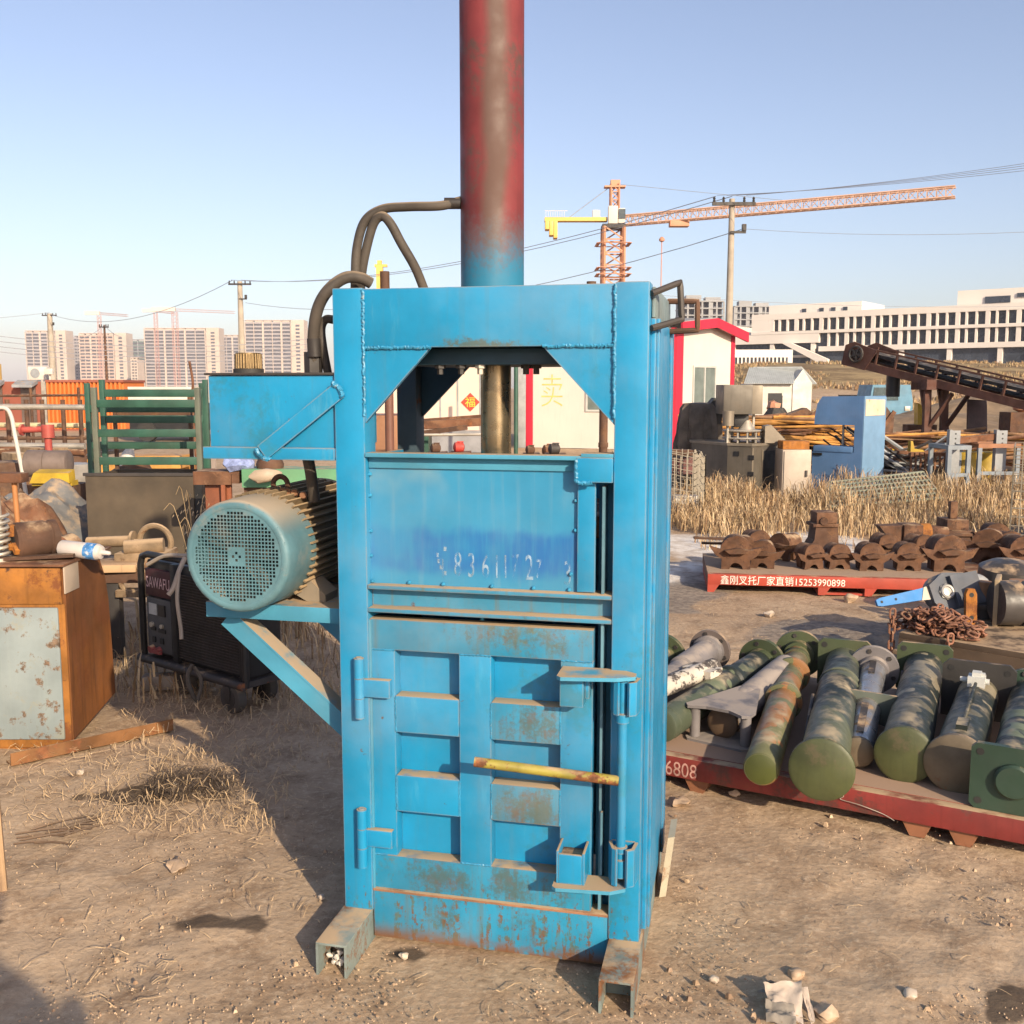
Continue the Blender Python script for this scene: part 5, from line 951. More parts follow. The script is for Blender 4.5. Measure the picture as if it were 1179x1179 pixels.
# conveyor
A0, A1 = at(992, 413, 22), at(1300, 488, 17.5); cd = (A1-A0); r = thing('conveyor', 'rusty sloping belt conveyor on a steel leg at the right', 'conveyor', (0, 0, 0)); cu_ = cd.normalized(); sdv = V((-cu_.y, cu_.x, 0)).normalized(); cupv = cu_.cross(sdv); cupv = cupv if cupv.z > 0 else -cupv
cvm = M('conveyor_rust', (.085, .035, .024), var=.3, vs=3, rust=.2, dust=.3, rough=.8)
for s in (-.32, .32):
    b = MB(); b.bar(A0+sdv*s-cupv*.08, A1+sdv*s-cupv*.08, .08, .16, cupv); b.build('side_beam', cvm, r, smooth=0)
    b = MB(); b.bar(A0+sdv*s+cupv*.28+cu_*.3, A1+sdv*s+cupv*.28, .03, .035, cupv)
    for k in range(12): c = A0+cd*(.02+k*.085)+sdv*s; b.bar(c-cupv*.02, c+cupv*.28, .04, .04, cu_)
    b.build('guard_rail', cvm, r, smooth=0)
b = MB(); b.bar(A0+cupv*.17, A1+cupv*.17, .58, .06, cupv); b.bar(A0+cupv*.04, A1+cupv*.04, .5, .015, cupv); b.build('belt', black_rubber, r, smooth=0)
b = MB()
for k in range(14): c = A0+cd*(.03+k*.07)+cupv*.135; b.cyl(c-sdv*.29, c+sdv*.29, .035, n=8)
b.build('roller', dark_steel, r)
b = MB(); b.cyl(A0+cu_*.14-sdv*.41+cupv*.12, A0+cu_*.14+sdv*.41+cupv*.12, .10, n=24); b.torus(A0+cu_*.14-sdv*.42+cupv*.12, sdv, .16, .025, 24, 6); [b.bar(A0+cu_*.14-sdv*.42+cupv*.12, A0+cu_*.14-sdv*.42+cupv*.12+(cu_*math.cos(k*1.257)+cupv*math.sin(k*1.257))*.16, .03, .03) for k in range(5)]; b.build('head_pulley', dark_steel, r)
for s in (-.33, .33): b = MB(); b.prism([(-.2, -.17), (.4, -.17), (.6, .28), (-.0, .36), (-.2, .25)], A0+sdv*s*1.15, cu_, cupv, sdv*.02); b.build('head_plate', cvm, r, smooth=0)
LG = A0+cd*.335
for s in (-.3, .3):
    p = LG+sdv*s; b = MB(); b.bar(V((p.x, p.y, .0)), p-cupv*.2, .13, .13, (1, 0, 0)); b.bar(V((p.x+.18*1, p.y, .0)), p-cupv*.2-cu_*.12, .08, .1, (1, 0, 0)); b.bar(V((p.x+.02, p.y, p.z-1.0)), p+cd*.10-cupv*.2, .07, .07, (0, 1, 0)); b.build('leg', cvm, r, smooth=0)
b = MB(); p = LG-cupv*.2; b.box(p.x-.35, p.x+.3, p.y-.4, p.y+.4, p.z-.05, p.z+.15); b.build('leg_head', cvm, r, smooth=0)
b = MB(); p = A0+cd*.15-cupv*.28; b.cyl(p+V((0, -.1, .1)), p+V((0, -.1, -.35)), .14, n=14); b.build('drive_motor', black_paint, r)
# stainless machine
ss = M('dull_stainless', (.115, .10, .08), var=.2, vs=2, dust=.35, rough=.5, metal=.25, streak=.3, bump=.03); ss2 = M('tan_stainless', (.22, .185, .14), var=.15, vs=2, dust=.3, rough=.5, metal=.3, bump=.03)
C0 = gd(864, 572); q1 = at(797, 512, C0.y+1.0); q2 = at(903, 512, C0.y+.55); r = thing('filling_machine', 'dull stainless machine with a head box over an octagonal cabinet in the dry grass', 'machine', C0)
zt1 = at(864, 514, C0.y).z; f0 = V((q1.x-C0.x, 1.0, 0)); f1 = V((q2.x-C0.x, .55, 0)); bk = f0+f1
b = MB(); poly = [(0, 0), (f1.x, f1.y), (f1.x-.05, f1.y+.6), (f0.x+.1, f0.y+.7), (f0.x, f0.y), (f0.x*.45, f0.y*.2)]; b.prism(poly, (0, 0, 0), (1, 0, 0), (0, 1, 0), (0, 0, zt1)); b.build('cabinet', ss, r, smooth=0)
b = MB(); b.prism([(x*1.04, y*1.04-.02) for x, y in poly], (0, 0, zt1+.001), (1, 0, 0), (0, 1, 0), (0, 0, .035)); b.build('table_top', ss2, r, smooth=0)
dn = V((f1.y, -f1.x, 0)).normalized(); du = f1.normalized(); b = MB(); b.prism([(.28, .12), (f1.length-.05, .12), (f1.length-.05, zt1-.08), (.28, zt1-.08)], dn*.006, du, (0, 0, 1), -dn*.004); b.build('opening', black_paint, r, smooth=0)
b = MB(); b.prism([(-.0, .0), (.035, .0), (.035, zt1-.02), (0, zt1-.02)], dn*.012, du, (0, 0, 1), -dn*.01); b.prism([(.25, .1), (.279, .1), (.279, zt1-.06), (.25, zt1-.06)], dn*.012, du, (0, 0, 1), -dn*.01); b.build('door_edge', ss2, r, smooth=0)
b = MB(); fl0 = V((f0.x*.45, f0.y*.2, 0)); fd = -fl0.normalized(); fn = V((fd.y, -fd.x, 0)); fn = fn if fn.y < 0 else -fn
for s, z in ((.10, zt1-.15), (.33, zt1-.2), (.33, .3)): b.prism([(s, z), (s+.08, z), (s+.08, z+.07), (s, z+.07)], fl0+fn*.012, fd, (0, 0, 1), -fn*.01)
b.build('latch', black_paint, r, smooth=0)
u0, u1 = at(832, 443, C0.y+.4), at(868, 443, C0.y+.25); ux = u0.x-C0.x; uw = u1.x-u0.x; zb, ztp = at(850, 477, C0.y+.35).z, u0.z
b = MB(); b.box(ux, ux+uw, .3, .9, zb, ztp, .01); b.build('head_box', ss, r); b = MB(); b.box(ux+uw+.002, ux+uw+.17, .38, .9, zb, ztp-.01, .004); b.build('head_side', ss2, r)
b = MB(); b.cyl((ux+.08, .32, zb-.17), (ux+.08, .32, zb+.05), .085, n=18); b.build('canister', ss2, r)
for x, y in ((ux+.08, .35), (ux+.5, .5), (ux+.25, .8)): b = MB(); b.cyl((x, y, zt1+.03), (x, y, zb+.01), .022, n=10); b.build('column', pale_steel, r)
b = MB()
for z in (zt1+.09, zt1+.2): b.lathe((ux+.35, .5, z), (0, 0, 1), [(.30, 0), (.31, .012), (.30, .026)], 28)
for k in range(12): a = k*math.pi/6; b.cyl((ux+.35+.27*math.cos(a), .5+.27*math.sin(a), zt1+.035), (ux+.35+.27*math.cos(a), .5+.27*math.sin(a), zt1+.20), .014, n=6)
b.lathe((ux+.4, .5, zt1+.227), (0, 0, 1), [(.13, 0), (.05, .14)], 16); b.build('turret', pale_steel, r)
b = MB(); b.box(ux+.2, ux+.42, .45, .65, zt1+.26, zb-.002, .02); b.build('drive_housing', black_paint, r)
b = MB(); cxp = at(888, 505, C0.y+.3).x-C0.x; b.prism([(-.12, 0), (.17, 0), (.20, .035), (-.03, .27), (-.12, .25)], (cxp, .2, zt1+.037), (1, 0, 0), (0, 0, 1), (0, .22, 0)); cb = b.build('control_box', ss2, r, smooth=0)
b = MB()
for i in range(3):
    for j in range(3): s = .06+i*.08; c = V((cxp+.20-.23*(s/.30)*.9, .24+j*.07, zt1+.072+.235*(s/.30)*.9)); b.cyl(c, c+V((.015, 0, .015)), .016, n=8)
b.build('button', black_paint, cb)
# tarp covered thing
q = at(808, 520, 16); r = thing('covered_stand', 'dark brown tarp draped over a stand beside the kiosk', 'tarpaulin', (q.x, 16.3, 0)); b = MB(); n = 40; vs_ = []; ztp = at(808, 463, 16.3).z
prof = [(.34, 0), (.36, .3), (.35, .7), (.33, 1.0), (.30, ztp-.10), (.25, ztp-.02), (.0, ztp)]
for rr, z in prof:
    for k in range(n):
        a = 2*math.pi*k/n; f = 1+.16*math.sin(a*7+z*2)*min(1, (ztp-z)*1.5)+.08*math.sin(a*13+z*4); vs_.append((rr*f*math.cos(a)*1.0, rr*f*.7*math.sin(a), z))
b.add(vs_, [(i*n+k, i*n+(k+1) % n, (i+1)*n+(k+1) % n, (i+1)*n+k) for i in range(len(prof)-1) for k in range(n)]); b.build('tarp', M('brown_tarp', (.085, .068, .052), var=.35, vs=5, dust=.3, rough=.7, bump=.2), r)
b = MB(); b.prism([(-.05, 0), (.16, 0), (.20, .3), (.05, .42), (-.05, .3)], (.18, -.1, ztp-.35), (1, 0, 0), (0, 0, 1), (0, .3, 0)); b.build('loose_flap', black_rubber, r, smooth=0)
# beige cabinet, blue machine
q = gd(900, 574); q2 = at(935, 520, q.y); zt_ = at(900, 518, q.y).z; r = thing('beige_cabinet', 'beige steel cabinet with a small lock between the stainless and blue machines', 'cabinet', q); w_ = q2.x-q.x
b = MB(); b.box(0, w_, .02, .45, 0, zt_, .008); b.build('body', M('beige_cabinet', (.40, .33, .26), var=.1, dust=.2, rust=.08, rough=.5), r); b = MB(); b.box(.02, w_-.02, -.0, .0195, .03, zt_-.02, .004); dd_ = b.build('door', M('beige_door', (.42, .35, .28), var=.1, dust=.15, rough=.5), r); b = MB(); b.box(w_-.09, w_-.06, -.02, -.001, zt_*.45, zt_*.58); b.build('lock', dark_steel, dd_, smooth=0)
b = MB(); b.box(.02, w_-.01, .1, .4, zt_+.001, zt_+.12, .01); b.build('lid_tray', rust_orange, r)
bm_ = M('machine_blue', (.10, .205, .39), var=.15, vs=1.5, dust=.25, rust=.05, rough=.5, bump=.05, streak=.15); q = gd(990, 567); Yb = q.y; r = thing('blue_machine', 'blue C shaped machine frame with an open throat standing in dry grass', 'machine', q, -.78)
def bl(px, py): p = at(px, py, Yb); return ((p.x-q.x)/.90, p.z)
x0 = bl(935, 560)[0]; zT = bl(970, 456)[1]; n0, n1 = bl(960, 490)[1], bl(960, 522)[1]; xn = bl(984, 500)[0]; dep = .70
b = MB(); b.prism([(x0, 0), (0, 0), (0, zT), (x0+.14, zT-.01), (x0+.06, zT-.12), (x0+.02, n0+.12), (x0+.02, n0), (xn, n0), (xn, n1), (x0-.0, n1)], (0, 0, 0), (1, 0, 0), (0, 0, 1), (.03, dep, 0)); b.build('frame', bm_, r, smooth=0)
b = MB(); b.box(x0+.02, xn-.02, -.012, .3, n1+.002, n1+.09, .005); b.build('table', bm_, r); b = MB(); b.box(x0+.02, x0+.17, -.02, -.001, n1-.06, n1-.02); b.build('name_plate', black_paint, r, smooth=0)
b = MB(); b.prism([(.0, 0), (dep*1.0, 0), (dep, zT-.02), (0, zT)], (.003, .005, 0), (.03, 1, 0), (0, 0, 1), (.012, 0, 0)); b.build('side_plate', M('sunlit_blue_side', (.15, .27, .42), var=.1, dust=.15, rust=.1, rs=4, rough=.5), r, smooth=0)  # side plate: machine blue made paler, sunlight on this side painted in
b = MB(); b.prism([(.03, zT-.30), (dep-.06, zT-.30), (dep-.06, zT-.06), (.03, zT-.05)], (.016, .005, 0), (.03, 1, 0), (0, 0, 1), (.008, 0, 0)); b.build('side_label', M('peeling_cream_patch', (.62, .5, .36), var=.15, rust=.3, rs=9, rustcol=(.35, .16, .04), bump=0), r, smooth=0)
b = MB(); b.cyl((xn-.28, .2, n1+.09), (xn-.28, .2, n0), .02, n=8); b.build('spindle', pale_steel, r)
# pipe heaps (uncountable rods) and pieces among them
rod_m = M('orange_rods', (.42, .20, .045), var=.45, vs=3, rust=.25, rs=5, rough=.75, bump=0); rod_b = M('brown_rods', (.20, .11, .055), var=.45, vs=3, rust=.3, rs=5, rough=.8, bump=0)
def rods(px0, px1, yb, yt, Y, n, mats, label, tilt=.04, seed=1, depth=1.6):
    random.seed(seed); b = MB()
    for k in range(n):
        px = random.uniform(px0, px1); t = random.random(); YY = Y+random.uniform(0, depth); y = yb+(yt-yb)*t; c = at(px, y, YY); l = random.uniform(.8, 2.0); a = random.gauss(0, .16); d = V((math.cos(a), math.sin(a)*.8, random.gauss(0, tilt))); b.m = random.randrange(len(mats)); b.tube([c-d*l/2, c+d*l/2], random.uniform(.012, .035), 6)
    # bearers under the heap
    o = b.build(label[0], mats, None); kind(o, 'stuff'); tag(o, label[1], 'pipes'); return o
rods(835, 945, 512, 480, 17.5, 240, [rod_m, rod_b, rod_m, rusty], ('rod_pile', 'heap of long orange brown rods behind the stainless and blue machines'), seed=3)
rods(1012, 1200, 530, 500, 18.5, 330, [rod_b, rod_m, rusty, rod_b, yellow_paint, rust_brown], ('rod_pile', 'wide heap of brown and yellow rods under the conveyor'), tilt=.09, seed=5)
rods(840, 960, 545, 512, 18.2, 160, [rust_brown, rod_b, dark_steel], ('dark_rod_pile', 'dark brown tangle of rods low behind the beige cabinet'), tilt=.25, seed=6)
rods(1010, 1060, 570, 525, 16.4, 150, [dark_steel, rust_brown, grey_paint], ('wire_tangle', 'dark tangle of wire and scrap right of the blue machine'), tilt=.5, seed=9, depth=.7)
random.seed(11)
# crates and tables right of the blue machine
P = at(1049, 521, 15.8); Q = at(1088, 521, 15.8); r = thing('rusty_crate', 'rusty slatted crate in the grass under the conveyor leg', 'crate', (P.x, 15.8, 0)); w_ = Q.x-P.x; b = MB()
for k in range(8): b.box(k*w_/7-.015, k*w_/7+.015, -.02, .0, 0, P.z)
b.build('slats', rusty, r, smooth=0); b = MB(); b.box(0, w_, .001, .5, 0, .06); b.build('floor_plate', rusty, r, smooth=0); b = MB(); b.box(-.03, w_+.03, .001, .03, P.z-.06, P.z); b.build('top_rail', rusty, r, smooth=0); b = MB(); b.box(-.03, w_+.03, .47, .5, P.z-.06, P.z); b.build('top_rail', rusty, r, smooth=0)
b = MB(); b.prism([(0, 0), (.22, 0), (.20, .03), (.06, .05), (.03, .17), (0, .17)], (.05, .15, P.z+.0), (1, 0, 0), (0, 0, 1), (0, .12, 0)); tag(b.build('yellow_bracket', yellow_paint, loc=(P.x, 15.8, .001), smooth=0), 'yellow bracket resting on the rusty slatted crate', 'bracket')
def table(px0, px1, ytop, yfoot, Y, mat, label, dep=.7, shelf=None, topm=None):
    P, Q = at(px0, ytop, Y), at(px1, ytop, Y); w = Q.x-P.x; r = thing('steel_table', label, 'table', (P.x, Y, 0)); b = MB(); b.box(0, w, 0, .06, P.z-.06, P.z); b.box(0, w, dep-.06, dep, P.z-.06, P.z); b.box(0, .06, .061, dep-.061, P.z-.06, P.z); b.box(w-.06, w, .061, dep-.061, P.z-.06, P.z); b.build('top_frame', topm or mat, r, smooth=0)
    for x in (.03, w-.03):
        for y in (.03, dep-.03): b = MB(); b.box(x-.028, x+.028, y-.028, y+.028, 0, P.z-.0605); b.build('leg', mat, r, smooth=0)
    if shelf: b = MB(); z = at(px0, shelf, Y).z; b.box(.06, w-.06, .0, .05, z-.05, z); b.build('lower_rail', mat, r, smooth=0)
blu_s = M('blue_grey_steel', (.19, .22, .25), var=.2, rust=.15, dust=.2)
table(1092, 1119, 513, 578, 14.6, blu_s, 'narrow blue grey steel table frame right of the conveyor leg', shelf=545)
table(1127, 1176, 511, 560, 14.8, blu_s, 'wider steel table frame with a rusty top at the right', topm=M('rust_top', (.26, .11, .05), var=.3), shelf=543)
r = thing('channel_steel', 'short rusty channel steel lying on the table frames', 'steel beam'); b = MB(); b.bar(at(1103, 507, 15.1), at(1150, 502, 15.1), .12, .09); b.build('beam', rusty, r, smooth=0)
for px, lab in ((1096, 'grey perforated upright left of the channel steel'), (1150, 'grey upright bracket right of the channel steel')):
    P = at(px, 512, 15.0); r = thing('steel_upright', lab, 'bracket', (P.x, 15.0, P.z)); b = MB(); b.box(-.04, .0, 0, .1, -P.z+.0, .22); b.box(.0005, .12, .0, .01, -P.z, .21); b.build('plate', grey_paint, r, smooth=0); b = MB(); [b.cyl((.05, -.002, z), (.05, .0, z), .014, n=8) for z in (.02, .09, .16)]; b.build('bolt_hole', black_paint, r)
for px, lab in ((1110, 'left yellow drum under the steel tables'), (1134, 'right yellow drum under the steel tables')):
    P = at(px, 520, 15.6); r = thing('yellow_drum', lab, 'drum', (P.x, 15.6, 0)); b = MB(); b.lathe((0, 0, 0), (0, 0, 1), [(.19, 0), (.195, .03), (.19, .25), (.20, .27), (.19, .29), (.19, P.z-.04), (.195, P.z)], 24); b.build('drum', M('old_yellow_drum', (.42, .28, .03), var=.3, rust=.3) if 'old_yellow_drum' not in bpy.data.materials else bpy.data.materials['old_yellow_drum'], r)
P = at(1130, 461, 20); r = thing('steel_sheet', 'dark brown steel sheet leaning beyond the rods', 'steel sheet', (P.x, 20, 0)); b = MB(); b.prism([(-.22, 0), (.2, 0), (.16, P.z), (-.22, P.z+.02)], (0, 0, 0), (1, 0, 0), (0, .08, 1), (0, .04, 0)); b.build('sheet', M('plum_brown', (.06, .032, .035), var=.2, streak=.3), r, smooth=0)
q = at(1063, 475, 21); r = thing('yellow_scrap', 'yellow folded scrap plate beyond the rods', 'scrap', (q.x, 21, 0)); b = MB(); b.prism([(-.1, .0), (.1, 0), (.06, .35), (-.1, .45)], (0, 0, q.z-.25), (1, 0, 0), (0, .1, 1), (.0, .2, 0)); b.build('plate', yellow_paint, r, smooth=0); b = MB(); b.box(-.3, .3, .0, .3, 0, q.z-.251); b.build('stand', rust_brown, r, smooth=0)
q = at(1176, 465, 21); r = thing('orange_scrap', 'orange ball shaped buoy at the right edge beyond the rods', 'buoy', (q.x, 21, 0)); b = MB(); b.lathe((0, 0, q.z-.18), (0, 0, 1), [(.02, 0), (.15, .06), (.18, .18), (.15, .3), (.02, .36)], 16); b.build('ball', c_or, r); b = MB(); b.box(-.3, .3, -.2, .3, 0, q.z-.17); b.build('stand', rust_brown, r, smooth=0)
hm = M('brown_earth', (.20, .14, .085), var=.3, vs=1.5, col2=(.34, .25, .14), c2=.4, c2s=2, bump=.4, bs=8, rough=.95)
kind(heap('earth_bank', hm, 11.5, 30, 6.5, 4.5, .85, 'low earth bank behind the scrap', 'earth', 21, n=40, amp=.5), 'structure')
kind(heap('earth_bank', hm, 21, 36, 9, 5, 1.5, 'low earth bank behind the conveyor', 'earth', 27, n=40, amp=.5), 'structure')
# grey green grating lying in the grass
p = [gd(955, 583, .12), gd(1085, 573, .16), at(1062, 556, 14.2), at(955, 568, 13.9)]; r = thing('steel_grating', 'grey green steel grating lying tilted in the dry grass', 'grating'); b = MB(); p[2].z = .42; p[3].z = .30
for k in range(26): t = k/25; b.bar(p[0].lerp(p[1], t), p[3].lerp(p[2], t), .02, .02)
for k in range(7): t = k/6; b.bar(p[0].lerp(p[3], t), p[1].lerp(p[2], t), .025 if k % 6 else .06, .025)
b.build('grating', M('grey_green_steel', (.20, .215, .16), var=.2, rust=.15, dust=.4), r, smooth=0)
# mesh baskets
def basket(P, w, d, h, label, n=(10, 8), rot=0, sag=.0):
    r = thing('mesh_basket', label, 'basket', P, rot); b = MB(); rr = .005
    for (o, u, L_) in ((V((0, 0, 0)), V((1, 0, 0)), w), (V((0, d, 0)), V((1, 0, 0)), w), (V((0, 0, 0)), V((0, 1, 0)), d), (V((w, 0, 0)), V((0, 1, 0)), d)):
        for k in range(n[0]+1): s = k*L_/n[0]; b.bar(o+u*s+V((0, 0, .1)), o+u*s+V((0, 0, h-sag*math.sin(k*.9))), rr*2, rr*2, u)
        for j in range(n[1]+1): z = .1+j*(h-.1)/n[1]; b.tube([o+u*(q_*L_/8)+V((0, 0, z-(sag*math.sin(q_*1.1) if j else 0))) for q_ in range(9)], rr, 5)
    b.build('wire_mesh', M('galvanised_wire', (.30, .26, .20), var=.2, rust=.2, metal=.3, bump=0) if 'galvanised_wire' not in bpy.data.materials else bpy.data.materials['galvanised_wire'], r)
    b = MB(); b.box(0, w, 0, d, .075, .095); 
    for x in (.05, w-.05):
        for y in (.05, d-.05): b.box(x-.03, x+.03, y-.03, y+.03, -.01, .0745)
    b.build('base', dark_steel, r, smooth=0)
q = gd(700, 598); basket((gd(760, 594).x-.55, 12.3, 0), gd(806, 594).x-gd(760, 594).x+.55, .8, .78, 'bent wire mesh basket beside the press and the stainless machine', (14, 8), sag=.03)
r = thing('white_box', 'white box inside the left mesh basket', 'box', (gd(783, 590).x, 12.6, .1)); b = MB(); b.box(-.16, .16, -.1, .1, 0, .16, .01); b.build('box', white_paint, r)
r = thing('rusty_beam', 'rusty beam lying across the top of the left mesh basket', 'steel beam'); b = MB(); b.bar(at(740, 520, 13.3), at(797, 521, 13.3), .2, .07); b.build('beam', rust_brown, r, smooth=0); b = MB(); b.bar(at(745, 536, 13.35), at(797, 536, 13.35), .1, .22); b.build('web', M('dark_red_beam', (.12, .04, .035), var=.2), r, smooth=0)
q = at(1161, 632, 10.3); basket((q.x, 10.3, 0), 1.0, .9, 1.0, 'tall pale wire mesh basket at the right edge in the grass', (12, 10), rot=-.47)
# ------------------------------------------------------------------ red pallet with rusty saddle castings
redp = M('worn_red_pallet', (.185, .024, .02), var=.25, vs=4, col2=(.09, .035, .028), c2=.5, c2s=5, rust=.25, rs=9, dust=.55, rough=.6, streak=.3)
redp2 = M('bright_red_pallet', (.36, .05, .028), var=.2, vs=3, rust=.15, rs=8, dust=.3, rough=.55)
deck_m = M('dusty_deck', (.20, .12, .085), var=.25, vs=3, rust=.25, dust=.8, dustcol=(.36, .25, .17), rough=.9)
L0, L1 = gd(815, 660, .14), gd(1124, 668, .14); L0.z = L1.z = 0; d = L1-L0; WP = d.length
r = thing('red_pallet', 'red steel pallet with a painted phone number under the rusty castings', 'pallet', L0, math.atan2(d.y, d.x))
b = MB(); b.box(0, WP, .0, .05, .05, .135, .003); b.build('front_rail', redp2, r)
b = MB(); b.box(0, WP, .051, 1.0, .125, .139, .002); b.box(0, .05, .051, 1.0, .05, .1245); b.box(WP-.05, WP, .051, 1.0, .05, .1245); b.build('deck', deck_m, r, smooth=0)
for x in (.0, .85, 1.2, WP-.07):
    b = MB(); b.prism([(.0, -.01), (.05, -.01), (.09, .05), (-.0, .05)], (x, .0, 0), (1, 0, 0), (0, 0, 1), (0, .9, 0)); b.build('foot', redp2, r, smooth=0)
b = MB(); b.box(.87, 1.23, .02, .06, -.01, .005); b.build('foot_strip', redp2, r, smooth=0)
text('lettering', '鑫刚叉托厂家直销15253990898', .078, white_ink, (.10, -.001, .062), (1, 0, 0), (0, 0, 1), r, width=.97*(936-833)/(936-833)*.98)
# saddle casting prototype: arched plate with two wings, half round dome running back, cross web
cast_m = M('rusty_casting', (.105, .048, .024), var=.45, vs=6, col2=(.16, .08, .04), c2=.5, c2s=5, rust=.4, rs=14, rustcol=(.055, .023, .013), dust=.25, rough=.85, bump=.25)
def casting(label, P, rot, s=1.0):
    r = thing('saddle_casting', label, 'casting', P, rot, 'rusty saddle castings')
    b = MB(); arch = [(-.045+.045*(1-math.cos(math.pi*k/8)), .05*math.sin(math.pi*k/8)) for k in range(9)]
    prof = [(-.105, 0)]+[(x, z) for x, z in arch]+[(.105, 0), (.10, .075), (.15, .10), (.195, .165), (.11, .150)]
    prof += [(.112*math.cos(math.pi*k/10), .150+.10*math.sin(math.pi*k/10)) for k in range(0, 11)][1:-1]+[(-.11, .150), (-.195, .165), (-.15, .10), (-.10, .075)]
    b.prism([(x*s, z*s) for x, z in prof], (0, -.02, 0), (1, 0, 0), (0, 0, 1), (0, .04*s, 0)); b.jitter(.010, 14, s*9); b.build('front_plate', cast_m, r, smooth=25)
    b = MB(); pr_ = [(.098*math.cos(math.pi*k/10), .145+.092*math.sin(math.pi*k/10)) for k in range(11)]+[(-.075, .10), (.075, .10)]
    b.prism([(x*s, z*s) for x, z in pr_], (0, .022*s, 0), (1, 0, 0), (0, 0, 1), (0, .17*s, 0)); b.box(-.09*s, .09*s, .08*s, .15*s, -.001, .1*s); b.jitter(.010, 11, s*5); b.build('dome', cast_m, r, smooth=30)
    b = MB(); b.prism([(-.085*s, .145*s), (.0, .162*s), (.085*s, .15*s), (.12*s, .155*s), (.07*s, .125*s), (-.05*s, .12*s)], (0, -.021, 0), (1, 0, 0), (0, 0, 1), (0, -.055*s, 0)); b.build('lip', cast_m, r, smooth=0)
    return r
pos = [(847, 655, -.15, 1.12, 'large rusty casting at the left end of the red pallet'), (878, 654, -.3, .92, 'rusty casting second from the left end of the red pallet'), (856, 645, -.2, .85, 'rusty casting tucked behind the left pair on the red pallet'), (873, 641, .2, .95, 'dark domed casting at the back left of the red pallet'), (898, 645, -.9, .95, 'grey brown casting turned sideways at the back left of the pallet'),
       (936, 655, .3, .85, 'rusty casting left of centre with its arch in shadow, before the tall stepped casting'), (966, 655, .1, .85, 'rusty casting just right of the tall stepped casting, front row'), (1003, 657, .0, .92, 'rusty casting in the middle of the pallet front row'), (1022, 644, .2, .9, 'rusty casting at the back below the anvil horn'), (1046, 657, -.05, .92, 'rusty casting in front of the anvil'),
       (1063, 645, .35, .9, 'dark casting behind the big one, below the anvil tail'), (1092, 658, -.02, 1.2, 'biggest rusty saddle casting right above the lever hoist')]
for px, py, rot, s, lab in pos: casting(lab, gd(px, py, .1395), rot, s*.98)
for px, py, rot, s, lab in ((1137, 648, -.5, 1.15, 'rusty casting right of the biggest one, tilted'), (1146, 634, -.2, 1.0, 'rusty casting at the back below the wire basket'), (1161, 645, .1, 1.0, 'rusty casting second from the right edge'), (1178, 655, .0, 1.1, 'rusty casting cut by the right edge')):
    casting(lab, gd(px, py, .1395), rot, s)
q0 = gd(1128, 664, .135); r = thing('rusty_pallet', 'rusty pallet under the castings at the right edge', 'pallet', (q0.x, q0.y, 0)); b = MB(); b.box(0, 1.1, 0, 1.3, .08, .138); b.box(0, 1.1, .0, .1, -.01, .0799); b.box(0, 1.1, 1.2, 1.3, -.01, .0799); b.build('deck', rusty, r, smooth=0)
q = gd(860, 650, .1395); r = thing('steel_bar', 'upper flat rusty blade poking out left of the red pallet', 'steel bar', (q.x, q.y+.25, .139)); b = MB(); b.bar((-.40, 0, .19), (.1, .0, .17), .05, .02); b.box(-.0, .08, -.03, .1, 0, .20); b.build('bar', rust_brown, r, smooth=0)
r = thing('steel_bar', 'lower flat rusty blade poking out left of the red pallet', 'steel bar', (q.x, q.y+.25, .139)); b = MB(); b.bar((-.30, .16, .12), (.1, .16, .11), .05, .02); b.box(-.0, .08, .12, .2, 0, .10); b.build('bar', rust_brown, r, smooth=0)
# stepped tall casting
q = gd(963, 648, .1395); r = thing('stepped_casting', 'tall dark flared casting with a block on top standing on the red pallet', 'casting', (q.x, q.y+.3, .139)); hT = at(963, 590, q.y+.3).z-.139; hM = at(963, 607, q.y+.3).z-.139
b = MB(); prof = [(-.17, 0), (.17, 0), (.15, .02), (.11, .12), (.10, hM), (-.09, hM), (-.10, .15), (-.16, .05)]; b.prism(prof, (0, 0, 0), (1, 0, 0), (0, 0, 1), (0, .2, 0)); b.build('body', rust_brown, r, smooth=25)
b = MB(); b.box(-.12, .10, -.02, .2, hM+.001, hM+.03, .004); b.box(-.09, .09, -.01, .19, hM+.031, hT, .01); b.build('block', cast_m, r); b = MB(); b.cyl((-.03, -.03, hM+.055), (-.03, .0, hM+.055), .035, n=12); b.build('boss', rust_brown, r)
# anvil
q = gd(1055, 648, .1395); Yq = q.y+.45; a0, a1 = at(1014, 606, Yq), at(1098, 606, Yq); r = thing('anvil', 'rusty anvil with its horn pointing left on top of the castings', 'anvil', (at(1044, 606, Yq).x, Yq, .139)); hA = a0.z-.139; xl = a0.x-r.location.x; xr = a1.x-r.location.x
b = MB(); b.prism([(xl, hA), (-.10, hA-.16), (-.02, hA-.165), (-.02, hA+.005), (-.1, hA)], (0, .03, 0), (1, 0, 0), (0, 0, 1), (0, .14, 0)); b.build('horn', cast_m, r, smooth=20)
b = MB(); b.box(-.0195, .15, 0, .2, hA-.17, hA+.01, .008); b.lathe((.15, .1, hA-.065), (1, 0, 0), [(.07, 0), (.075, .06), (.06, .13), (.045, xr-.16)], 18); b.prism([(-.08, 0), (.16, 0), (.12, hA-.171), (-.0, hA-.171)], (0, .02, 0), (1, 0, 0), (0, 0, 1), (0, .16, 0)); b.build('body', cast_m, r, smooth=25)
b = MB(); b.lathe((.155, .1, hA-.065), (1, 0, 0), [(.078, .0), (.079, .085), (.07, .09)], 18); b.build('orange_patch', rust_orange, r)
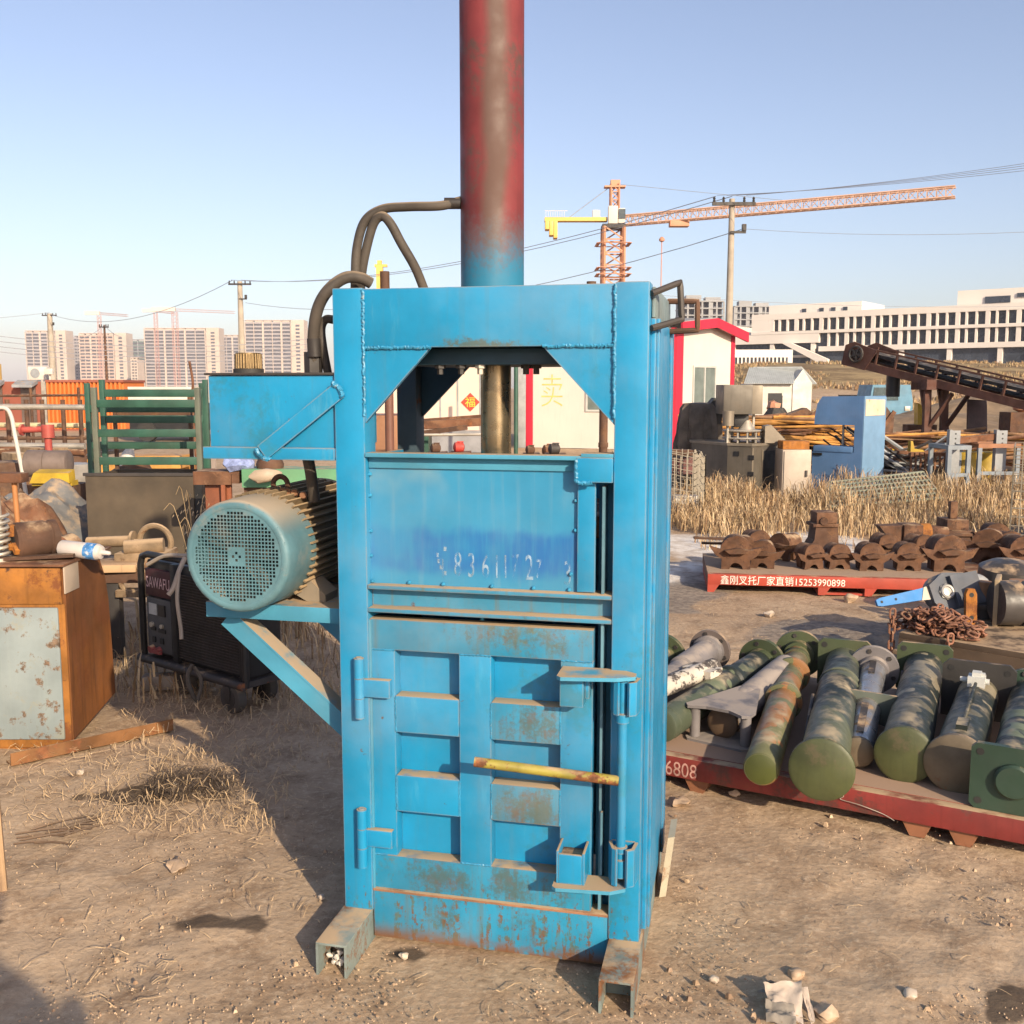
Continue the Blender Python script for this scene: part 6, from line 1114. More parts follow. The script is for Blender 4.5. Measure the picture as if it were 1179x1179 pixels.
# die block with post
q = gd(1098, 640, .1395); Yq = q.y+.35; r = thing('die_block', 'stacked rusty die block with a short upright post behind the castings', 'casting', (at(1100, 615, Yq).x, Yq, .139)); z0, z1, z2, z3 = [at(1100, y, Yq).z-.139 for y in (632, 611, 599, 579)]
b = MB(); b.box(-.16, .2, 0, .35, 0, z0); b.box(-.12, .16, .0, .3, z0+.001, z1, .01); b.box(-.10, .20, -.03, .2, z1-.05, z1-.02, .004); b.build('lower_block', rust_brown, r); b = MB(); b.box(-.07, .13, .02, .26, z1+.001, z2, .008); b.build('upper_block', cast_m, r); b = MB(); b.box(-.01, .055, .1, .16, z2+.001, z3, .004); b.build('post', cast_m, r)

# ------------------------------------------------------------------ dark pallet with chain, lever hoist and fittings
P0, P1 = gd(1035, 728, .2), gd(1179, 752, .2); d = P1-P0; r = thing('dark_pallet', 'dark rusty steel pallet carrying the chain and black fittings', 'pallet', (P0.x, P0.y, 0), math.atan2(d.y, d.x)); dk = M('dark_rusty_pallet', (.085, .058, .038), var=.3, rust=.3, dust=.5, rough=.85)
b = MB(); b.box(0, 1.9, 0, 1.1, .165, .20, .004); b.box(0, 1.9, .0, .06, .10, .1649); b.build('deck', dk, r); b = MB(); b.box(-.02, 1.9, -.03, .05, .075, .0985, .003); b.build('lower_flange', M('tan_edge', (.26, .18, .11), var=.25, dust=.6), r)
for x in (.05, .9, 1.7): b = MB(); b.box(x, x+.12, .06, .9, -.01, .0745); b.build('foot', rusty, r, smooth=0)
dth = math.atan2(d.y, d.x); du = V((math.cos(dth), math.sin(dth), 0)); dv = V((-du.y, du.x, 0))
def dp(x, y, z): return V((P0.x, P0.y, 0))+du*x+dv*y+V((0, 0, z))
chm = M('rusty_chain', (.22, .10, .06), var=.35, vs=12, rust=.3, rs=20, dust=.2, rough=.7, bump=.1); 
def link(b, c, ax, up, L_=.030, w=.016, rr=.0062):
    ax = ax.normalized(); s = ax.cross(up).normalized(); pts = []
    for k in range(12):
        a = 2*math.pi*k/12; x, y = math.cos(a)*w, math.sin(a)*w; x += (L_-w)*(1 if x >= 0 else -1); pts.append(c+ax*x+s*y)
    b.tube(pts, rr, 6, close=True)
r = thing('steel_chain', 'heap of rusty steel chain on the left corner of the dark pallet', 'chain'); b = MB(); random.seed(4)
for k in range(210):
    u = random.gauss(0, .5); u = max(-1, min(1, u)); x = .16+.23*u; y = .12+random.uniform(-.08, .1); z = .21+random.random()**1.2*.13*(1-.5*u*u)
    a = random.uniform(0, 6.28); link(b, dp(x, y, z), V((math.cos(a), math.sin(a), random.uniform(-.5, .5))), V((random.gauss(0, .6), random.gauss(0, .6), 1)))
def hang(p, n, lean=0): 
    for k in range(n): link(b, p-V((lean*k*.05, 0, k*.046)), V((.05, 0, 1)), V((1, 0, 0)) if k % 2 else V((0, 1, 0)))
hang(dp(-.05, .02, .30), 7); hang(dp(.30, -.03, .22), 4, .3); b.build('links', chm, r)
# lever hoist
hb = at(1088, 682, 6.05); hc = at(1012, 697, 5.9); r = thing('lever_hoist', 'lever hoist with a blue handle lying over the chain', 'lever hoist', (hb.x, 6.05, hb.z)); hm_ = M('hoist_grey', (.07, .08, .10), var=.3, rust=.15, dust=.35, rough=.5)
hv = V((hc.x-hb.x, -.15, hc.z-hb.z)); ha = hv.normalized(); nv = V((.15, -.9, .4)).normalized()
b = MB(); sd_ = ha.cross(nv).normalized(); b.lathe(-nv*.02, nv, [(.10, -.06), (.115, -.04), (.115, .0), (.10, .02)], 24); b.prism([(-.22, -.10), (.05, -.12), (.10, -.05), (.10, .06), (-.02, .12), (-.20, .09)], -nv*.05, ha, sd_, nv*.06); b.obox(-ha*.14-sd_*.01, ha*.10, sd_*.10, nv*.045); b.build('body', hm_, r, smooth=25)
b = MB(); b.torus(nv*.03, nv, .036, .010, 24, 8); b.lathe(nv*.0, nv, [(.05, .0), (.05, .025), (.036, .03)], 8); b.build('hex_hub', M('bright_zinc', (.36, .34, .31), rough=.4, metal=.5, var=.1), r)
Lh = hv.length; b = MB(); b.prism([(.04, -.045), (.16, -.035), (Lh-.03, -.026), (Lh, -.018), (Lh, .018), (Lh-.03, .026), (.16, .035), (.04, .045)], -nv*.045+V((0, 0, .02)), ha, sd_, nv*.02); hh_ = b.build('handle', M('hoist_blue', (.03, .19, .48), var=.15, dust=.2, rough=.4), r, smooth=20)
b = MB(); b.prism([(.05, -.047), (.17, -.037), (.13, .038), (.05, .047)], -nv*.024+V((0, 0, .02)), ha, sd_, nv*.003); b.build('worn_patch', pale_steel, hh_, smooth=0)
for t in (.72, .93): b = MB(); c = ha*(Lh*t)-nv*.024+V((0, 0, .02)); b.cyl(c, c+nv*.002, .008, n=10); b.build('hole', black_rubber, hh_)
# black pipe fittings
fm = M('black_fitting', (.045, .042, .042), var=.35, vs=6, rust=.12, dust=.35, rough=.45, bump=.08); lm = M('brown_stud', (.30, .16, .08), var=.25, rust=.25, rough=.7)
def fitting(px, py, Y, label, rr=.10):
    c = at(px, py, Y); r = thing('pipe_fitting', label, 'pipe fitting', (c.x, Y, .20)); h = c.z-.20
    b = MB(); b.lathe((0, 0, 0), (0, 0, 1), [(rr*.85, 0), (rr*.85, h*.55), (rr*.9, h*.6), (rr*1.15, h*.62), (rr*1.15, h*.72), (rr*1.2, h*.73), (rr*1.2, h*.86), (rr*.75, h*.88), (rr*.5, h*.9)], 28); b.build('body', fm, r)
    b = MB(); b.cyl((0, 0, h*.88), (0, 0, h*.88+.125), rr*.42, n=18); b.build('stud', lm, r); return r
f1 = fitting(1132, 690, 6.1, 'black flanged pipe fitting with a brown stud beside the lever hoist', .105); f2 = fitting(1170, 688, 6.15, 'black flanged pipe fitting with a brown stud at the right edge', .11)
c = at(1116, 703, 5.92); r = thing('shackle_link', 'orange rusty long link standing against the black fitting', 'link', (c.x, 5.88, .20)); b = MB(); hh = .21
b.prism([(-.033, .03), (-.02, .0), (.02, 0), (.033, .03), (.033, hh-.03), (.02, hh), (-.02, hh), (-.033, hh-.03)], (0, 0, 0), (1, 0, 0), (0, .12, 1), (0, .03, 0)); b.build('link', rust_orange, r, smooth=0); b = MB(); [b.cyl((0, -.002+.12*z, z), (0, .004+.12*z, z), .014, n=12) for z in (.04, hh-.035)]; b.build('hole', black_rubber, r)
c = at(1155, 705, 6.0); r = thing('flanged_pipe', 'dark flanged pipe lying right of the tan plate on the dark pallet', 'pipe', (c.x-.12, 5.85, .20)); b = MB(); b.lathe((0, 0, .14), (1, -.02, 0), [(.13, .0), (.135, .12), (.115, .13), (.115, .16), (.13, .17), (.125, .27), (.10, .30), (.10, .8)], 30); b.build('pipe', fm, r)
r = thing('tan_plate', 'upright tan steel plate between the black fitting and the flanged pipe', 'steel plate', (c.x-.13, 5.83, .20), -.50); b = MB(); b.box(-.014, .014, 0, .22, 0, .28, .005); b.build('plate', M('tan_plate_paint', (.36, .27, .16), var=.2, rust=.25, dust=.4), r)
c = at(1120, 668, 6.6); r = thing('grey_elbow', 'grey curved casting behind the black fittings', 'casting', (c.x, 6.6, .2)); b = MB(); b.torus((0, 0, .06), (.2, 1, .3), .09, .035, 24, 10); b.build('body', grey_paint, r)
c = at(1160, 665, 6.7); r = thing('round_cover', 'dark round cover behind the right black fitting', 'cover', (c.x, 6.7, .2)); b = MB(); b.lathe((0, 0, 0), (0, -.1, 1), [(.18, 0), (.2, .03), (.19, .2), (.12, .24), (.05, .25)], 26); b.build('cover', fm, r)

# ------------------------------------------------------------------ front red pallet with camouflaged cylinders
P0, P1 = V((.599, 3.932, 0)), V((1.75, 3.298, 0)); d = P1-P0; dth = math.atan2(d.y, d.x); r = thing('red_pallet', 'long worn red steel pallet loaded with green camouflaged cylinders', 'pallet', P0, dth); pdk = M('dull_red_deck', (.21, .075, .05), var=.3, vs=3, rust=.2, dust=.9, dustcol=(.30, .20, .14), rough=.85, col2=(.09, .06, .05), c2=.3, c2s=2)
b = MB(); b.box(-1.1, 2.3, .0, .05, .045, .130, .004); b.build('front_rail', redp, r)
b = MB(); b.box(-1.1, 2.3, .0505, 1.35, .118, .132, .002); b.box(-1.1, 2.3, 1.351, 1.40, .045, .130); b.build('deck', pdk, r)
for x in (.125, .95, 1.105, 1.9, -.6): b = MB(); b.prism([(0, -.012), (.05, -.012), (.075, .045), (-.03, .045)], (x, .02, 0), (1, 0, 0), (0, 0, 1), (0, 1.3, 0)); b.build('foot', M('rusty_pallet_foot', (.24, .10, .05), var=.3, rust=.35) if 'rusty_pallet_foot' not in bpy.data.materials else bpy.data.materials['rusty_pallet_foot'], r, smooth=0)
text('lettering', '006808', .085, M('faded_pink_paint', (.42, .24, .20), var=.3, vs=25, col2=(.25, .05, .04), c2=.4, c2s=30, bump=0), (-.045, -.0005, .052), (1, 0, 0), (0, 0, 1), r, width=.20)
b = MB(); b.tube([(.70, -.004, .12), (.72, -.006, .10), (.71, -.005, .085), (.78, -.012, .08), (.86, -.006, .06), (.90, -.01, .045)], .0016, 5, 5); b.build('wire_scrap', pale_steel, r)
def camo(name, a, b_, c_, sc=5., rust=.1):
    def ex(g, c):
        c = g.mix(g.rng(g.noise(sc, 3, .55, off=(1, 4, 2)), .50, .506), c, b_)
        c = g.mix(g.rng(g.noise(sc*.8, 3, .55, off=(7, 2, 5)), .56, .566), c, c_)
        return c
    return M(name, a, var=.12, vs=8, rust=rust, rs=14, dust=.28, dustcol=(.33, .27, .18), rough=.5, extra=ex, bump=.05)
olive = (.045, .055, .030); dkg = (.016, .022, .019); sand = (.235, .20, .135); khaki = (.13, .105, .055)
camA = camo('camo_olive', olive, dkg, sand, 2.6); camB = camo('camo_dark', dkg, (.045, .055, .045), (.085, .095, .06), 2.4); camC = camo('camo_sand', sand, dkg, (.10, .09, .058), 2.8); camD = camo('camo_pale_green', (.125, .145, .085), dkg, (.065, .08, .05), 2.2)
camE = camo('camo_rusty', (.13, .13, .06), (.27, .13, .05), khaki, 6, rust=.3); olv = M('olive_cap', (.058, .066, .024), var=.3, vs=5, col2=(.085, .07, .035), c2=.4, c2s=6, rust=.25, rs=13, dust=.2, rough=.55, streak=.2); olvd = M('olive_dark', (.05, .065, .03), var=.2, rust=.1, dust=.4, rough=.55)
gry = M('grey_purple_paint', (.16, .145, .145), var=.2, vs=5, rust=.12, dust=.6, dustcol=(.32, .27, .23), rough=.6); silver = M('silver_bare_steel', (.33, .33, .34), var=.2, vs=6, rust=.1, dust=.3, rough=.33, metal=.7, streak=.3); dgn = M('deep_green_paint', (.024, .05, .033), var=.15, rust=.06, dust=.3, rough=.5)
capb = M('brown_worn_cap', (.13, .10, .065), var=.3, vs=5, col2=(.30, .13, .04), c2=.35, c2s=5, rust=.2, dust=.3, rough=.6)
speck = M('white_speckled_paint', (.52, .47, .40), var=.12, rust=.55, rs=24, rustcol=(.06, .05, .045), rough=.6, dust=.2)
CG = 'camouflaged cylinders on the red pallet'
def hcyl(label, f, rfr, b_, rb, zf, zb, mat, cap=None, capm=olv, prof=None, flange=None, flm=olvd, rings=()):
    F = gd(*f, zf); B = gd(*b_, zb); a = (B-F); Ln = a.length; a.normalize(); r = thing('hydraulic_cylinder', label, 'cylinder', F, 0, CG); O = V((0, 0, 0))
    b = MB(); b.lathe(O, a, prof(Ln) if prof else [(rfr, .012), (rfr, Ln*.5), (rb, Ln*.55), (rb, Ln)], 40); b.build('barrel', mat, r)
    if cap: b = MB(); b.lathe(O, a, [(cap-.012, -.012), (cap, -.004), (cap, .016), (cap-.006, .022)] if cap > rfr*1.02 else [(cap-.008, -.003), (cap, .002), (cap, .03)], 44); c = b.build('end_cap', capm, r); 
    if flange:
        k, s = flange; b = MB(); P = a*(Ln-.01)
        if k == 'round':
            b.lathe(P, a, [(s*.6, -.05), (s*.62, -.012), (s, -.01), (s, .016), (s-.012, .024)], 40); fo = b.build('rear_flange', flm, r)
            u, w = perp(a)
            for q in range(6): an = q*math.pi/3+.3; c = P+(u*math.cos(an)+w*math.sin(an))*s*.82-a*.011; b = MB(); b.cyl(c, c-a*.006, .011, n=6); b.build('flange_bolt', dark_steel, fo)
        else:
            u = V((a.y, -a.x, 0)).normalized(); w = u.cross(a).normalized(); w = w if w.z > 0 else -w; k_ = s*.82
            b.prism([(-s, -k_), (-k_, -s), (k_, -s), (s, -k_), (s, k_), (k_, s), (-k_, s), (-s, k_)], P, u, w, a*.022); fo = b.build('rear_plate', flm, r, smooth=0)
            for i in (-.76, .76):
                for j in (-.76, .76): c = P+u*s*i+w*s*j-a*.002; b = MB(); b.cyl(c, c+a*.001, .014, n=12); b.build('bolt_hole', black_rubber, fo)
    for t, rr, wd, m_ in rings: b = MB(); b.lathe(a*(t*Ln), a, [(rr-.012, -.004), (rr, 0), (rr, wd), (rr-.012, wd+.004)], 40); b.build('collar', m_, r)
    return r, a, Ln
hcyl('dark green cylinder with a wide round olive flange, half behind the press', (700, 800), .075, (764, 757), .075, .22, .25, camB, None, olv, flange=('round', .125), flm=olvd)
hcyl('grey purple pipe with a dark round flange, furthest back on the pallet', (735, 806), .055, (818, 748), .058, .26, .28, gry, .06, gry, prof=lambda L_: [(.055, 0), (.055, L_*.55), (.066, L_*.56), (.066, L_*.93), (.08, L_*.94), (.08, L_)], flange=('round', .105), flm=M('purple_brown_flange', (.12, .095, .085), var=.2, dust=.4))
r, a, Ln = hcyl('white speckled pipe with lugs between the grey pipe and the pale green cylinder', (742, 800), .042, (822, 768), .042, .30, .31, speck, .05, speck, prof=lambda L_: [(.03, -.02), (.035, .02), (.05, .03), (.05, .07), (.042, .08), (.042, L_)])
b = MB(); u, w = perp(a); 
for s in (-1, 1): b.obox(a*(Ln*.82)+u*s*.055, a*.05, u*.02, w*.022)
b.build('lug', speck, r, smooth=0)
hcyl('long pale green camouflaged cylinder with a dark olive flange behind the bracket', (768, 832), .068, (878, 762), .068, .215, .25, camD, .07, camD, prof=lambda L_: [(.06, -.05), (.068, -.045), (.068, L_*.60), (.08, L_*.61), (.08, L_*.64), (.068, L_*.65), (.068, L_)], flange=('round', .118), flm=olvd)
hcyl('dark camouflaged cylinder wedged behind the bracketed one', (812, 800), .05, (860, 772), .05, .24, .26, camB, .05, camB)
r, a, Ln = hcyl('grey brown cylinder with triangular bracket plates and pins at its front', (832, 832), .062, (905, 770), .068, .205, .25, gry, .066, M('brown_round_cap', (.12, .075, .045), var=.25, rust=.2), prof=lambda L_: [(.062, .0), (.062, L_*.25), (.07, L_*.3), (.07, L_)])
b = MB(); sx_ = V((a.y, -a.x, 0)).normalized(); af = V((a.x, a.y, 0)).normalized()
b.prism([(-.14, -.06), (-.12, -.09), (-.05, -.06), (.05, -.06), (.12, -.10), (.15, -.08), (.15, -.02), (.05, .30), (-.04, .30)], V((0, 0, .066)), sx_, af, V((0, 0, .012))); b.prism([(-.14, -.06), (-.12, -.09), (.12, -.10), (.15, -.08), (.15, -.02), (.05, .1), (-.04, .1)], V((0, 0, -.075)), sx_, af, V((0, 0, .012))); b.build('bracket_plate', gry, r, smooth=0)
for x in (-.105, .118): b = MB(); b.cyl(sx_*x-af*.045+V((0, 0, -.062)), sx_*x-af*.045+V((0, 0, .065)), .022, n=16); b.build('bracket_pin', gry, r)
hcyl('rust streaked olive cylinder with three collars and a wide olive flange', (876, 886), .062, (920, 752), .055, .20, .26, camE, .062, M('bright_olive_cap', (.06, .07, .016), var=.25, rust=.12, rough=.5), prof=lambda L_: [(.060, 0), (.066, .01), (.066, L_*.52), (.06, L_*.53), (.058, L_*.95), (.05, L_)], flange=('round', .12), flm=olvd, rings=((.50, .082, .022, camE), (.54, .072, .012, camE), (.76, .083, .02, camE), (.90, .066, .03, olv)))
hcyl('dark green cylinder with a big round olive end cap nearest the camera', (946, 886), .088, (972, 765), .085, .245, .25, camB, .115, olv, flange=('square', .125), flm=olvd, prof=lambda L_: [(.088, .012), (.088, L_*.66), (.094, L_*.67), (.088, L_*.69), (.088, L_)], rings=((.72, .094, .014, camB),))
r, a, Ln = hcyl('bare silver steel cylinder with a grey flange and clamp plate', (988, 866), .058, (1006, 770), .058, .20, .27, silver, .06, capb, flange=('round', .115), flm=gry)
b = MB(); sx_ = V((a.y, -a.x, 0)).normalized(); up_ = sx_.cross(a); up_ = up_ if up_.z > 0 else -up_; c = a*(Ln*.45); b.prism([(-.13, -.0), (.10, -.07), (.125, -.07), (.125, .075), (-.05, .085), (-.13, .07)], c, sx_, up_, a*.014); b.build('clamp_plate', M('clamp_green_grey', (.10, .115, .095), var=.2, dust=.4), r, smooth=0)
b = MB(); b.tube([c+sx_*.12-a*.3-up_*.05, c+sx_*.13+a*.55], .009, 8); b.box(-.0, .001, 0, .001, 0, .001); b.build('tie_rod', dark_steel, r)
b = MB(); b.obox(a*(Ln*.88)+up_*.058, a*.22*.5, sx_*.014, up_*.004); b.build('key_slot', dark_steel, r, smooth=0); b = MB(); b.obox(a*(Ln*.22)+up_*.059, a*.16, sx_*.014, up_*.004); b.build('key_slot', dark_steel, r, smooth=0)
hcyl('camouflaged cylinder with big olive end cap and square rear plate, right of the silver one', (1041, 869), .092, (1064, 770), .088, .235, .25, camC, .108, olv, flange=('square', .125), flm=olvd, prof=lambda L_: [(.092, .012), (.09, L_*.75), (.086, L_*.76), (.086, L_*.93), (.09, L_*.94), (.09, L_)])
r, a, Ln = hcyl('camouflaged cylinder with a worn brown end cap and a white valve block on top', (1101, 880), .088, (1126, 800), .084, .235, .24, camC, .112, capb, flange=('square', .15), flm=M('black_square_plate', (.035, .032, .03), var=.2, rust=.15, dust=.35))
sx_ = V((a.y, -a.x, 0)).normalized(); up_ = sx_.cross(a); up_ = up_ if up_.z > 0 else -up_
b = MB(); c = a*(Ln*.86)+up_*.10; b.obox(c, a*.036, sx_*.034, up_*.022); b.obox(c+up_*.028, a*.022, sx_*.018, up_*.012); b.obox(c+up_*.026+sx_*.024, a*.012, sx_*.008, up_*.010); b.cyl(c+sx_*.034, c+sx_*.05, .013, n=10); b.cyl(c-sx_*.034, c-sx_*.066, .011, n=10); b.build('valve_block', M('grey_white_valve', (.50, .50, .47), var=.2, rust=.12, dust=.2), r, smooth=30)
b = MB(); b.tube([c-a*.05, a*(Ln*.25)+up_*.094], .007, 7); b.obox(a*(Ln*.2)+up_*.094, a*.05, sx_*.02, up_*.012); b.build('feed_pipe', khaki_m if False else camC, r)
r, a, Ln = hcyl('cylinder with a square deep green front plate and round boss, cut by the right edge', (1160, 897), .07, (1185, 800), .075, .25, .25, camD, None, dgn, flange=('round', .12), flm=dgn)
sx_ = V((a.y, -a.x, 0)).normalized(); up_ = sx_.cross(a); up_ = up_ if up_.z > 0 else -up_
s = .118; k_ = s*.85; b = MB(); b.prism([(-s, -k_), (-k_, -s), (k_, -s), (s, -k_), (s, k_), (k_, s), (-k_, s), (-s, k_)], -a*.015, sx_, up_, a*.026); fpl = b.build('front_plate', dgn, r, smooth=0)
b = MB(); b.lathe(sx_*.02-a*.016, -a, [(.062, -.001), (.062, .012), (.054, .02)], 30); b.build('boss', dgn, fpl)
for i, j in ((-.75, -.75), (-.75, .75), (.75, -.75), (.75, .75)): b = MB(); b.cyl(-a*.0155+sx_*s*i+up_*s*j, -a*.0165+sx_*s*i+up_*s*j, .013, n=12); b.build('bolt_hole', black_rubber, fpl)
# loose rods lying between cylinders
for (p, q, z0, z1, lab, mt) in (((925, 862), (936, 800), .2, .3, 'thin black rod lying between the rusty olive and big dark cylinders', dark_steel), ((1060, 840), (1075, 800), .16, .2, 'short dark bar between the two camouflaged cylinders on the right', dark_steel)):
    r = thing('steel_rod', lab, 'steel rod'); b = MB(); b.tube([gd(*p, z0), gd(*q, z1)], .008, 8); b.build('rod', mt, r)

# ------------------------------------------------------------------ small things on the ground
q = gd(905, 1160); r = thing('torn_glove', 'torn pale leather work glove lying on the dirt at the lower right', 'glove', (q.x, q.y-.01, .0), .1); lg = M('pale_leather', (.44, .36, .29), var=.2, vs=15, bump=.25, bs=120, rough=.9, dust=.3); lgd = M('grey_leather', (.23, .20, .165), var=.2, vs=15, bump=.25, rough=.9)
def sheet(name, A, B, C, D, crease, mat, seed, n=16, th=.003):            # thin crumpled patch between four corners
    b = MB(); A, B, C, D = V(A), V(B), V(C), V(D); v0 = []
    for j in range(n+1):
        for i in range(n+1):
            s_, t_ = i/n, j/n; p = (A.lerp(B, s_)).lerp(D.lerp(C, s_), t_); f = mnoise.noise(V((s_*2.2+seed, t_*2.2, 0)))+.6*abs(mnoise.noise(V((s_*5, t_*5+seed, 3)))); p.z = max(.002, p.z+crease*f); p.x += crease*.4*mnoise.noise(V((s_*4, t_*4, seed))); v0.append(p)
    m_ = len(v0); v1 = [p+V((.0004, -.0008, th)) for p in v0]; fs = []; w_ = n+1
    for j in range(n):
        for i in range(n): q_ = (j*w_+i, j*w_+i+1, (j+1)*w_+i+1, (j+1)*w_+i); fs += [q_[::-1], tuple(x+m_ for x in q_)]
    ed = [i for i in range(w_)]+[j*w_+n for j in range(1, w_)]+[n*w_+i for i in range(n-1, -1, -1)]+[j*w_ for j in range(n-1, 0, -1)]
    for k in range(len(ed)): i0, i1 = ed[k], ed[(k+1) % len(ed)]; fs.append((i0, i1, i1+m_, i0+m_))
    b.add(v0+v1, fs); b.build(name, mat, r, smooth=50)
sheet('palm', (-.045, -.015, .004), (.012, -.075, .004), (.055, .045, .045), (-.052, .04, .05), .016, lg, 2)
sheet('cuff', (-.075, -.05, .003), (-.005, -.075, .004), (.01, -.02, .022), (-.06, .0, .030), .014, lgd, 5)
sheet('finger', (-.055, .075, .004), (-.045, .058, .012), (.03, .040, .035), (.025, .058, .03), .006, lgd, 7, 10)
sheet('finger', (-.018, .115, .006), (-.006, .105, .014), (.04, .045, .036), (.03, .055, .032), .006, lgd, 8, 10)
sheet('thumb', (.035, -.07, .003), (.05, -.06, .003), (.066, .03, .035), (.045, .03, .04), .008, lg, 9, 10)
def stone(px, py, s, label, mt=None, sc=(1, .8, .6)):
    q = gd(px, py); bm = bmesh.new(); bmesh.ops.create_icosphere(bm, subdivisions=2, radius=1); b = MB()
    b.add([V((v.co.x*sc[0], v.co.y*sc[1], v.co.z*sc[2]))*s for v in bm.verts], [[v.index for v in f.verts] for f in bm.faces]); bm.free(); b.jitter(s*.45, 1.4/s, random.randint(0, 50)); tag(b.build('stone', mt or stone_m, loc=(q.x, q.y, s*.18), rotz=random.uniform(0, 6), smooth=50), label, 'stone', 'loose stones')
stone_m = M('tan_stone', (.42, .30, .20), var=.2, vs=20, bump=.3); stone_w = M('pale_stone', (.50, .41, .32), var=.15, vs=20, bump=.2)
for px, py, s, lab, mt in ((950, 1168, .035, 'rounded tan stone lying right of the glove', stone_m), (917, 1122, .022, 'small tan stone above the glove', stone_m), (822, 1128, .014, 'small pale stone on the dirt left of the glove', stone_w), (1048, 1146, .020, 'small grey stone on the dark stain at lower right', stone_w), (465, 1101, .014, 'white pebble in the dark pit before the press', stone_w), (370, 1033, .012, 'white pebble at the edge of the press shadow', stone_w), (245, 795, .02, 'pale stone at the edge of the shadow near the welder', stone_w), (200, 905, .016, 'white pebble on the dark straw clump', stone_w), (205, 998, .045, 'flat pinkish stone left of the press shadow', stone_m), (92, 890, .02, 'pale stone in front of the angle iron', stone_w), (785, 925, .04, 'flat pale stone beside the red pallet foot', stone_m), (845, 915, .022, 'small orange stone under the red pallet rail', stone_m), (885, 708, .045, 'flat pale slab on the dirt beyond the cylinders', stone_w), (990, 590, .05, 'rusty round lump in the grass before the grating', rust_brown), (980, 690, .05, 'brown stone before the far red pallet', stone_m)):
    stone(px, py, s, lab, mt, (1, .8, .35) if 'flat' in lab else (1, .8, .65))
# straw mats, twigs, litter stuffing in the feet
r = thing('foam_litter', 'crumpled white and black litter stuffed in the left foot of the press', 'litter'); b = MB(); fo = PO+PA*.04+PB*-.17
for k in range(14): c = fo+V((random.uniform(-.022, .022), random.uniform(-.0, .05), random.uniform(.008, .045))); b.lathe(c, (random.gauss(0, 1), random.gauss(0, 1), random.gauss(0, 1)+.1), [(.003, -.008), (random.uniform(.006, .013), 0), (.003, .01)], 7)
b.build('scrap', white_paint, r)
r = thing('fallen_twigs', 'dark dry twigs lying on the dirt at the left', 'twigs'); b = MB()
for k in range(14): p = gd(random.uniform(15, 75), random.uniform(955, 985)); a = random.gauss(.25, .35); l = random.uniform(.08, .22); b.tube([p+V((0, 0, .012)), p+V((math.cos(a)*l*.5, math.sin(a)*l*.5+random.uniform(-.01, .01), .018)), p+V((math.cos(a)*l, math.sin(a)*l, .016))], .0035, 5, 3)
b.build('twig', M('dark_twig', (.12, .075, .045), var=.3), r)
# loose straw on the ground: one object nobody could count
def straw(name, spots, mat, label, zmax=.03, wid=.0011):
    vs_ = []; fs_ = []
    for (px0, px1, py0, py1, n, l0, l1, lift) in spots:
        for k in range(n):
            p = gd(random.uniform(px0, px1), random.uniform(py0, py1)); 
            if abs((p-PO).dot(PA)-.43) < .5 and -.02 < (p-PO).dot(PB) < .7: continue
            a = random.uniform(0, 6.28); l = random.uniform(l0, l1); c = random.uniform(-.45, .45); z = random.uniform(.002, .012); w = wid*random.uniform(.7, 1.5); pts = []
            for t in (0, .33, .66, 1): ang = a+c*t; pts.append(p+V((math.cos(ang)*l*t, math.sin(ang)*l*t, z+lift*random.random()*math.sin(t*3.1)+lift*.6*t*random.random())))
            o = len(vs_)
            for q in pts: s = V((-math.sin(a), math.cos(a), .4)).normalized()*w; vs_ += [q-s, q+s]
            for i in range(3): fs_.append((o+2*i, o+2*i+1, o+2*i+3, o+2*i+2))
    b = MB(); b.add(vs_, fs_); o = b.build(name, mat, smooth=0, fix=False); kind(o, 'stuff'); return tag(o, label, 'straw')
strw = M('dry_straw', (.44, .31, .18), var=.3, vs=60, bump=0, rough=.8); dstr = M('dark_straw', (.085, .06, .04), var=.4, vs=40, bump=0)
straw('dry_straw', [(0, 300, 860, 960, 420, .03, .12, .03), (20, 230, 960, 1179, 110, .02, .09, .015), (150, 390, 790, 890, 380, .03, .10, .04), (230, 330, 820, 960, 150, .04, .14, .04), (60, 330, 880, 960, 260, .04, .13, .05), (250, 400, 900, 1060, 120, .02, .09, .01), (740, 1179, 990, 1179, 90, .015, .05, .006), (130, 330, 740, 830, 420, .04, .14, .07), (330, 400, 760, 850, 250, .04, .12, .08), (780, 1100, 690, 740, 200, .04, .1, .01), (420, 680, 1090, 1179, 40, .02, .06, .005)], strw, 'loose dry straw scattered over the dirt')
straw('dark_straw_clump', [(168, 262, 893, 922, 620, .04, .15, .03), (230, 270, 895, 915, 40, .05, .12, .02)], dstr, 'dark oily clump of straw on the dirt left of the press')
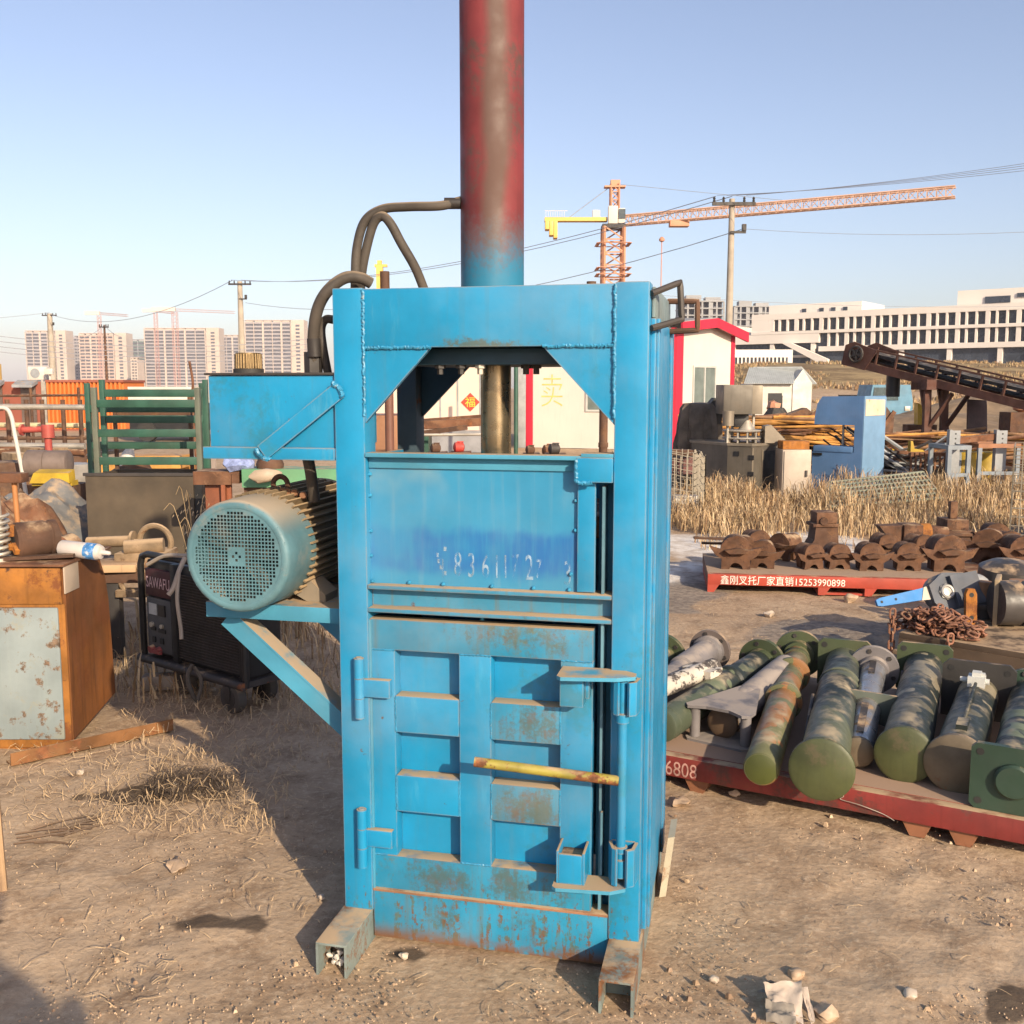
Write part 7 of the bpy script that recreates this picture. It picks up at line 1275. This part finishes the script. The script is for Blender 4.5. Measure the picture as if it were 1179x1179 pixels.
def pebbles():
    b = MB(); random.seed(21)
    for k in range(7500):
        py = 700+479*random.random()**.8; px = random.uniform(-20, 1200); p = gd(px, py); s = random.uniform(.001, .0036)*(1+2*(random.random() > .97))
        if abs((p-PO).dot(PA)-.43) < .5 and -.02 < (p-PO).dot(PB) < .7: continue
        if mnoise.fractal(p*1.6+V((0, 0, 5)), 1, 2, 3)+.25*random.random() < .05: continue
        x, y, z = p.x, p.y, s*.15; a = random.uniform(0, 6); c, q = math.cos(a)*s, math.sin(a)*s; b.m = k % 3; h = s*random.uniform(.5, 1)
        b.add([(x+c, y+q, z-s*.5), (x-q*1.2, y+c*1.2, z-s*.5), (x-c, y-q, z-s*.5), (x+q, y-c, z-s*.5), (x+c*.5, y+q*.5, z+h), (x-q*.6, y+c*.6, z+h*.8), (x-c*.5, y-q*.6, z+h), (x+q*.5, y-c*.4, z+h*.9)], [(0, 1, 5, 4), (1, 2, 6, 5), (2, 3, 7, 6), (3, 0, 4, 7), (4, 5, 6, 7)])
    o = b.build('gravel', [dirt, M('tan_clod', (.47, .33, .21), var=.25), M('brown_clod', (.30, .19, .115), var=.3)], smooth=0, fix=False); kind(o, 'stuff'); tag(o, 'fine gravel and clods scattered over the dirt', 'gravel')
pebbles()
# ------------------------------------------------------------------ tall dry grass
def grass(name, regs, label, mats, seed=1):
    random.seed(seed); b = MB()
    for (x0, x1, y0, y1, n, h0, h1) in regs:
        for k in range(n):
            x, y = random.uniform(x0, x1), random.uniform(y0, y1)
            if mnoise.noise(V((x*.9, y*.9, 3))) < -.22+.12*random.random(): continue
            h = random.uniform(h0, h1)*(1+.5*mnoise.noise(V((x*1.5, y*1.5, 7)))); a = random.uniform(0, 6.28); ln = random.uniform(.05, .8)*h; w = random.uniform(.003, .007); c = V((math.cos(a), math.sin(a), 0)); s = V((-c.y, c.x, 0))*w; p = V((x, y, -.01))
            p1, p2, p3 = p+c*ln*.2+V((0, 0, h*.5)), p+c*ln*.6+V((0, 0, h*.85)), p+c*ln*1.2+V((0, 0, h*(.98 if random.random() > .3 else .75)))
            b.m = random.randrange(len(mats)); b.add([p-s, p+s, p1+s*.9, p1-s*.9, p2+s*.7, p2-s*.7, p3], [(0, 1, 2, 3), (3, 2, 4, 5), (5, 4, 6)])
    o = b.build(name, mats, smooth=0, fix=False); kind(o, 'stuff'); return tag(o, label, 'grass')
gm = [M('straw_grass', (.42, .29, .155), var=.25, vs=2, bump=0, rough=.8), M('pale_grass', (.54, .40, .24), var=.2, vs=2, bump=0, rough=.8), M('brown_grass', (.27, .165, .085), var=.25, vs=2, bump=0, rough=.8)]
grass('dry_grass', [(1.9, 8.5, 10.9, 12.6, 4600, .08, .28), (2.4, 9.5, 12.4, 14.8, 6500, .13, .42), (5.0, 10.5, 13.6, 16.5, 5200, .15, .46), (2.0, 4.4, 12.0, 13.8, 2000, .15, .40), (1.8, 3.0, 10.9, 12.4, 900, .1, .3), (1.9, 8.5, 9.9, 11.0, 1300, .04, .14), (1.9, 8.5, 10.4, 11.2, 1200, .06, .22)], 'tall dry straw coloured grass in front of the machines', gm, 3)
grass('dry_grass', [(-2.4, -.4, 5.0, 7.2, 900, .05, .22), (-2.6, -1.2, 6.2, 9.0, 900, .08, .3)], 'short dry grass behind the press and the welder', gm, 5)
hg = [M('hill_grass', (.30, .22, .11), var=.3, vs=.5, bump=0), gm[0], gm[2]]
def tufts():
    random.seed(31); b = MB()
    for k in range(7000):
        y = random.uniform(40, 112); x = random.uniform(.18*y, .58*y)
        if mnoise.noise(V((x*.12, y*.12, 1))) < -.05: continue
        z = hill(x, y)+.0; h = random.uniform(.1, .32); b.m = random.randrange(3); p = V((x, y, z-.1))
        for q in range(4): a = random.uniform(0, 6.28); c = V((math.cos(a), math.sin(a), 0)); s = V((-c.y, c.x, 0))*.07; b.add([p-s+c*.1, p+s+c*.1, p+c*.35*random.random()+V((0, 0, h+.1))], [(0, 1, 2)])
    o = b.build('hill_grass', hg, smooth=0, fix=False); kind(o, 'stuff'); tag(o, 'brown grass tufts on the hill below the white building', 'grass')
tufts()
# ------------------------------------------------------------------ the person taking the picture, whose shadow falls at the lower left
def person():
    r = thing('person', 'person in dark clothes holding up a phone, whose shadow falls at the lower left', 'person', (.10, -.42, 0))
    J = [(0, 0, .95), (0, .01, 1.12), (0, .0, 1.30), (0, .0, 1.44), (0, .02, 1.54), (0, .03, 1.66), (.17, 0, 1.40), (.25, .06, 1.15), (.16, .24, 1.32), (-.17, 0, 1.40), (-.27, .06, 1.15), (-.20, .24, 1.32),
         (.09, 0, .90), (.11, .02, .50), (.12, -.03, .08), (.13, .12, .035), (-.09, 0, .90), (-.11, .02, .50), (-.12, -.03, .08), (-.13, .12, .035)]
    E = [(0, 1), (1, 2), (2, 3), (3, 4), (4, 5), (3, 6), (6, 7), (7, 8), (3, 9), (9, 10), (10, 11), (0, 12), (12, 13), (13, 14), (14, 15), (0, 16), (16, 17), (17, 18), (18, 19)]
    RD = [.15, .14, .15, .12, .055, .10, .07, .05, .035, .07, .05, .035, .095, .065, .05, .04, .095, .065, .05, .04]
    me = bpy.data.meshes.new('person_skin'); me.from_pydata(J, E, []); o = bpy.data.objects.new('body', me); COL.objects.link(o)
    md = o.modifiers.new('s', 'SKIN'); sv = me.skin_vertices[0].data
    for k, q in enumerate(sv): q.radius = (RD[k], RD[k]*(.72 if k < 4 else 1)); q.use_root = k == 0
    o.modifiers.new('u', 'SUBSURF').levels = 2; dg = bpy.context.evaluated_depsgraph_get(); m2 = bpy.data.meshes.new_from_object(o.evaluated_get(dg)); bpy.data.objects.remove(o)
    o = bpy.data.objects.new('body', m2); COL.objects.link(o); o.parent = r; m2.materials.clear(); m2.materials.append(M('dark_clothes', (.03, .03, .035), var=.2, rough=.9))
    b = MB(); b.lathe((0, .02, 1.62), (0, 0, 1), [(.098, 0), (.108, .05), (.10, .10), (.06, .135), (.01, .145)], 20); b.build('hair', M('black_hair', (.015, .012, .01), bump=.3), r)
person()
# ------------------------------------------------------------------ haze over the whole yard
b = MB(); b.box(-3300, 3300, -3300, 3300, -1.5, 75); hm2 = bpy.data.materials.new('haze'); hm2.use_nodes = True; t = hm2.node_tree; t.nodes.clear(); o_ = t.nodes.new('ShaderNodeOutputMaterial'); pv = t.nodes.new('ShaderNodeVolumePrincipled')
pv.inputs['Color'].default_value = (.85, .83, .93, 1); pv.inputs['Density'].default_value = .0002; pv.inputs['Anisotropy'].default_value = -.18; t.links.new(pv.outputs[0], o_.inputs['Volume'])
hz = b.build('haze', hm2, smooth=0); kind(hz, 'stuff'); tag(hz, 'pale haze hanging over the whole yard', 'haze')
